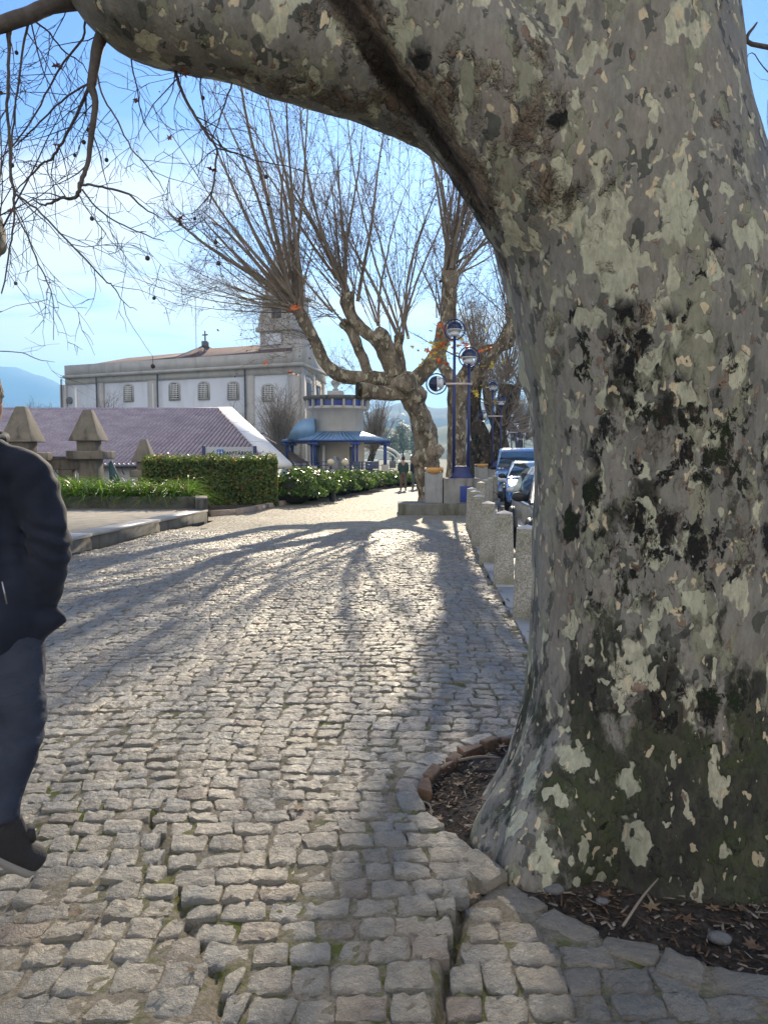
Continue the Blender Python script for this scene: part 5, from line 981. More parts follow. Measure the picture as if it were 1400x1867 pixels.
# ------------------------------------------------------------------ church
def church():
    A = P(120, 700, 100); B = P(548, 700, 86); Cc = P(590, 700, 97); A[2] = B[2] = Cc[2] = 0; zc = 12.6
    o = thing('church', 'large white rendered church with granite trim, tiled roof and one tall bell tower', 'church', ((A[0]+B[0])/2, 96, 0))
    d = (B-A)/np.linalg.norm(B-A); L = np.linalg.norm(B-A); n = np.array([-d[1], d[0], 0]); n = n if n[1] > 0 else -n
    def at(px, z=0, off=0.0):      # a point of the side wall seen at this pixel column
        a = (px-700)/FPX; # solve A + t d has x/y = slope (small pitch error ignored)
        k = a/math.cos(PITCH)*1.0; t = (k*A[1]-A[0])/(d[0]-k*d[1]); return A+d*t-n*off+np.array([0, 0, z])
    def wbox(p, q, z0, z1, off, name, mat, par=None):
        a = at(p, 0, off)[:2]; b = at(q, 0, off)[:2]; m_ = n[:2]*.3; return mk(prism([a, b, b+m_, a+m_], z0, z1), name, mat, par or o)
    C0 = Cc+(-0)*n
    dep = 16
    # main volume
    foot = [A[:2]+n[:2]*4.0+d[:2]*(-.2), A[:2], B[:2], Cc[:2], Cc[:2]+d[:2]*(-3)+n[:2]*4, A[:2]+n[:2]*dep]
    body = prism([A[:2], B[:2], Cc[:2], A[:2]+n[:2]*dep+d[:2]*2], -1, zc-1.1); wall = mk(body, 'wall', M['church'], o)
    # the bowed east end, cornice, frieze, parapet
    for z0, z1, off, nm, mt in ((zc-1.9, zc-1.1, .12, 'frieze', 'chstone'), (zc-1.1, zc-.75, .55, 'cornice', 'chstone'), (zc-.75, zc+.55, .16, 'parapet', 'chstone')):
        p = [A-n*off, B-n*off+d*off, Cc+d*(off+.1)+n*0, Cc+n*.2, A+n*12]; mk(prism([tuple(q[:2]) for q in p], z0, z1), nm, M[mt], o)
    wbox(118, 548, 1.5, 2.2, .2, 'plinth_course', M['chstone'])
    for a, b in ((118, 129), (184, 196), (276, 292), (450, 467), (530, 548)): wbox(a, b, -1, zc-1.9, .22, 'pilaster', M['chstone'])
    for a, b in ((285, 287),): wbox(a, b, -1, zc-2.3, .26, 'pilaster_strip', M['white'])
    wbox(144, 147, -1, zc-2.3, .15, 'pilaster_strip', M['whitepaint'])
    for px in (123, 186, 296, 453):
        p = at(px, 0, .4); mk(tube([p+np.array([0, 0, -1]), p+np.array([0, 0, zc-1.2])], .09, 8), 'drainpipe', M['glass_dk'], o, True)
    def window(px, py, w, h, arch=True):
        c = at(px); z = 1.5+(832-py)/FPX*c[1]; W = w/FPX*c[1]/2; H = h/FPX*c[1]/2; e = at(px, 0, .06)
        def ring(k, off):
            pts = [(-W-k, -H-k), (W+k, -H-k), (W+k, H*.72)]+([(W+k)*math.cos(t)*1 for t in ()] or [])
            pts = [(-W-k, -H-k), (W+k, -H-k)]+[((W+k)*math.cos(t), H*.72+(H*.28+k)*math.sin(t)) for t in np.linspace(0, math.pi, 9)]
            return np.array([e+d*x+np.array([0, 0, z+y])-n*off for x, y in pts])
        f = ring(.20, .06); b = f+n*.2; m = len(f); V = np.vstack([f, b]); fr = mk((V, [tuple(range(m)), tuple(range(m, 2*m))[::-1]]+[(i, i+m, (i+1) % m+m, (i+1) % m) for i in range(m)]), 'window', M['chstone'], o)
        f = ring(0, .075); b = f+n*.1; V = np.vstack([f, b]); mk((V, [tuple(range(m)), tuple(range(m, 2*m))[::-1]]+[(i, i+m, (i+1) % m+m, (i+1) % m) for i in range(m)]), 'pane', M['glass_dk'], fr)
        mb = MB()
        for i in range(1, 6): x = -W+2*W*i/6; mb.add(slab(e+d*(x-.03)+(0, 0, z-H)-n*.12, e+d*(x+.03)+(0, 0, z-H)-n*.12, e+d*(x+.03)+(0, 0, z+H*.92)-n*.12, e+d*(x-.03)+(0, 0, z+H*.92)-n*.12, .03))
        for i in range(0, 8): y = -H+2*H*i/8; mb.add(slab(e+d*-W+(0, 0, z+y-.03)-n*.125, e+d*W+(0, 0, z+y-.03)-n*.125, e+d*W+(0, 0, z+y+.03)-n*.125, e+d*-W+(0, 0, z+y+.03)-n*.125, .03))
        mb.build('glazing_bar', M['whitepaint'], fr)
    window(240, 717, 17, 27); window(323, 714, 19, 28); window(376, 713, 19, 28); window(429, 713, 19, 28); window(492, 717, 20, 26); window(490, 799, 19, 14)
    c = at(134); z = 1.5+(832-731)/FPX*c[1]; e = at(134, z, .1); V, F = lathe([(.01, 0), (.45, 0), (.45, .1), (.3, .14), (.01, .14)], (0, 0, 0), 16); V = np.stack([V[:, 0], -V[:, 2], V[:, 1]], -1)+e; mk((V, F), 'round_window', M['lead'], o)
    # roofs
    rz = zc+.3; r0 = A+n*5; r1 = at(545)+n*6.5; ridz = zc+2.3
    def poly(pts, nm, mt='chroof'): pts = np.array(pts, float); V = np.vstack([pts, pts-np.array([0, 0, .2])]); m = len(pts); mk((V, [tuple(range(m)), tuple(range(m, 2*m))[::-1]]+[(i, i+m, (i+1) % m+m, (i+1) % m) for i in range(m)]), nm, M[mt], o)
    e0 = A+d*.3+n*.5+(0, 0, rz); e1 = at(300)+n*.5+(0, 0, rz); e2 = at(545)+n*.5+(0, 0, rz); q0 = at(180)+n*6+(0, 0, ridz-.3); q1 = at(300)+n*6+(0, 0, ridz-.1); q2 = at(540)+n*6+(0, 0, ridz+.2)
    poly([e0, e1, q1, q0], 'roof'); poly([e0, q0, A+n*11+(0, 0, rz)], 'roof'); poly([e1, e2, q2, q1+(0, 0, .3)], 'roof')
    bk = n*12; q3 = at(490)+n*6+(0, 0, ridz+.15); poly([q0, q1, e1+bk, e0+bk], 'roof'); poly([q1+(0, 0, .3), q3, at(470)+bk+(0, 0, rz), e1+bk], 'roof')
    g = at(324)+n*6; gz = 1.5+(832-631)/FPX*g[1]; poly([at(305)+n*.4+(0, 0, rz), at(345)+n*.4+(0, 0, rz+.2), g+(0, 0, gz)], 'roof'); poly([at(300)+n*.5+(0, 0, rz+.1), g+(0, 0, gz), at(300)+n*9+(0, 0, rz)], 'roof', 'lead'); poly([g+(0, 0, gz), at(345)+n*.5+(0, 0, rz+.2), at(370)+n*9+(0, 0, rz+.4)], 'roof')
    mk(bevbox(tuple(g+(0, 0, gz)), (.8, .8, .8), .1), 'cross_base', M['lead'], o)
    m = MB(); m.add(tube([g+(0, 0, gz), g+(0, 0, gz+1.7)], .1, 6)); m.add(tube([g+d*-.4+(0, 0, gz+1.2), g+d*.4+(0, 0, gz+1.2)], .09, 6)); m.build('cross', M['lead'], o)
    mk(tube([g-d*1.4+(0, 0, gz-1.0), g-d*1.4+(0, 0, gz+6.5)], .035, 5), 'lightning_rod', M['lead'], o)
    # tower
    T = P(522, 700, 93.5); T[2] = 0; tw = 3.9; ang = math.atan2(d[1], d[0])
    def zy(py): return 1.5+(832-py)/FPX*93.5
    def tb(w, y0, y1, nm, mt='chstone', par=None): return mk(bevbox((T[0], T[1], (zy(y0)+zy(y1))/2), (w, w, abs(zy(y1)-zy(y0))), .08, ang), nm, M[mt], par or o)
    tower = tb(4.5, 700, 612, 'tower'); tb(5.2, 612, 604, 'tower_cornice'); tb(4.7, 604, 598, 'tower_cornice'); tb(4.1, 598, 552, 'belfry'); tb(4.6, 552, 547, 'tower_cornice'); tb(3.5, 547, 512, 'upper_belfry'); tb(3.9, 512, 507, 'tower_cornice')
    pf = [(1.75, zy(508)), (1.9, zy(500)), (1.8, zy(492)), (1.45, zy(482)), (1.0, zy(473)), (.75, zy(466)), (.62, zy(458)), (.35, zy(452)), (.12, zy(446)), (.02, zy(440))]
    mk(lathe(pf, (T[0], T[1], 0), 12), 'spire', M['chstone'], o)
    pn = MB()
    for sx, sy in ((-1, -1), (1, -1), (1, 1), (-1, 1)):
        v = rotz(np.array([[sx*2.1, sy*2.1, 0]]), ang)[0]; pn.add(lathe([(.4, zy(604)), (.4, zy(598)), (.28, zy(594)), (.36, zy(590)), (.12, zy(580)), (.02, zy(574))], (T[0]+v[0], T[1]+v[1], 0), 8))
    pn.build('pinnacle', M['chstone'], o); fd = np.array([math.sin(ang), -math.cos(ang), 0])
    for y, h, w, off in ((576, 26, 1.3, 2.08), (530, 20, 1.0, 1.78)):
        mk(bevbox((T[0]+fd[0]*off, T[1]+fd[1]*off, zy(y)), (w, .06, h/FPX*93.5), .02, ang), 'bell_opening', M['glass_dk'], o)
    mk(bevbox((T[0]+fd[0]*2.28-.3, T[1]+fd[1]*2.28, zy(626)), (2.2, .06, 1.3), .02, ang), 'tower_panel', M['church'], o)
    # front gable towards the right
    def fz(py, p): return 1.5+(832-py)/FPX*p[1]
    f = Cc-B; fl = np.linalg.norm(f); f = f/fl; fn = np.array([f[1], -f[0], 0]); 
    ped = [B+fn*.3+(0, 0, zc-1), Cc+fn*.3+(0, 0, zc-2.2), Cc+fn*.3+(0, 0, fz(672, Cc)), B+f*fl*.55+fn*.3+(0, 0, fz(636, B+f*fl*.5)), B+fn*.3+(0, 0, fz(618, B))]
    pts = np.array(ped); V = np.vstack([pts, pts-fn*1.2]); m = 5; mk((V, [tuple(range(m)), tuple(range(m, 2*m))[::-1]]+[(i, i+m, (i+1) % m+m, (i+1) % m) for i in range(m)]), 'pediment', M['chstone'], o)
    for t0, t1 in ((.0, .14), (.86, 1.0), (.42, .56)):
        a = B+f*fl*t0+fn*.25; b = B+f*fl*t1+fn*.25; mk(prism([a[:2], b[:2], b[:2]-fn[:2]*.3, a[:2]-fn[:2]*.3], -1, zc-1.2), 'pilaster', M['chstone'], o)
    a = B+fn*.12; b = Cc+fn*.12; mk(prism([a[:2], b[:2], b[:2]-fn[:2]*.2, a[:2]-fn[:2]*.2], -1, zc-2.3), 'facade', simple('facade_stone', (.40, .35, .29), .9, .12, .6, dark=((.2, .17, .14), .5)), o)
    for t, y0, y1, w in ((.28, 700, 735, .1), (.7, 705, 738, .1), (.3, 770, 812, .09), (.72, 775, 812, .09)):
        c = B+f*fl*t+fn*.16; q = c+(0, 0, 0); z0, z1 = fz(y1, c), fz(y0, c); a = c-f*fl*w; b = c+f*fl*w; mk(prism([a[:2], b[:2], b[:2]-fn[:2]*.1, a[:2]-fn[:2]*.1], z0, z1), 'niche', M['lead'], o)
church()
c = P(612, 735, 78); o = thing('stone_urn', 'pale stone urn on a moulded pedestal rising behind the kiosk roof', 'urn', (c[0], 78, 0))
def zz(py, Y): return 1.5+(832-py)/FPX*Y
mk(bevbox((c[0], 78, zz(760, 78)/2+1), (1.5, 1.5, zz(745, 78)), .05), 'pedestal', M['chstone'], o); mk(bevbox((c[0], 78, zz(721, 78)), (1.6, 1.6, .75), .12), 'base', M['chstone'], o)
mk(lathe([(.2, zz(714, 78)), (.35, zz(712, 78)), (.15, zz(709, 78)), (.42, zz(702, 78)), (.5, zz(698, 78)), (.3, zz(694, 78)), (.1, zz(690, 78)), (.01, zz(688, 78))], (c[0], 78, 0), 12), 'urn', M['chstone'], o, True)

# ------------------------------------------------------------------ round kiosk
def kiosk():
    Yc = 56.5; cx = P(615, 800, Yc)[0]; o = thing('round_kiosk', 'round kiosk with cream drum, blue ring windows and blue ribbed metal skirt roof', 'kiosk', (cx, Yc, 0)); z = lambda py, Y=54.5: zz(py, Y)
    rd = 49/FPX*54.5; ru = 58/FPX*54.3
    mk(lathe([(rd*1.0, z(787)), (rd, z(748)), (ru, z(745)), (ru+.04, z(744)), (ru, z(742)), (ru, z(740))], (cx, Yc, 0), 48), 'drum', M['drum'], o, True)
    mk(lathe([(ru-.1, z(741)), (ru-.1, z(729))], (cx, Yc, 0), 48), 'ring_window', simple('blue_ring_glass', (.02, .05, .30), .12, .5, .9), o, True)
    for i in range(18):
        a = 2*math.pi*(i+.25)/18; mk(bevbox((cx+ru*math.cos(a)*.985, Yc+ru*math.sin(a)*.985, (z(742)+z(728))/2), (.3, .13, z(727)-z(742)), .015, a), 'mullion', M['drum'], o)
    mk(lathe([(ru-.1, z(729)), (ru+.10, z(728.5)), (ru+.22, z(726)), (ru+.25, z(721.5)), (ru+.1, z(721)), (.01, z(720))], (cx, Yc, 0), 48), 'roof_slab', M['conc_dark'], o, False)
    # skirt roof: eight sides with standing seams
    xe = 99/FPX*53.0; re = xe/math.cos(math.pi/8)*1.02; rt = rd*1.06; ze_, zt_ = z(803, 53), z(787, 54.5); sk = MB(); n8 = 8; a0 = math.pi/8
    for i in range(n8):
        a, b = a0+2*math.pi*i/n8, a0+2*math.pi*(i+1)/n8; e = np.array([[cx+re*math.cos(t), Yc+re*math.sin(t), ze_] for t in (a, b)]); t_ = np.array([[cx+rt*math.cos(t), Yc+rt*math.sin(t), zt_] for t in (a, b)])
        sk.add(slab(e[0], e[1], t_[1], t_[0], .08)); nn_ = np.cross(e[1]-e[0], t_[0]-e[0]); nn_ /= np.linalg.norm(nn_); nn_ *= np.sign(nn_[2])
        for j in range(9):
            f = (j+.0)/9; p = e[0]*(1-f)+e[1]*f; q = t_[0]*(1-f)+t_[1]*f; dd = (e[1]-e[0])/np.linalg.norm(e[1]-e[0])*.03; sk.add(slab(p-dd+nn_*.07, p+dd+nn_*.07, q+dd+nn_*.07, q-dd+nn_*.07, .08, nn_))
    sk.build('skirt_roof', M['zinc'], o)
    fa = MB()
    for i in range(n8):
        a, b = a0+2*math.pi*i/n8, a0+2*math.pi*(i+1)/n8; fa.add(tube([(cx+re*math.cos(a), Yc+re*math.sin(a), ze_-.05), (cx+re*math.cos(b), Yc+re*math.sin(b), ze_-.05)], .09, 6))
    fa.build('fascia', M['navy'], o)
    # curved dormer on the left
    dm = MB(); prof = [(P(522, 801, 53.5)[0], z(801, 53.5)), (P(530, 785, 53.5)[0], z(785, 53.5)), (P(540, 770, 53.5)[0], z(770, 53.5)), (P(552, 764, 53.5)[0], z(764, 53.5)), (P(570, 762, 53.5)[0], z(762, 53.5)), (P(572, 800, 53.5)[0], z(801, 53.5))]
    v, f = prism(prof, 53.9, 57.0); V = np.stack([v[:, 0], v[:, 2], v[:, 1]], -1); mk((V, f), 'curved_dormer', M['zinc'], o)
    # core walls, doors, posts
    mk(lathe([(rd*.98, -.4), (rd*.98, z(787))], (cx+.1, Yc, 0), 40), 'core_wall', M['cream'], o, True)
    for px, w, h0, h1, mt in ((578, 10, 868, 812, 'glass_dk'), (568, 6, 868, 812, 'whitepaint'), (590, 4, 868, 812, 'whitepaint'), (640, 6, 865, 815, 'lead')):
        q = P(px, 840, 54.2); mk(bevbox((q[0], 54.25, (z(h0)+z(h1))/2), (w/FPX*54, .12, z(h1)-z(h0)), .01), 'door', M[mt], o)
    for i in range(n8):
        a = a0+2*math.pi*i/n8
        for s in (-.12, .12):
            x = cx+(re-.35)*math.cos(a)-math.sin(a)*s; y = Yc+(re-.35)*math.sin(a)+math.cos(a)*s; mk(tube([(x, y, .9), (x, y, ze_-.1)], .075, 8), 'post', M['blue'], o, True)
        x = cx+(re-.35)*math.cos(a); y = Yc+(re-.35)*math.sin(a); mk(bevbox((x, y, .25), (.5, .5, 1.3), .03), 'plinth', M['drum'], o); mk(bevbox((x, y, ze_-.22), (.7, .7, .16), .02), 'bracket', M['blue'], o)
kiosk()
def railing(pts, h, n_rail, label, mat='blue', cat='railing', step=1.5, r=.025):
    o = thing('metal_railing', label, cat, (*pts[0], 0)); m = MB(); p = MB()
    for a, b in zip(pts[:-1], pts[1:]):
        a = np.array([*a, 0.]); b = np.array([*b, 0.])
        for i in range(n_rail): z = h*(i+1)/n_rail; m.add(tube([a+(0, 0, z), b+(0, 0, z)], r, 5))
        k = max(1, int(np.linalg.norm(b-a)/step))
        for i in range(k+1): q = a+(b-a)*i/k; p.add(box((q[0], q[1], h/2), (.06, .06, h)))
    m.build('rails', M[mat], o); p.build('posts', M[mat], o); return o
X_ = lambda px, Y: P(px, 832, Y)[0]
railing([(X_(478, 50), 50), (X_(560, 50), 50), (X_(603, 48), 48)], 1.15, 5, 'blue horizontal bar railing on the left side of the round kiosk terrace')
railing([(X_(603, 48), 48), (X_(660, 48), 48), (X_(690, 52), 52)], 1.15, 6, 'blue railing in front of the kiosk between and right of the globe lamps')
railing([(X_(690, 58), 58), (X_(800, 58), 58)], 1.25, 3, 'dark thin railing beyond the man in the green jacket', 'lead', step=.9, r=.02)
railing([(X_(455, 58), 58), (X_(520, 58), 58)], 1.2, 2, 'blue railing between the tiled roof end and the kiosk', 'blue', step=.35, r=.02)
for px, lab in ((603, 'left round cream globe lamp on a low pier before the kiosk'), (629, 'right round cream globe lamp on a low pier before the kiosk')):
    x = X_(px, 45); o = thing('globe_lamp', lab, 'lamp', (x, 45, 0), 0, 'globe lamps before the kiosk'); mk(bevbox((x, 45, .35), (.42, .42, .75), .03), 'pier', M['drum'], o); mk(tube([(x, 45, .7), (x, 45, .98)], .05, 8), 'stem', M['navy'], o); mk(sphere((x, 45, zz(843, 45)), .21, 20, 14), 'globe', simple('cream_globe', (.78, .66, .42), .35, .03), o, True)
struct(prism([(X_(570, 45), 46), (X_(668, 45), 46), (X_(690, 50), 52), (X_(560, 50), 52)], -.3, .28), 'kiosk_terrace', M['kerb'])
# leaning boards, pale sun terrace, white arch beyond
o = thing('leaning_boards', 'stack of grey boards leaning against the railing between the globe lamps', 'boards', (X_(618, 46), 46, 0))
for i in range(5): x = X_(611+i*3.4, 46.6); mk(slab((x-.12+i*.1, 46.0, .28), (x+.12+i*.1, 46.0, .28), (x+.12, 46.5, 1.5-.05*i), (x-.12, 46.5, 1.5-.05*i), .05), 'board', M['concrete'], o)
struct(prism([(X_(655, 40), 40.5), (X_(745, 40), 40.5), (X_(800, 56), 56), (X_(660, 56), 56)], -.3, .12), 'pale_terrace', simple('pale_paving', (.55, .50, .47), .8, .1, 2))
o = thing('white_ramp', 'low white sloping wall beside the pale terrace', 'wall', (X_(700, 42), 42, 0)); v, f = prism([(X_(692, 42), .1), (X_(735, 42), .1), (X_(718, 42), .42), (X_(712, 42), .42)], 41.8, 42.1); mk((np.stack([v[:, 0], v[:, 2], v[:, 1]], -1), f), 'wall', M['whitepaint'], o)
Ya = 80; th = np.linspace(0, math.pi, 19); ca = P(690, 845, Ya); rw = 43/FPX*Ya; rh = 30/FPX*Ya; o = thing('white_arch', 'slender white arch seen under the kiosk eave beyond the terrace', 'arch', (ca[0], Ya, 0))
mk(tube([(ca[0]+rw*math.cos(t), Ya, ca[2]+rh*math.sin(t)) for t in th], .14, 8), 'arch_tube', M['whitepaint'], o, True); mk(tube([(ca[0]+rw*.8*math.cos(t), Ya+1, ca[2]+rh*.8*math.sin(t)) for t in th], .07, 8), 'inner_tube', M['whitepaint'], o, True)
for i, (px, Y, lab) in enumerate(((672, 50, 'first dark folded cafe chair right of the kiosk core'), (683, 51, 'second dark folded cafe chair right of the kiosk core'), (716, 55, 'dark cafe chair left of the man on the terrace'), (650, 49.5, 'grey stacked cafe chair under the kiosk eave'))):
    x = X_(px, Y); o = thing('cafe_chair', lab, 'chair', (x, Y, .12), 0, 'cafe chairs on the terrace'); mk(bevbox((x, Y, .58), (.46, .46, .05), .01), 'seat', M['lead'], o); mk(bevbox((x, Y+.22, .92), (.46, .04, .5), .01), 'backrest', M['lead'], o)
    for sx in (-.2, .2):
        for sy in (-.2, .2): mk(tube([(x+sx, Y+sy, .12), (x+sx, Y+sy, .58)], .018, 6), 'leg', M['lead'], o)
# small blue lamp post far left of kiosk
x = X_(477, 72); o = thing('far_street_lamp', 'small distant blue double lamp post in front of the church', 'lamp', (x, 72, 0)); mk(tube([(x, 72, 0), (x, 72, zz(790, 72))], .07, 8), 'post', M['blue'], o); mk(tube([(x-.5, 72, zz(790, 72)), (x+.5, 72, zz(790, 72))], .05, 6), 'arm', M['blue'], o)
for s in (-.5, .5): mk(sphere((x+s, 72, zz(792, 72)), .2, 12, 8), 'lamp_head', M['whitepaint'], o, True)
# ------------------------------------------------------------------ street lamps with concrete blocks and bins
def m_clear():
    s = NT('clear_globe'); s.fin((0.95, 0.97, 1.0), 0.05); s.b.inputs['Transmission Weight'].default_value = 1.0; s.b.inputs['IOR'].default_value = 1.05; return s.m
M['clear'] = m_clear(); M['reflector'] = simple('lamp_reflector', (.75, .76, .78), .25, .04, 5)
def lamp():
    o = thing('street_lamp', 'tall blue lamp with two posts and three ringed ball heads, nearest of the row', 'street lamp', (0, 0, 0), 0, 'blue ball lamps along the kerb')
    bp = MB(); prof = [(-.33, 0), (-.24, .05), (-.20, .13), (-.17, .20), (-.165, .32), (.22, .32), (.225, .2), (.26, .13), (.30, .05), (.39, 0)]
    v, f = prism(prof, -.10, .10); bp.add((np.stack([v[:, 0], v[:, 2], v[:, 1]], -1), f)); bp.build('base', M['navy'], o)
    mk(tube([(-.17, 0, .1), (-.17, 0, 3.62)], [.046, .036], 12), 'post', M['navy'], o, True); mk(tube([(.21, 0, .1), (.21, 0, 2.90)], [.046, .036], 12), 'post', M['navy'], o, True); mk(tube([(-.40, -.02, 2.45), (.29, -.02, 2.45)], .03, 10), 'arm', M['lidtop'], o, True)
    def head(c, axis):
        h = mk(sphere((0, 0, 0), .205, 24, 16), 'lamp_head', M['clear'], o, True); A = Matrix.Rotation(axis, 3, 'Y'); B = np.array(A)
        def q(VF): return (np.asarray(VF[0])@B.T+np.array(c), VF[1])
        me = h.data; 
        for v_ in me.vertices: v_.co = Vector(B@np.array(v_.co)+np.array(c))
        mk(q(lathe([(.195*math.cos(t), .195*math.sin(t)+.004) for t in np.linspace(0, math.pi/2-.01, 9)]+[(.001, .2)], (0, 0, 0), 24)), 'cap', M['navy_cap'], h, True)
        mk(q(lathe([(.001, 0), (.19, 0), (.19, -.02), (.001, -.02)], (0, 0, 0), 24)), 'reflector', M['reflector'], h)
        mk(q(lathe([(.03, -.235), (.045, -.17), (.05, -.06), (.03, -.02)], (0, 0, 0), 12)), 'lamp_holder', M['navy'], h, True)
        mk(q(lathe([(.07, -.02), (.13, -.11), (.12, -.15), (.05, -.17)], (0, 0, 0), 16)), 'inner_bowl', M['reflector'], h, True)
        t = np.linspace(0, 2*math.pi, 41); rg = np.stack([.262*np.cos(t), 0*t, .262*np.sin(t)], -1); mk(q((tubes(rg[None], np.full((1, 41), .017), 8, False))), 'ring', M['navy'], h, True)
    head((-.17, 0, 3.84), 0); head((.21, 0, 3.14), 0); head((-.63, -.02, 2.45), -math.pi/2)
    return o
M['navy_cap'] = simple('navy_cap', (0.018, 0.025, 0.07), .25, .1)
LP = P(843, 870, 19.9); L1 = (X_(839, 20.1), 20.1, LP[2]+.0)
lamp0 = lamp(); lamp0.location = (X_(839, 20.1), 20.1, zz(872, 20.1)); lamp0['label'] = 'tall blue lamp with two posts and three ringed ball heads, nearest of the row'
def block(x, y, w, d, h, lab, rz=0, z0=0.0, panel=None, label2=None):
    o = thing('concrete_block', lab, 'block', (x, y, z0), rz, 'concrete lamp blocks'); MB().add(bevbox((0, 0, h/2), (w, d, h), .02)).build('block', M['concrete'], o, world=False)
    if panel: MB().add(bevbox((panel[0], -d/2-.006, panel[1]), (panel[2], .02, panel[3]), .004)).build('blue_panel', M['blue'], o, world=False)
    return o
def bin_(x, y, w, h, lab, rz=0, z0=0):
    o = thing('litter_bin', lab, 'bin', (x, y, z0), rz, 'concrete bins beside the lamps'); MB().add(bevbox((0, 0, h/2-.06), (w, w, h-.12), .015)).build('body', M['bincon'], o, world=False)
    n = 10; pts = [(-w*.46, h+.01), (w*.46, h+.01)]+[(w*.46*math.cos(t), h-.02-.13*math.sin(t)) for t in np.linspace(0.15, math.pi-.15, n)]
    v, f = prism(pts, -w/2-.025, -w/2+.01); MB().add((np.stack([v[:, 0], v[:, 2], v[:, 1]], -1), f)).build('orange_flap', M['orange'], o, world=False)
    v, f = prism(pts, w/2-.01, w/2+.02); V = np.stack([v[:, 2], v[:, 0], v[:, 1]], -1); MB().add((V, f)).build('orange_flap', M['orange'], o, world=False)
    MB().add(bevbox((0, 0, h-.03), (w*1.04, w*1.04, .06), .02)).build('lid', M['lidtop'], o, world=False); return o
M['bincon'] = simple('smooth_grey_concrete', (.30, .305, .30), .8, .1, 5, .3, 60, dark=((.12, .12, .11), .35))
YB = 19.55; xs0, xs1 = X_(727, YB), X_(850, YB); zsl = zz(919, YB)
o = thing('stone_slab', 'long low stone slab in front of the nearest concrete bin', 'slab', ((xs0+xs1)/2, YB+.7, 0)); s_ = mk(bevbox(((xs0+xs1)/2, YB+.65, zsl/2-.03), (xs1-xs0, 1.3, zsl+.06), .02), 'slab', M['conc_dark2'] if 'conc_dark2' in M else simple('mossy_stone', (.17, .165, .145), .9, .3, 3, .6, 40, dark=((.05, .06, .02), .7)), o)
block(X_(840, 20.3), 20.3, X_(872, 20.3)-X_(806, 20.3), .75, zz(872, 20)-.0, 'speckled concrete block with blue panel under the nearest blue lamp', 0, 0, (.12, zz(901, 19.9), .34, .42))
bin_(X_(791, 20.05), 20.15, 31/FPX*20.1, zz(853, 20)-zsl, 'nearest concrete litter bin with orange flap, standing on the low slab', 0, zsl)
lampspots = [((X_(904, 36)), 36.0, 'second blue three headed ball lamp, left of the blue van'), (X_(936, 60), 60.0, 'third blue ball lamp, small and far along the kerb'), (X_(952, 84), 84.0, 'farthest blue ball lamp of the row, tiny above the van roof')]
for x, y, lab in lampspots:
    dup(lamp0, (x, y, .92), 0, lab)
block(X_(904, 36.2), 36.2, 1.1, .75, .92, 'concrete block under the second blue lamp'); block(X_(936, 60), 60.2, 1.1, .75, .92, 'far concrete block under the third blue lamp')
bin_(X_(875, 35), 34.6, .52, 1.16, 'farther concrete litter bin with orange flap, behind the bollards')

# ------------------------------------------------------------------ bollards
def bollard(first):
    o = thing('stone_bollard', first, 'bollard', (0, 0, 0), 0, 'granite bollards along the kerb'); V, F = bevbox((0, 0, .42), (.245, .245, .84), .012, 0, (.78, .78)); V[V[:, 2] < .1, 2] -= .03
    m = MB(); m.add((V, F)); m.build('shaft', M['boll'], o, world=False)
    w = .245*.78/2-.004; V = np.array([(-w, -w, .838), (w, -w, .838), (w, w, .838), (-w, w, .838), (0, 0, .872)]); MB().add((V, [(0, 1, 4), (1, 2, 4), (2, 3, 4), (3, 0, 4)])).build('cap', M['bollcap_lit'], o, world=False); return o
M['bollcap_lit'] = simple('sunlit_bollard_top', (.52, .48, .43), .8, .1, 20, .3, 80)  # caps coloured paler than the shaft, sunlight on the tops painted in
bs = [(943+18+2, 1131), (921, 1068), (891, 1027), (874, 998), (867, 978), (861, 966)]
bl = ['nearest granite bollard, half hidden by the big plane trunk', 'second granite bollard from the camera, whole and speckled', 'third granite bollard from the camera', 'fourth granite bollard from the camera with greenish side', 'fifth granite bollard, mostly behind the fourth', 'sixth granite bollard, last of the near row']
b0 = bollard(bl[0])
for i, ((px, py), lab) in enumerate(zip(bs, bl)):
    p = G(px, py); p[1] += .12; rz = math.radians(-10 + i*1.5+R.uniform(-2, 2))
    if i == 0: b0.location = tuple(p); b0.rotation_euler = (0, 0, rz)
    else: dup(b0, p, rz, lab)
for i, (px, py, lab) in enumerate(((876, 940, 'first bollard of the far row, right of the blue panel'), (884, 930, 'second bollard of the far row'), (893, 922, 'third bollard of the far row, before the van wheel'), (901, 914, 'fourth bollard of the far row near the van'), (907, 908, 'fifth bollard of the far row, beside the van side'))):
    dup(b0, G(px, py), math.radians(-12), lab)
pa = G(893, 922)+np.array([.12, 0, .42]); pb = pa+np.array([.75, .3, .25]); o = thing('chain', 'thin dark chain sagging from a far bollard towards the van', 'chain', pa)
mk(tube([pa*(1-t)+pb*t-np.array([0, 0, .25*math.sin(math.pi*t)]) for t in np.linspace(0, 1, 12)], .014, 5), 'links', M['lead'], o)
# small black bollard by the flower bed
p = G(606, 914); o = thing('small_bollard', 'short black cylindrical bollard standing on the path by the pink shrubs', 'bollard', p); mk(lathe([(.10, 0), (.10, .52), (.115, .53), (.115, .58), (.10, .6), (.07, .66), (.01, .68)], tuple(p), 16), 'post', M['glass_dk'], o, True)
mk(lathe([(.104, .40), (.108, .43), (.104, .46)], tuple(p), 16), 'band', M['lead'], o, True)

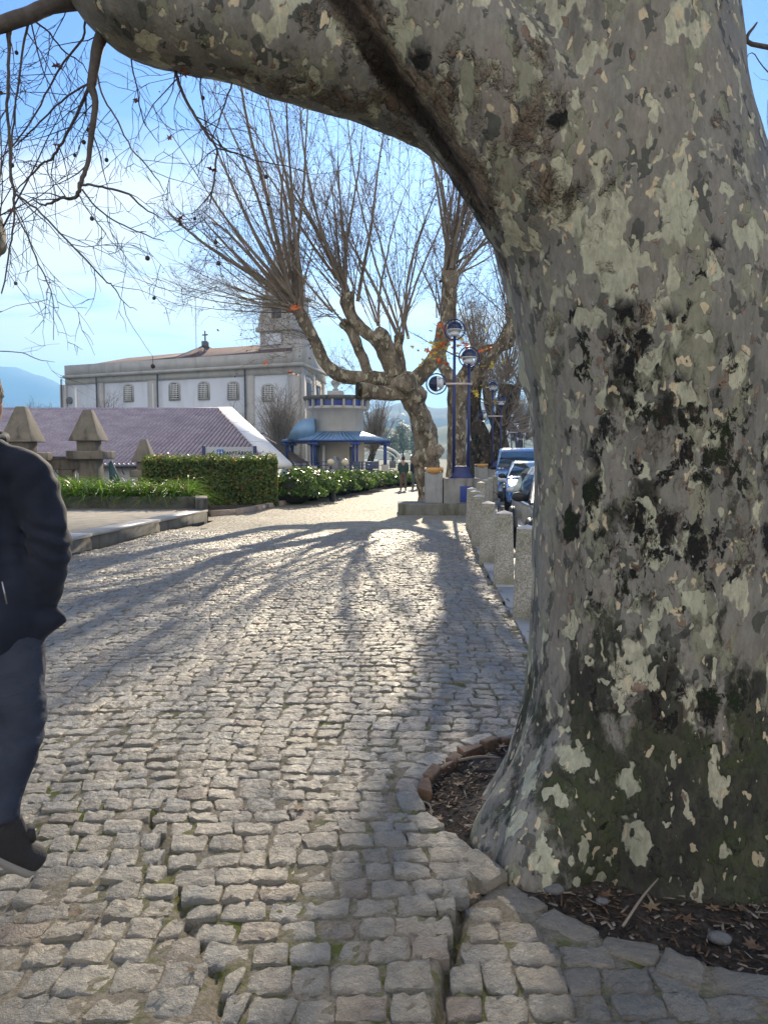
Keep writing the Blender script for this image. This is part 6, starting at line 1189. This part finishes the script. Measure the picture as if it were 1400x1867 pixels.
# ------------------------------------------------------------------ cars (facing the camera)
def carpaint(name, col, met=.4): s = NT(name); s.fin(s.mix(s.mr(s.noise(900, 1), .4, .6), tuple(c*.92 for c in col), col), .28, None, Metallic=met); s.b.inputs['Coat Weight'].default_value = 1.0; s.b.inputs['Coat Roughness'].default_value = .04; return s.m
M['silver'] = carpaint('silver_paint', (.30, .30, .29)); M['vanblue'] = carpaint('pale_blue_paint', (.22, .33, .52), .3); M['carblue'] = carpaint('bright_blue_paint', (.06, .22, .60), .3)
M['rubber'] = simple('tyre', (.02, .02, .02), .85, .2, 30); M['rim'] = simple('alloy_rim', (.4, .4, .42), .35, .05, 5, Metallic=.8); M['plastic'] = simple('black_plastic', (.02, .021, .023), .5, .1, 10); M['carglass'] = simple('car_glass', (.02, .035, .05), .03, .1, 2, Specular_IOR_Level=.9)
M['headl'] = simple('headlight_lens', (.6, .63, .66), .08, .05, 4); M['plate'] = simple('number_plate', (.75, .75, .72), .5, .03)
def car(name, label, cat, prof, W, H, mat, loc, rz, belt, wb, wr=.32, van=False):
    """prof: list of (y, z_hood/roof) from the nose (y=0) to the tail; body lofted across sections"""
    o = thing(name, label, cat, loc, rz, 'cars parked along the kerb'); Lc = prof[-1][0]; n = len(prof)
    ys = [p[0] for p in prof]
    # lower body: sections along y, each a rounded half profile up to the belt
    def sect(y, top, wmul=1.0, tum=.0):
        w = W/2*wmul; bz = .22; pts = [(-w*.86, bz), (-w*.98, bz+.12), (-w, .5), (-w*.985, min(belt, top)*.86), (-w*.94, min(belt, top)-.015), (-w*.80, min(belt, top)+.015*(top > belt*.9)), (0, min(belt, top)+.05)]
        return np.array([(x, y, z) for x, z in pts]+[(-x, y, z) for x, z in pts[-2::-1]])
    S = []; K = 13
    for y, top, hood in prof:
        f = min(1, (y+.05)/.55); g = min(1, (Lc-y+.05)/.5); S.append(sect(y, hood, .80+.20*math.sin(f*math.pi/2) if f < 1 else (.86+.14*math.sin(g*math.pi/2)), 0))
    V = np.vstack(S); F = [(i*K+j, (i+1)*K+j, (i+1)*K+j+1, i*K+j+1) for i in range(n-1) for j in range(K-1)]+[tuple(range(K))[::-1], tuple(range((n-1)*K, n*K))]
    F += [((i)*K, (i)*K+K-1, (i+1)*K+K-1, (i+1)*K) for i in range(n-1)]
    b = MB().add((V, [f[::-1] for f in F])).build('body', M[mat], o, True, False); md = b.modifiers.new('s', 'SUBSURF'); md.levels = md.render_levels = 2
    # greenhouse
    cab = [(y, t) for y, t, h in prof if t > h+.02]; i0 = [k for k, p in enumerate(prof) if p[1] > p[2]+.02]; ya = prof[i0[0]-1][0]; yb = prof[min(i0[-1]+1, n-1)][0]
    cs = [(ya, belt+.03)]+cab+[(yb, belt+.03)] if not van else [(ya, belt+.03)]+cab
    R0 = []
    for y, t in cs: w1 = W/2*.93; w2 = W/2*(.93-.20*min(1, (t-belt)/(H-belt))*(0.55 if van else 1)); R0.append([(-w1, y, belt), (-w2, y, t-.03), (-w2*.8, y, t), (w2*.8, y, t), (w2, y, t-.03), (w1, y, belt)])
    V = np.array(R0).reshape(-1, 3); k = 6; F = [(i*k+j, i*k+j+1, (i+1)*k+j+1, (i+1)*k+j) for i in range(len(cs)-1) for j in range(k-1)]+[tuple(range(k)), tuple(range((len(cs)-1)*k, len(cs)*k))[::-1]]
    gb = MB().add((V, F)).build('cabin', M[mat], o, True, False); 
    # windscreen & side glass set slightly proud
    y0, z0 = cs[0]; y1, z1 = cs[1]; w1 = W/2*.86; w2 = W/2*(.93-.20*(.55 if van else 1))*.90; d = np.array([0, -(z1-z0), (y1-y0)]); d = d/np.linalg.norm(d)*.012
    q = [np.array(v) for v in ((-w1, y0+.10*(y1-y0), z0+.10*(z1-z0)), (w1, y0+.10*(y1-y0), z0+.10*(z1-z0)), (w2, y0+.93*(y1-y0), z0+.93*(z1-z0)), (-w2, y0+.93*(y1-y0), z0+.93*(z1-z0)))]; mk((lambda vf: (vf[0]+d, vf[1]))(slab(*q, .012, d)), 'windscreen', M['carglass'], o, world=False) if False else MB().add((slab(*q, .02, d)[0]+d, slab(*q, .02, d)[1])).build('windscreen', M['carglass'], o, False, False)
    for s in (-1, 1):
        yA, yB_ = cs[1][0]-.25*(not van), cs[-2 if not van else 2][0]; ww1 = W/2*.935; ww2 = W/2*(.93-.17*(.55 if van else 1)); zz1 = belt+.05; zz2 = min(z1, H)-.10
        q = [np.array(v) for v in ((s*ww1, y0+.35, zz1), (s*ww1, yB_+.2, zz1), (s*ww2, yB_-.1, zz2), (s*ww2, yA+.3, zz2))]; vf = slab(*q, .02, (s, 0, .3)); MB().add((vf[0]+np.array([s*.012, 0, .004]), vf[1])).build('side_window', M['carglass'], o, False, False)
        # mirror
        mx_ = s*(W/2+.075); MB().add(sphere((mx_, y0+.35, belt+.07), .10, 12, 8, (1.1, .6, .75))).build('mirror', M['plastic'], o, True, False)
        MB().add(tube([(s*W/2*.92, y0+.42, belt+.02), (mx_, y0+.38, belt+.04)], .03, 8)).build('mirror_arm', M['plastic'], o, True, False)
        # headlight
        MB().add(sphere((s*W*.36, .10, belt*.70), .17, 14, 10, (1.1, .75, .55))).build('headlight', M['headl'], o, True, False)
        for wy in wb:
            v, f = lathe([(.05, -.105), (wr*.62, -.11), (wr*.95, -.10), (wr, -.06), (wr, .06), (wr*.95, .10), (wr*.6, .11), (.05, .1)], (0, 0, 0), 28); v = np.stack([v[:, 2]+s*(W/2-.12), v[:, 0]+wy, v[:, 1]+wr], -1); wheel = MB().add((v, f)).build('wheel', M['rubber'], o, True, False)
            v, f = lathe([(.01, .118), (wr*.2, .122), (wr*.5, .112), (wr*.62, .118)], (0, 0, 0), 14); v = np.stack([s*v[:, 2]+s*(W/2-.12), v[:, 0], v[:, 1]], -1)+np.array([0, wy, wr]); MB().add((v, f)).build('rim', M['rim'], wheel, False, False)
            a = np.linspace(0.0, math.pi, 13); arch = np.array([(s*(W/2+.004), wy+(wr+.06)*math.cos(t), wr+(wr+.06)*math.sin(t)) for t in a]); MB().add(tubes(arch[None], np.full((1, 13), .045), 8)).build('wheel_arch', M['plastic'], o, True, False)
    MB().add(bevbox((0, -.015, belt*.60), (W*.42, .05, .14), .02)).build('grille', M['plastic'], o, False, False); MB().add(bevbox((0, -.01, .30), (W*.80, .10, .16), .04)).build('bumper_intake', M['plastic'], o, False, False)
    MB().add(bevbox((0, -.06, .45), (.50, .02, .11), .004)).build('number_plate', M['plate'], o, False, False); MB().add(lathe([(.01, .0), (.06, 0), (.06, .012), (.01, .012)], (0, 0, 0), 16)).build('badge', M['rim'], o, False, False).rotation_euler = (math.pi/2, 0, 0)
    for ch in o.children:
        if ch.name.startswith('badge'): ch.location = (0, -.05, belt*.73)
    return o
hatch = lambda H, b: [(0, 0, b*.62), (.08, 0, b*.78), (.35, 0, b*.86), (.95, 0, b*.97), (1.25, 0, b), (1.95, H*.97, b), (2.6, H, b), (3.2, H*.985, b), (3.75, H*.93, b), (4.1, 0, b), (4.2, 0, b*.7)]
vanp = lambda H, b: [(0, 0, b*.62), (.06, 0, b*.78), (.25, 0, b*.88), (.65, 0, b*.97), (.85, 0, b), (1.55, H*.95, b), (2.2, H, b), (3.6, H, b), (4.3, H*.99, b), (4.6, H*.96, b), (4.7, 0, b*.9)]
ROADZ = -.10
def place(px, py): return G(px, py, ROADZ)
car('parked_car', 'silver parked hatchback nearest the camera, just showing left of the big trunk', 'car', hatch(1.45, .92), 1.74, 1.45, 'silver', (2.86, 9.9, ROADZ), math.radians(-4), .92, (.78, 3.35))
a = place(920, 938); car('parked_car', 'bright blue parked car with sun glare, between the silver car and the van', 'car', hatch(1.46, .95), 1.72, 1.46, 'carblue', (a[0]+.88, a[1]+.2, ROADZ), math.radians(-9), .95, (.78, 3.35))
a = place(908, 921); car('parked_van', 'pale blue parked van, farthest of the vehicles, with reflections on its windscreen', 'van', vanp(1.92, 1.12), 1.86, 1.92, 'vanblue', (a[0]+1.0, a[1]+1.6, ROADZ), math.radians(-10), 1.12, (.85, 3.7), .34, True)

# ------------------------------------------------------------------ people
def person_far(label, px, py, hpx, jacket, trousers, rz=0.0):
    b = G(px, py); h = hpx/FPX*b[1]; s = h/1.75; o = thing('person', label, 'person', b, rz, None); E = lambda pts, r: tube(*smoothpath(np.array(pts)*s, np.array(r)*s, 4), 12)
    def B(parts, name, mat, par=o, v=.02): 
        ob = blob(parts, v*s, name, mat, None, 3); ob.parent = par
        if par is not o: ob.location = ob.location-par.location
        return ob
    # all built about the origin, then parented
    body = [E([(0, 0, .92), (0, 0, 1.15), (0, -.01, 1.40), (0, -.01, 1.50)], [.13, .13, .15, .07]), E([(0, 0, 1.45), (0, .0, 1.55)], [.055, .055]), sphere((0, .01*s, 1.64*s), .10*s, 14, 10, (.82, .95, 1.15)), sphere((0, .11*s, 1.625*s), .02*s, 8, 6)]
    for k in (-1, 1): body += [E([(k*.17, 0, 1.42), (k*.25, 0, 1.18), (k*.22, .08, .95)], [.05, .042, .032]), sphere((k*.2*s, .10*s, .90*s), .045*s, 8, 6, (.6, .9, 1.2)), E([(k*.09, 0, .92), (k*.11, 0, .5), (k*.12, 0, .08)], [.08, .055, .04]), sphere((k*.085*s, 0, 1.63*s), .022*s, 6, 4)]
    bd = B(body, 'body', M['skin'])
    jk = [E([(0, 0, .82), (0, 0, 1.0), (0, 0, 1.2), (0, 0, 1.38), (0, 0, 1.46)], [.17, .175, .185, .19, .12])]
    jk[0] = (jk[0][0]*np.array([1.15, .78, 1]), jk[0][1])
    for k in (-1, 1): jk.append(E([(k*.14, 0, 1.42), (k*.21, -.02, 1.30), (k*.235, -.02, 1.12), (k*.20, .08, .93)], [.075, .075, .065, .055]))
    B(jk, 'jacket', jacket)
    tr = [E([(0, 0, .95), (0, 0, .82)], [.15, .15])]
    for k in (-1, 1): tr.append(E([(k*.085, 0, .86), (k*.11, 0, .5), (k*.125, 0, .1)], [.10, .078, .065]))
    B(tr, 'trousers', trousers)
    for k in (-1, 1): B([E([(k*.125, -.05, .05), (k*.13, .08, .045), (k*.135, .17, .035)], [.05, .05, .035])], 'shoe', M['shoe'], v=.012)
    B([sphere((0, -.025*s, 1.655*s), .112*s, 14, 10, (.86, .95, 1.10))], 'hair', M['hair'], bd, .015)
    for c in bd.children: pass
    for c in o.children:
        c.matrix_parent_inverse = Matrix()
    return o
gj = simple('green_jacket', (.035, .07, .06), .8, .2, 8, .3, 30); bt = simple('brown_trousers', (.16, .10, .08), .85, .2, 8); nj = simple('dark_navy_jacket', (.02, .025, .04), .8, .2, 8); gt = simple('grey_trousers', (.10, .11, .13), .85, .2, 8)
person_far('distant man in a dark green jacket and brown trousers standing on the path, back turned', 735, 894, 62, gj, bt)
person_far('distant person in navy, half hidden behind the knobbly plane trunk', 757, 891, 60, nj, gt, .2)

def walker():
    Yb = 2.50; o = thing('person', 'man in dark hooded jacket and jeans walking off at the left edge', 'person', (-1.33, Yb, 0))
    Q = lambda px, py, Y=Yb: P(px, py, Y)
    E = lambda pts, n=18: tube(*smoothpath(np.array([p[:3] for p in pts]), [p[3] for p in pts], 5), n)
    def el(pts, sc, n=24):   # tube with elliptical section about its centre x/y scaling
        pth, rr = smoothpath(np.array([p[:3] for p in pts]), [p[3] for p in pts], 5); V, F = tube(pth, rr, n); k = np.repeat(pth, n, 0); return k+(V-k)*np.array(sc), F
    cx = -1.40
    # body, one surface: legs, torso, arms, neck, head
    hd = np.array([cx+.052, Yb+.04, 1.675])
    def leg(pts): return E(pts)
    kR = Q(30, 1330, 2.38); aR = Q(20, 1490, 2.22); hipR = Q(10, 1175, Yb); 
    sh = Q(62, 838, Yb-.01); elb = Q(118, 985, Yb-.02); elb2 = Q(117, 1030, Yb+.0); wr = Q(95, 1092, Yb+.05); wr2 = Q(60, 1130, Yb+.10)
    body = [el([(cx, Yb, 1.0, .15), (cx, Yb, 1.2, .15), (cx, Yb, 1.42, .17), (cx, Yb, 1.5, .10)], (1.2, .75, 1)), E([(cx, Yb, 1.48, .06), (cx+.01, Yb+.03, 1.60, .058)]), sphere(tuple(hd), .105, 24, 18, (.80, .98, 1.22)),
            E([(Q(14, 1170)[0], Yb, Q(14, 1170)[2], .08), (*Q(22, 1235, 2.47), .075), (*Q(38, 1310, 2.42), .055), (*Q(32, 1385, 2.34), .045), (*Q(16, 1450, 2.27), .034), (*Q(10, 1490, 2.24), .032)]), E([(cx-.08, Yb, .95, .08), (cx-.18, Yb+.28, .52, .06), (cx-.24, Yb+.40, .08, .04)]),
            sphere((hd[0]+.0, hd[1]+.105, hd[2]-.015), .018, 8, 6, (1, 1.2, 1.3)), sphere((hd[0]+.083, hd[1]-.0, hd[2]-.01), .03, 10, 8, (.4, .7, 1.1)), sphere((hd[0]-.083, hd[1], hd[2]-.01), .03, 10, 8, (.4, .7, 1.1)), sphere((hd[0], hd[1]+.07, hd[2]-.10), .05, 12, 8),
            E([(cx+.16, Yb, 1.42, .045), (sh[0]-.01, sh[1], sh[2]-.13, .045), (elb[0]-.055, elb[1], elb[2]+.02, .040), (elb2[0]-.055, elb2[1], elb2[2], .040), (wr[0]-.055, wr[1], wr[2], .032), (cx+.16, Yb+.14, .95, .030)]), E([(cx-.2, Yb, 1.40, .05), (cx-.28, Yb-.02, 1.15, .042), (cx-.22, Yb+.14, .98, .034), (cx-.16, Yb+.2, .94, .036)])]
    for s in (1, -1):
        for j, (dz, L_) in enumerate(((.02, .06), (.0, .07), (-.02, .065), (-.038, .05))): body.append(E([(cx+s*.16, Yb+.2, .94+dz, .011), (cx+s*.13, Yb+.2+L_*.7, .93+dz, .010), (cx+s*.10, Yb+.2+L_, .925+dz, .008)], 8))
        body.append(E([(cx+s*.17, Yb+.18, .965, .013), (cx+s*.14, Yb+.22, .985, .011)], 8))
    bd = blob(body, .009, 'body', M['skin'], o, 3)
    hb = [sphere((hd[0], hd[1]-.018, hd[2]+.03), .112, 24, 18, (.84, .98, 1.12))]; blob(hb, .008, 'hair', M['hair'], bd, 2, lambda V: .006*vnoise(V, 60, 3, 2))
    for s in (-1, 1): mk(sphere((hd[0]+s*.033, hd[1]+.088, hd[2]+.015), .012, 10, 8), 'eye', M['whitepaint'], bd, True)
    # jacket
    sh = Q(62, 838, Yb-.01); elb = Q(118, 985, Yb-.02); elb2 = Q(117, 1030, Yb+.0); wr = Q(95, 1092, Yb+.05); wr2 = Q(60, 1130, Yb+.10)
    jk = [el([(cx+.03, Yb, .80, .205), (cx+.04, Yb, .92, .215), (cx+.03, Yb, 1.10, .21), (cx, Yb, 1.28, .212), (cx, Yb, 1.42, .205), (cx, Yb, 1.50, .13), (cx, Yb, 1.55, .085)], (1.08, .72, 1)),
          E([(cx+.10, Yb, 1.475, .075), (sh[0]-.03, sh[1], sh[2]-.04, .074), (sh[0]+.006, sh[1], sh[2]-.13, .075), (elb[0]-.055, elb[1], elb[2]+.02, .066), (elb2[0]-.052, elb2[1], elb2[2], .064), (wr[0]-.045, wr[1], wr[2], .062), (wr2[0]-.03, wr2[1], wr2[2], .055)]),
          E([(cx-.14, Yb, 1.44, .08), (cx-.24, Yb, 1.38, .085), (cx-.31, Yb-.02, 1.16, .07), (cx-.25, Yb+.1, 1.0, .06)]),
          el([(cx-.06, Yb-.04, 1.55, .05), (cx+.04, Yb-.08, 1.545, .078), (cx+.135, Yb-.04, 1.535, .062), (cx+.17, Yb-.02, 1.52, .03)], (1.2, 1.0, .62)), el([(cx+.03, Yb-.10, 1.55, .05), (cx+.03, Yb-.12, 1.47, .085), (cx+.03, Yb-.12, 1.40, .05)], (1.6, .7, 1)),
          E([(cx+.16, Yb+.02, .90, .08), (Q(100, 1140, Yb)[0]-.05, Yb+.02, Q(100, 1140, Yb)[2], .05), (Q(118, 1128, Yb)[0]-.02, Yb+.05, Q(118, 1128, Yb)[2], .022)])]
    def folds(V):
        x, y, z = V[:, 0], V[:, 1], V[:, 2]; nz = vnoise(V, 6, 2, 3); arm = np.clip((x-(cx+.17))/.05, 0, 1)
        el_ = arm*np.exp(-((z-1.20)/.13)**2)*.0065*np.sin(z*75+(x-cx)*38+nz*5)*(0.6+nz); up = arm*np.exp(-((z-1.40)/.07)**2)*.004*np.sin(z*60-(x-cx)*80+nz*4)
        gap = -.016*np.exp(-((x-(cx+.185+.09*(1.42-z)*(z > 1.1)*0.6))/.016)**2)*np.clip((1.43-z)/.08, 0, 1)*np.clip((z-.98)/.06, 0, 1)*(y < Yb)
        back = .007*np.sin((x-cx)*30+z*9+nz*4)*np.clip((1.25-z)/.2, 0, 1)*(1-arm)+.006*np.sin(z*26+(x-cx)*18+nz*5)*(1-arm)*np.exp(-((z-.95)/.13)**2); hem = .006*np.exp(-((z-.83)/.012)**2)*(1-arm)
        return el_+up+gap+back+hem+.007*vnoise(V*np.array([1, 1, .6]), 5, 2, 4) + .0045*np.abs(vnoise(V*np.array([1.2, 1.2, .5]), 9, 2, 9))-.003*np.abs(vnoise(V*np.array([.6, 1, 1.5]), 12, 2, 3))
    jo = blob(jk, .011, 'jacket', M['jacket'], o, 4, folds)
    # hood rim, seams, patch, zip pull
    t = np.linspace(0, 2*math.pi, 40); hr = np.stack([cx+.03+.135*np.cos(t), Yb-.01+.115*np.sin(t), 1.555+.018*np.sin(t*1)+0*t], -1); mk(tubes(hr[None], np.full((1, 40), .016), 10, False), 'hood_rim', M['jacket'], jo, True)
    bp = Q(97, 912, Yb-.075); 
    v, f = box((0, 0, 0), (.055, .018, .105), 0); V2, F2 = bevbox((0, 0, 0), (.058, .016, .108), .006); A = Matrix.Rotation(math.radians(-17), 3, 'Y') @ Matrix.Rotation(math.radians(18), 3, 'Z'); mk((V2@np.array(A).T+np.array([Q(98, 912)[0]-.018, Yb-.050, Q(98, 912)[2]]), F2), 'arm_patch', M['patch'], jo)
    sm = Q(5, 1090, Yb-.165); mk(tube([sm+np.array([0, 0, .05]), sm+np.array([.012, 0, -.02])], .0025, 6), 'zip_pull', M['rim'], jo)
    # jeans
    wl = Q(0, 1200, Yb)
    tr = [el([(cx+.01, Yb, .98, .17), (cx+.02, Yb, .86, .175), (cx+.03, Yb, .78, .14)], (1.08, .78, 1)),
          E([(Q(14, 1170)[0], Yb, Q(14, 1170)[2], .115), (*Q(22, 1235, 2.47), .106), (*Q(37, 1290, 2.43), .082), (*Q(40, 1325, 2.40), .070), (*Q(30, 1385, 2.34), .060), (*Q(12, 1430, 2.29), .056), (*Q(2, 1478, 2.25), .055), (*Q(4, 1502, 2.24), .053)]),
          E([(cx-.08, Yb, .84, .11), (cx-.18, Yb+.28, .52, .085), (cx-.24, Yb+.42, .10, .07)])]
    blob(tr, .010, 'jeans', M['jeans'], o, 3, lambda V: .005*vnoise(V*np.array([1, 1, 1.6]), 7, 2, 6)+.0035*np.exp(-((V[:, 2]-.62)/.1)**2)*np.sin(V[:, 2]*110+V[:, 0]*30)+.003*np.exp(-((V[:, 2]-.28)/.08)**2)*np.sin(V[:, 2]*120-V[:, 0]*40))
    # rear shoe, heel raised, toe to the right and down
    def shoe(heel, toe, up, w):
        heel = np.array(heel); toe = np.array(toe); d = toe-heel; L_ = np.linalg.norm(d); d /= L_; up = np.array(up, float); up -= up@d*d; up /= np.linalg.norm(up); s = np.cross(up, d)
        n_ = 20; ls = np.linspace(-.02, 1.0, n_); V = []; So = []
        m = 16
        for t in ls:
            wd = w*(.72+.38*math.sin(min(max(t, 0), 1)*math.pi*.62))*(1 if t < .82 else math.sqrt(max(1-((t-.82)/.185)**2, .02)))*(1 if t > .06 else .85); hh = (.100-.070*min(1, max(0, (t-.12)/.55)))*(1 if t < .85 else math.sqrt(max(1-((t-.85)/.155)**2, .03)))+.018
            for a in np.linspace(0, 2*math.pi, m, endpoint=False): x = wd*math.cos(a); y = max(math.sin(a), -.15)*hh; V.append(heel+d*L_*t+s*x+up*(y+.015))
        F = [(i*m+j, i*m+(j+1) % m, (i+1)*m+(j+1) % m, (i+1)*m+j) for i in range(n_-1) for j in range(m)]+[tuple(range(m))[::-1], tuple(range((n_-1)*m, n_*m))]
        up_o = mk((np.array(V), F), 'shoe', M['shoe'], o, True)
        So = []
        for t in ls:
            wd = w*1.05*(.74+.38*math.sin(min(max(t, 0), 1)*math.pi*.62))*(1 if t < .82 else math.sqrt(max(1-((t-.82)/.19)**2, .03))); So += [heel+d*L_*t-s*wd-up*.016, heel+d*L_*t+s*wd-up*.016, heel+d*L_*t+s*wd+up*.008, heel+d*L_*t-s*wd+up*.008]
        F = [(i*4+j, i*4+(j+1) % 4, (i+1)*4+(j+1) % 4, (i+1)*4+j) for i in range(n_-1) for j in range(4)]+[(3, 2, 1, 0), tuple(range((n_-1)*4, n_*4))]
        mk((np.array(So), F), 'sole', M['sole'], up_o); mk(tube([heel+up*.10+d*.10, heel+up*.075+d*.15], [.022, .016], 8), 'tongue', M['shoe'], up_o, True)
    shoe(Q(-42, 1535, 2.22), Q(64, 1578, 2.40), (.42, -.25, .85), .043)
    shoe((cx-.24, Yb+.36, .02), (cx-.28, Yb+.66, .02), (0, 0, 1), .048)
walker()

# ------------------------------------------------------------------ distant hills, woods and the haze
def hill(pts, Y, depth, name, mat, base=-5, seed=1):
    xs = np.array([P(p[0], 832, Y)[0] for p in pts]); zs = np.array([1.5+(832-p[1])/FPX*Y for p in pts]); n = 90; X = np.linspace(xs[0], xs[-1], n); Z = np.interp(X, xs, zs); rows = []
    for j, t in enumerate(np.linspace(0, 1, 16)):
        hh = math.sin(t*math.pi/2)**1.2; rows.append(np.stack([X, np.full(n, Y-depth*(1-t)), base+(Z-base)*hh+np.array([mnoise.fractal((x/Y*9+seed, t*3, seed), 1, 2, 5) for x in X])*Y*.012*(.3+hh)], -1))
    for t in (.5, 1.): rows.append(np.stack([X, np.full(n, Y+depth*t), base+(Z-base)*(1-t)], -1))
    V = np.vstack(rows); i = np.arange(len(rows)*n).reshape(-1, n); F = np.stack([i[:-1, :-1], i[:-1, 1:], i[1:, 1:], i[1:, :-1]], -1).reshape(-1, 4); return struct((V, F), name, mat, True)
hill([(-900, 760), (-500, 700), (-250, 690), (-60, 683), (0, 684), (55, 684), (118, 699), (200, 722), (330, 765), (480, 800), (700, 815)], 3200, 900, 'far_hill', M['hill'], seed=2)
hill([(350, 820), (560, 800), (640, 770), (690, 748), (730, 742), (760, 748), (800, 752), (900, 730), (1100, 700), (1500, 690), (2200, 700)], 1500, 450, 'wooded_hill', M['hill'], seed=5)
hill([(520, 822), (600, 806), (700, 792), (760, 785), (820, 780), (950, 770), (1200, 760), (1800, 760)], 700, 200, 'near_slope', simple('slope_grass', (.07, .09, .035), .95, .4, .02), seed=9)
M['far_leaf'] = leafmat('far_leaf', (0.10, 0.13, 0.06), (0.22, 0.24, 0.12), None, .3)
for i, (px, pt, pb, Y, w, lab) in enumerate(((735, 768, 838, 230, 26, 'pale feathery distant tree left of the knobbly plane trunk, the taller'), (716, 790, 838, 210, 22, 'lower pale distant tree beyond the man in the green jacket'), (752, 782, 838, 260, 18, 'small pale distant tree touching the plane trunk outline'))):
    zt = zz(pt, Y); W = w/FPX*Y/2; x = X_(px, Y); o = thing('distant_tree', lab, 'tree', (x, Y, -.4), 0, 'pale distant trees'); n = 1500; C = NR.normal(0, 1, (n, 3))*np.array([W*.45, W*.45, (zt)*.21])+np.array([x, Y, zt*.55]); C += .3*W*np.sin(C*.9); leafcloud('crown', M['far_leaf'], o, C, C-np.array([x, Y, zt*.5]), .45); mk(tube([(x, Y, -.4), (x, Y, zt*.6)], [.35, .15], 8), 'trunk', M['bark3'], o)
def m_haze():
    m = bpy.data.materials.new('haze_air'); m.use_nodes = True; t = m.node_tree; t.nodes.clear(); o = t.nodes.new('ShaderNodeOutputMaterial'); v = t.nodes.new('ShaderNodeVolumePrincipled'); v.inputs['Color'].default_value = (.26, .56, 1.0, 1); v.inputs['Density'].default_value = HAZE; v.inputs['Anisotropy'].default_value = .35; t.links.new(v.outputs[0], o.inputs['Volume']); return m
HAZE = 0.00038
hz = mk(box((0, 2200, 210), (9000, 4800, 424)), 'haze', m_haze()); tag(hz, 'thin pale blue air between the square and the hills', 'haze', kind='stuff')
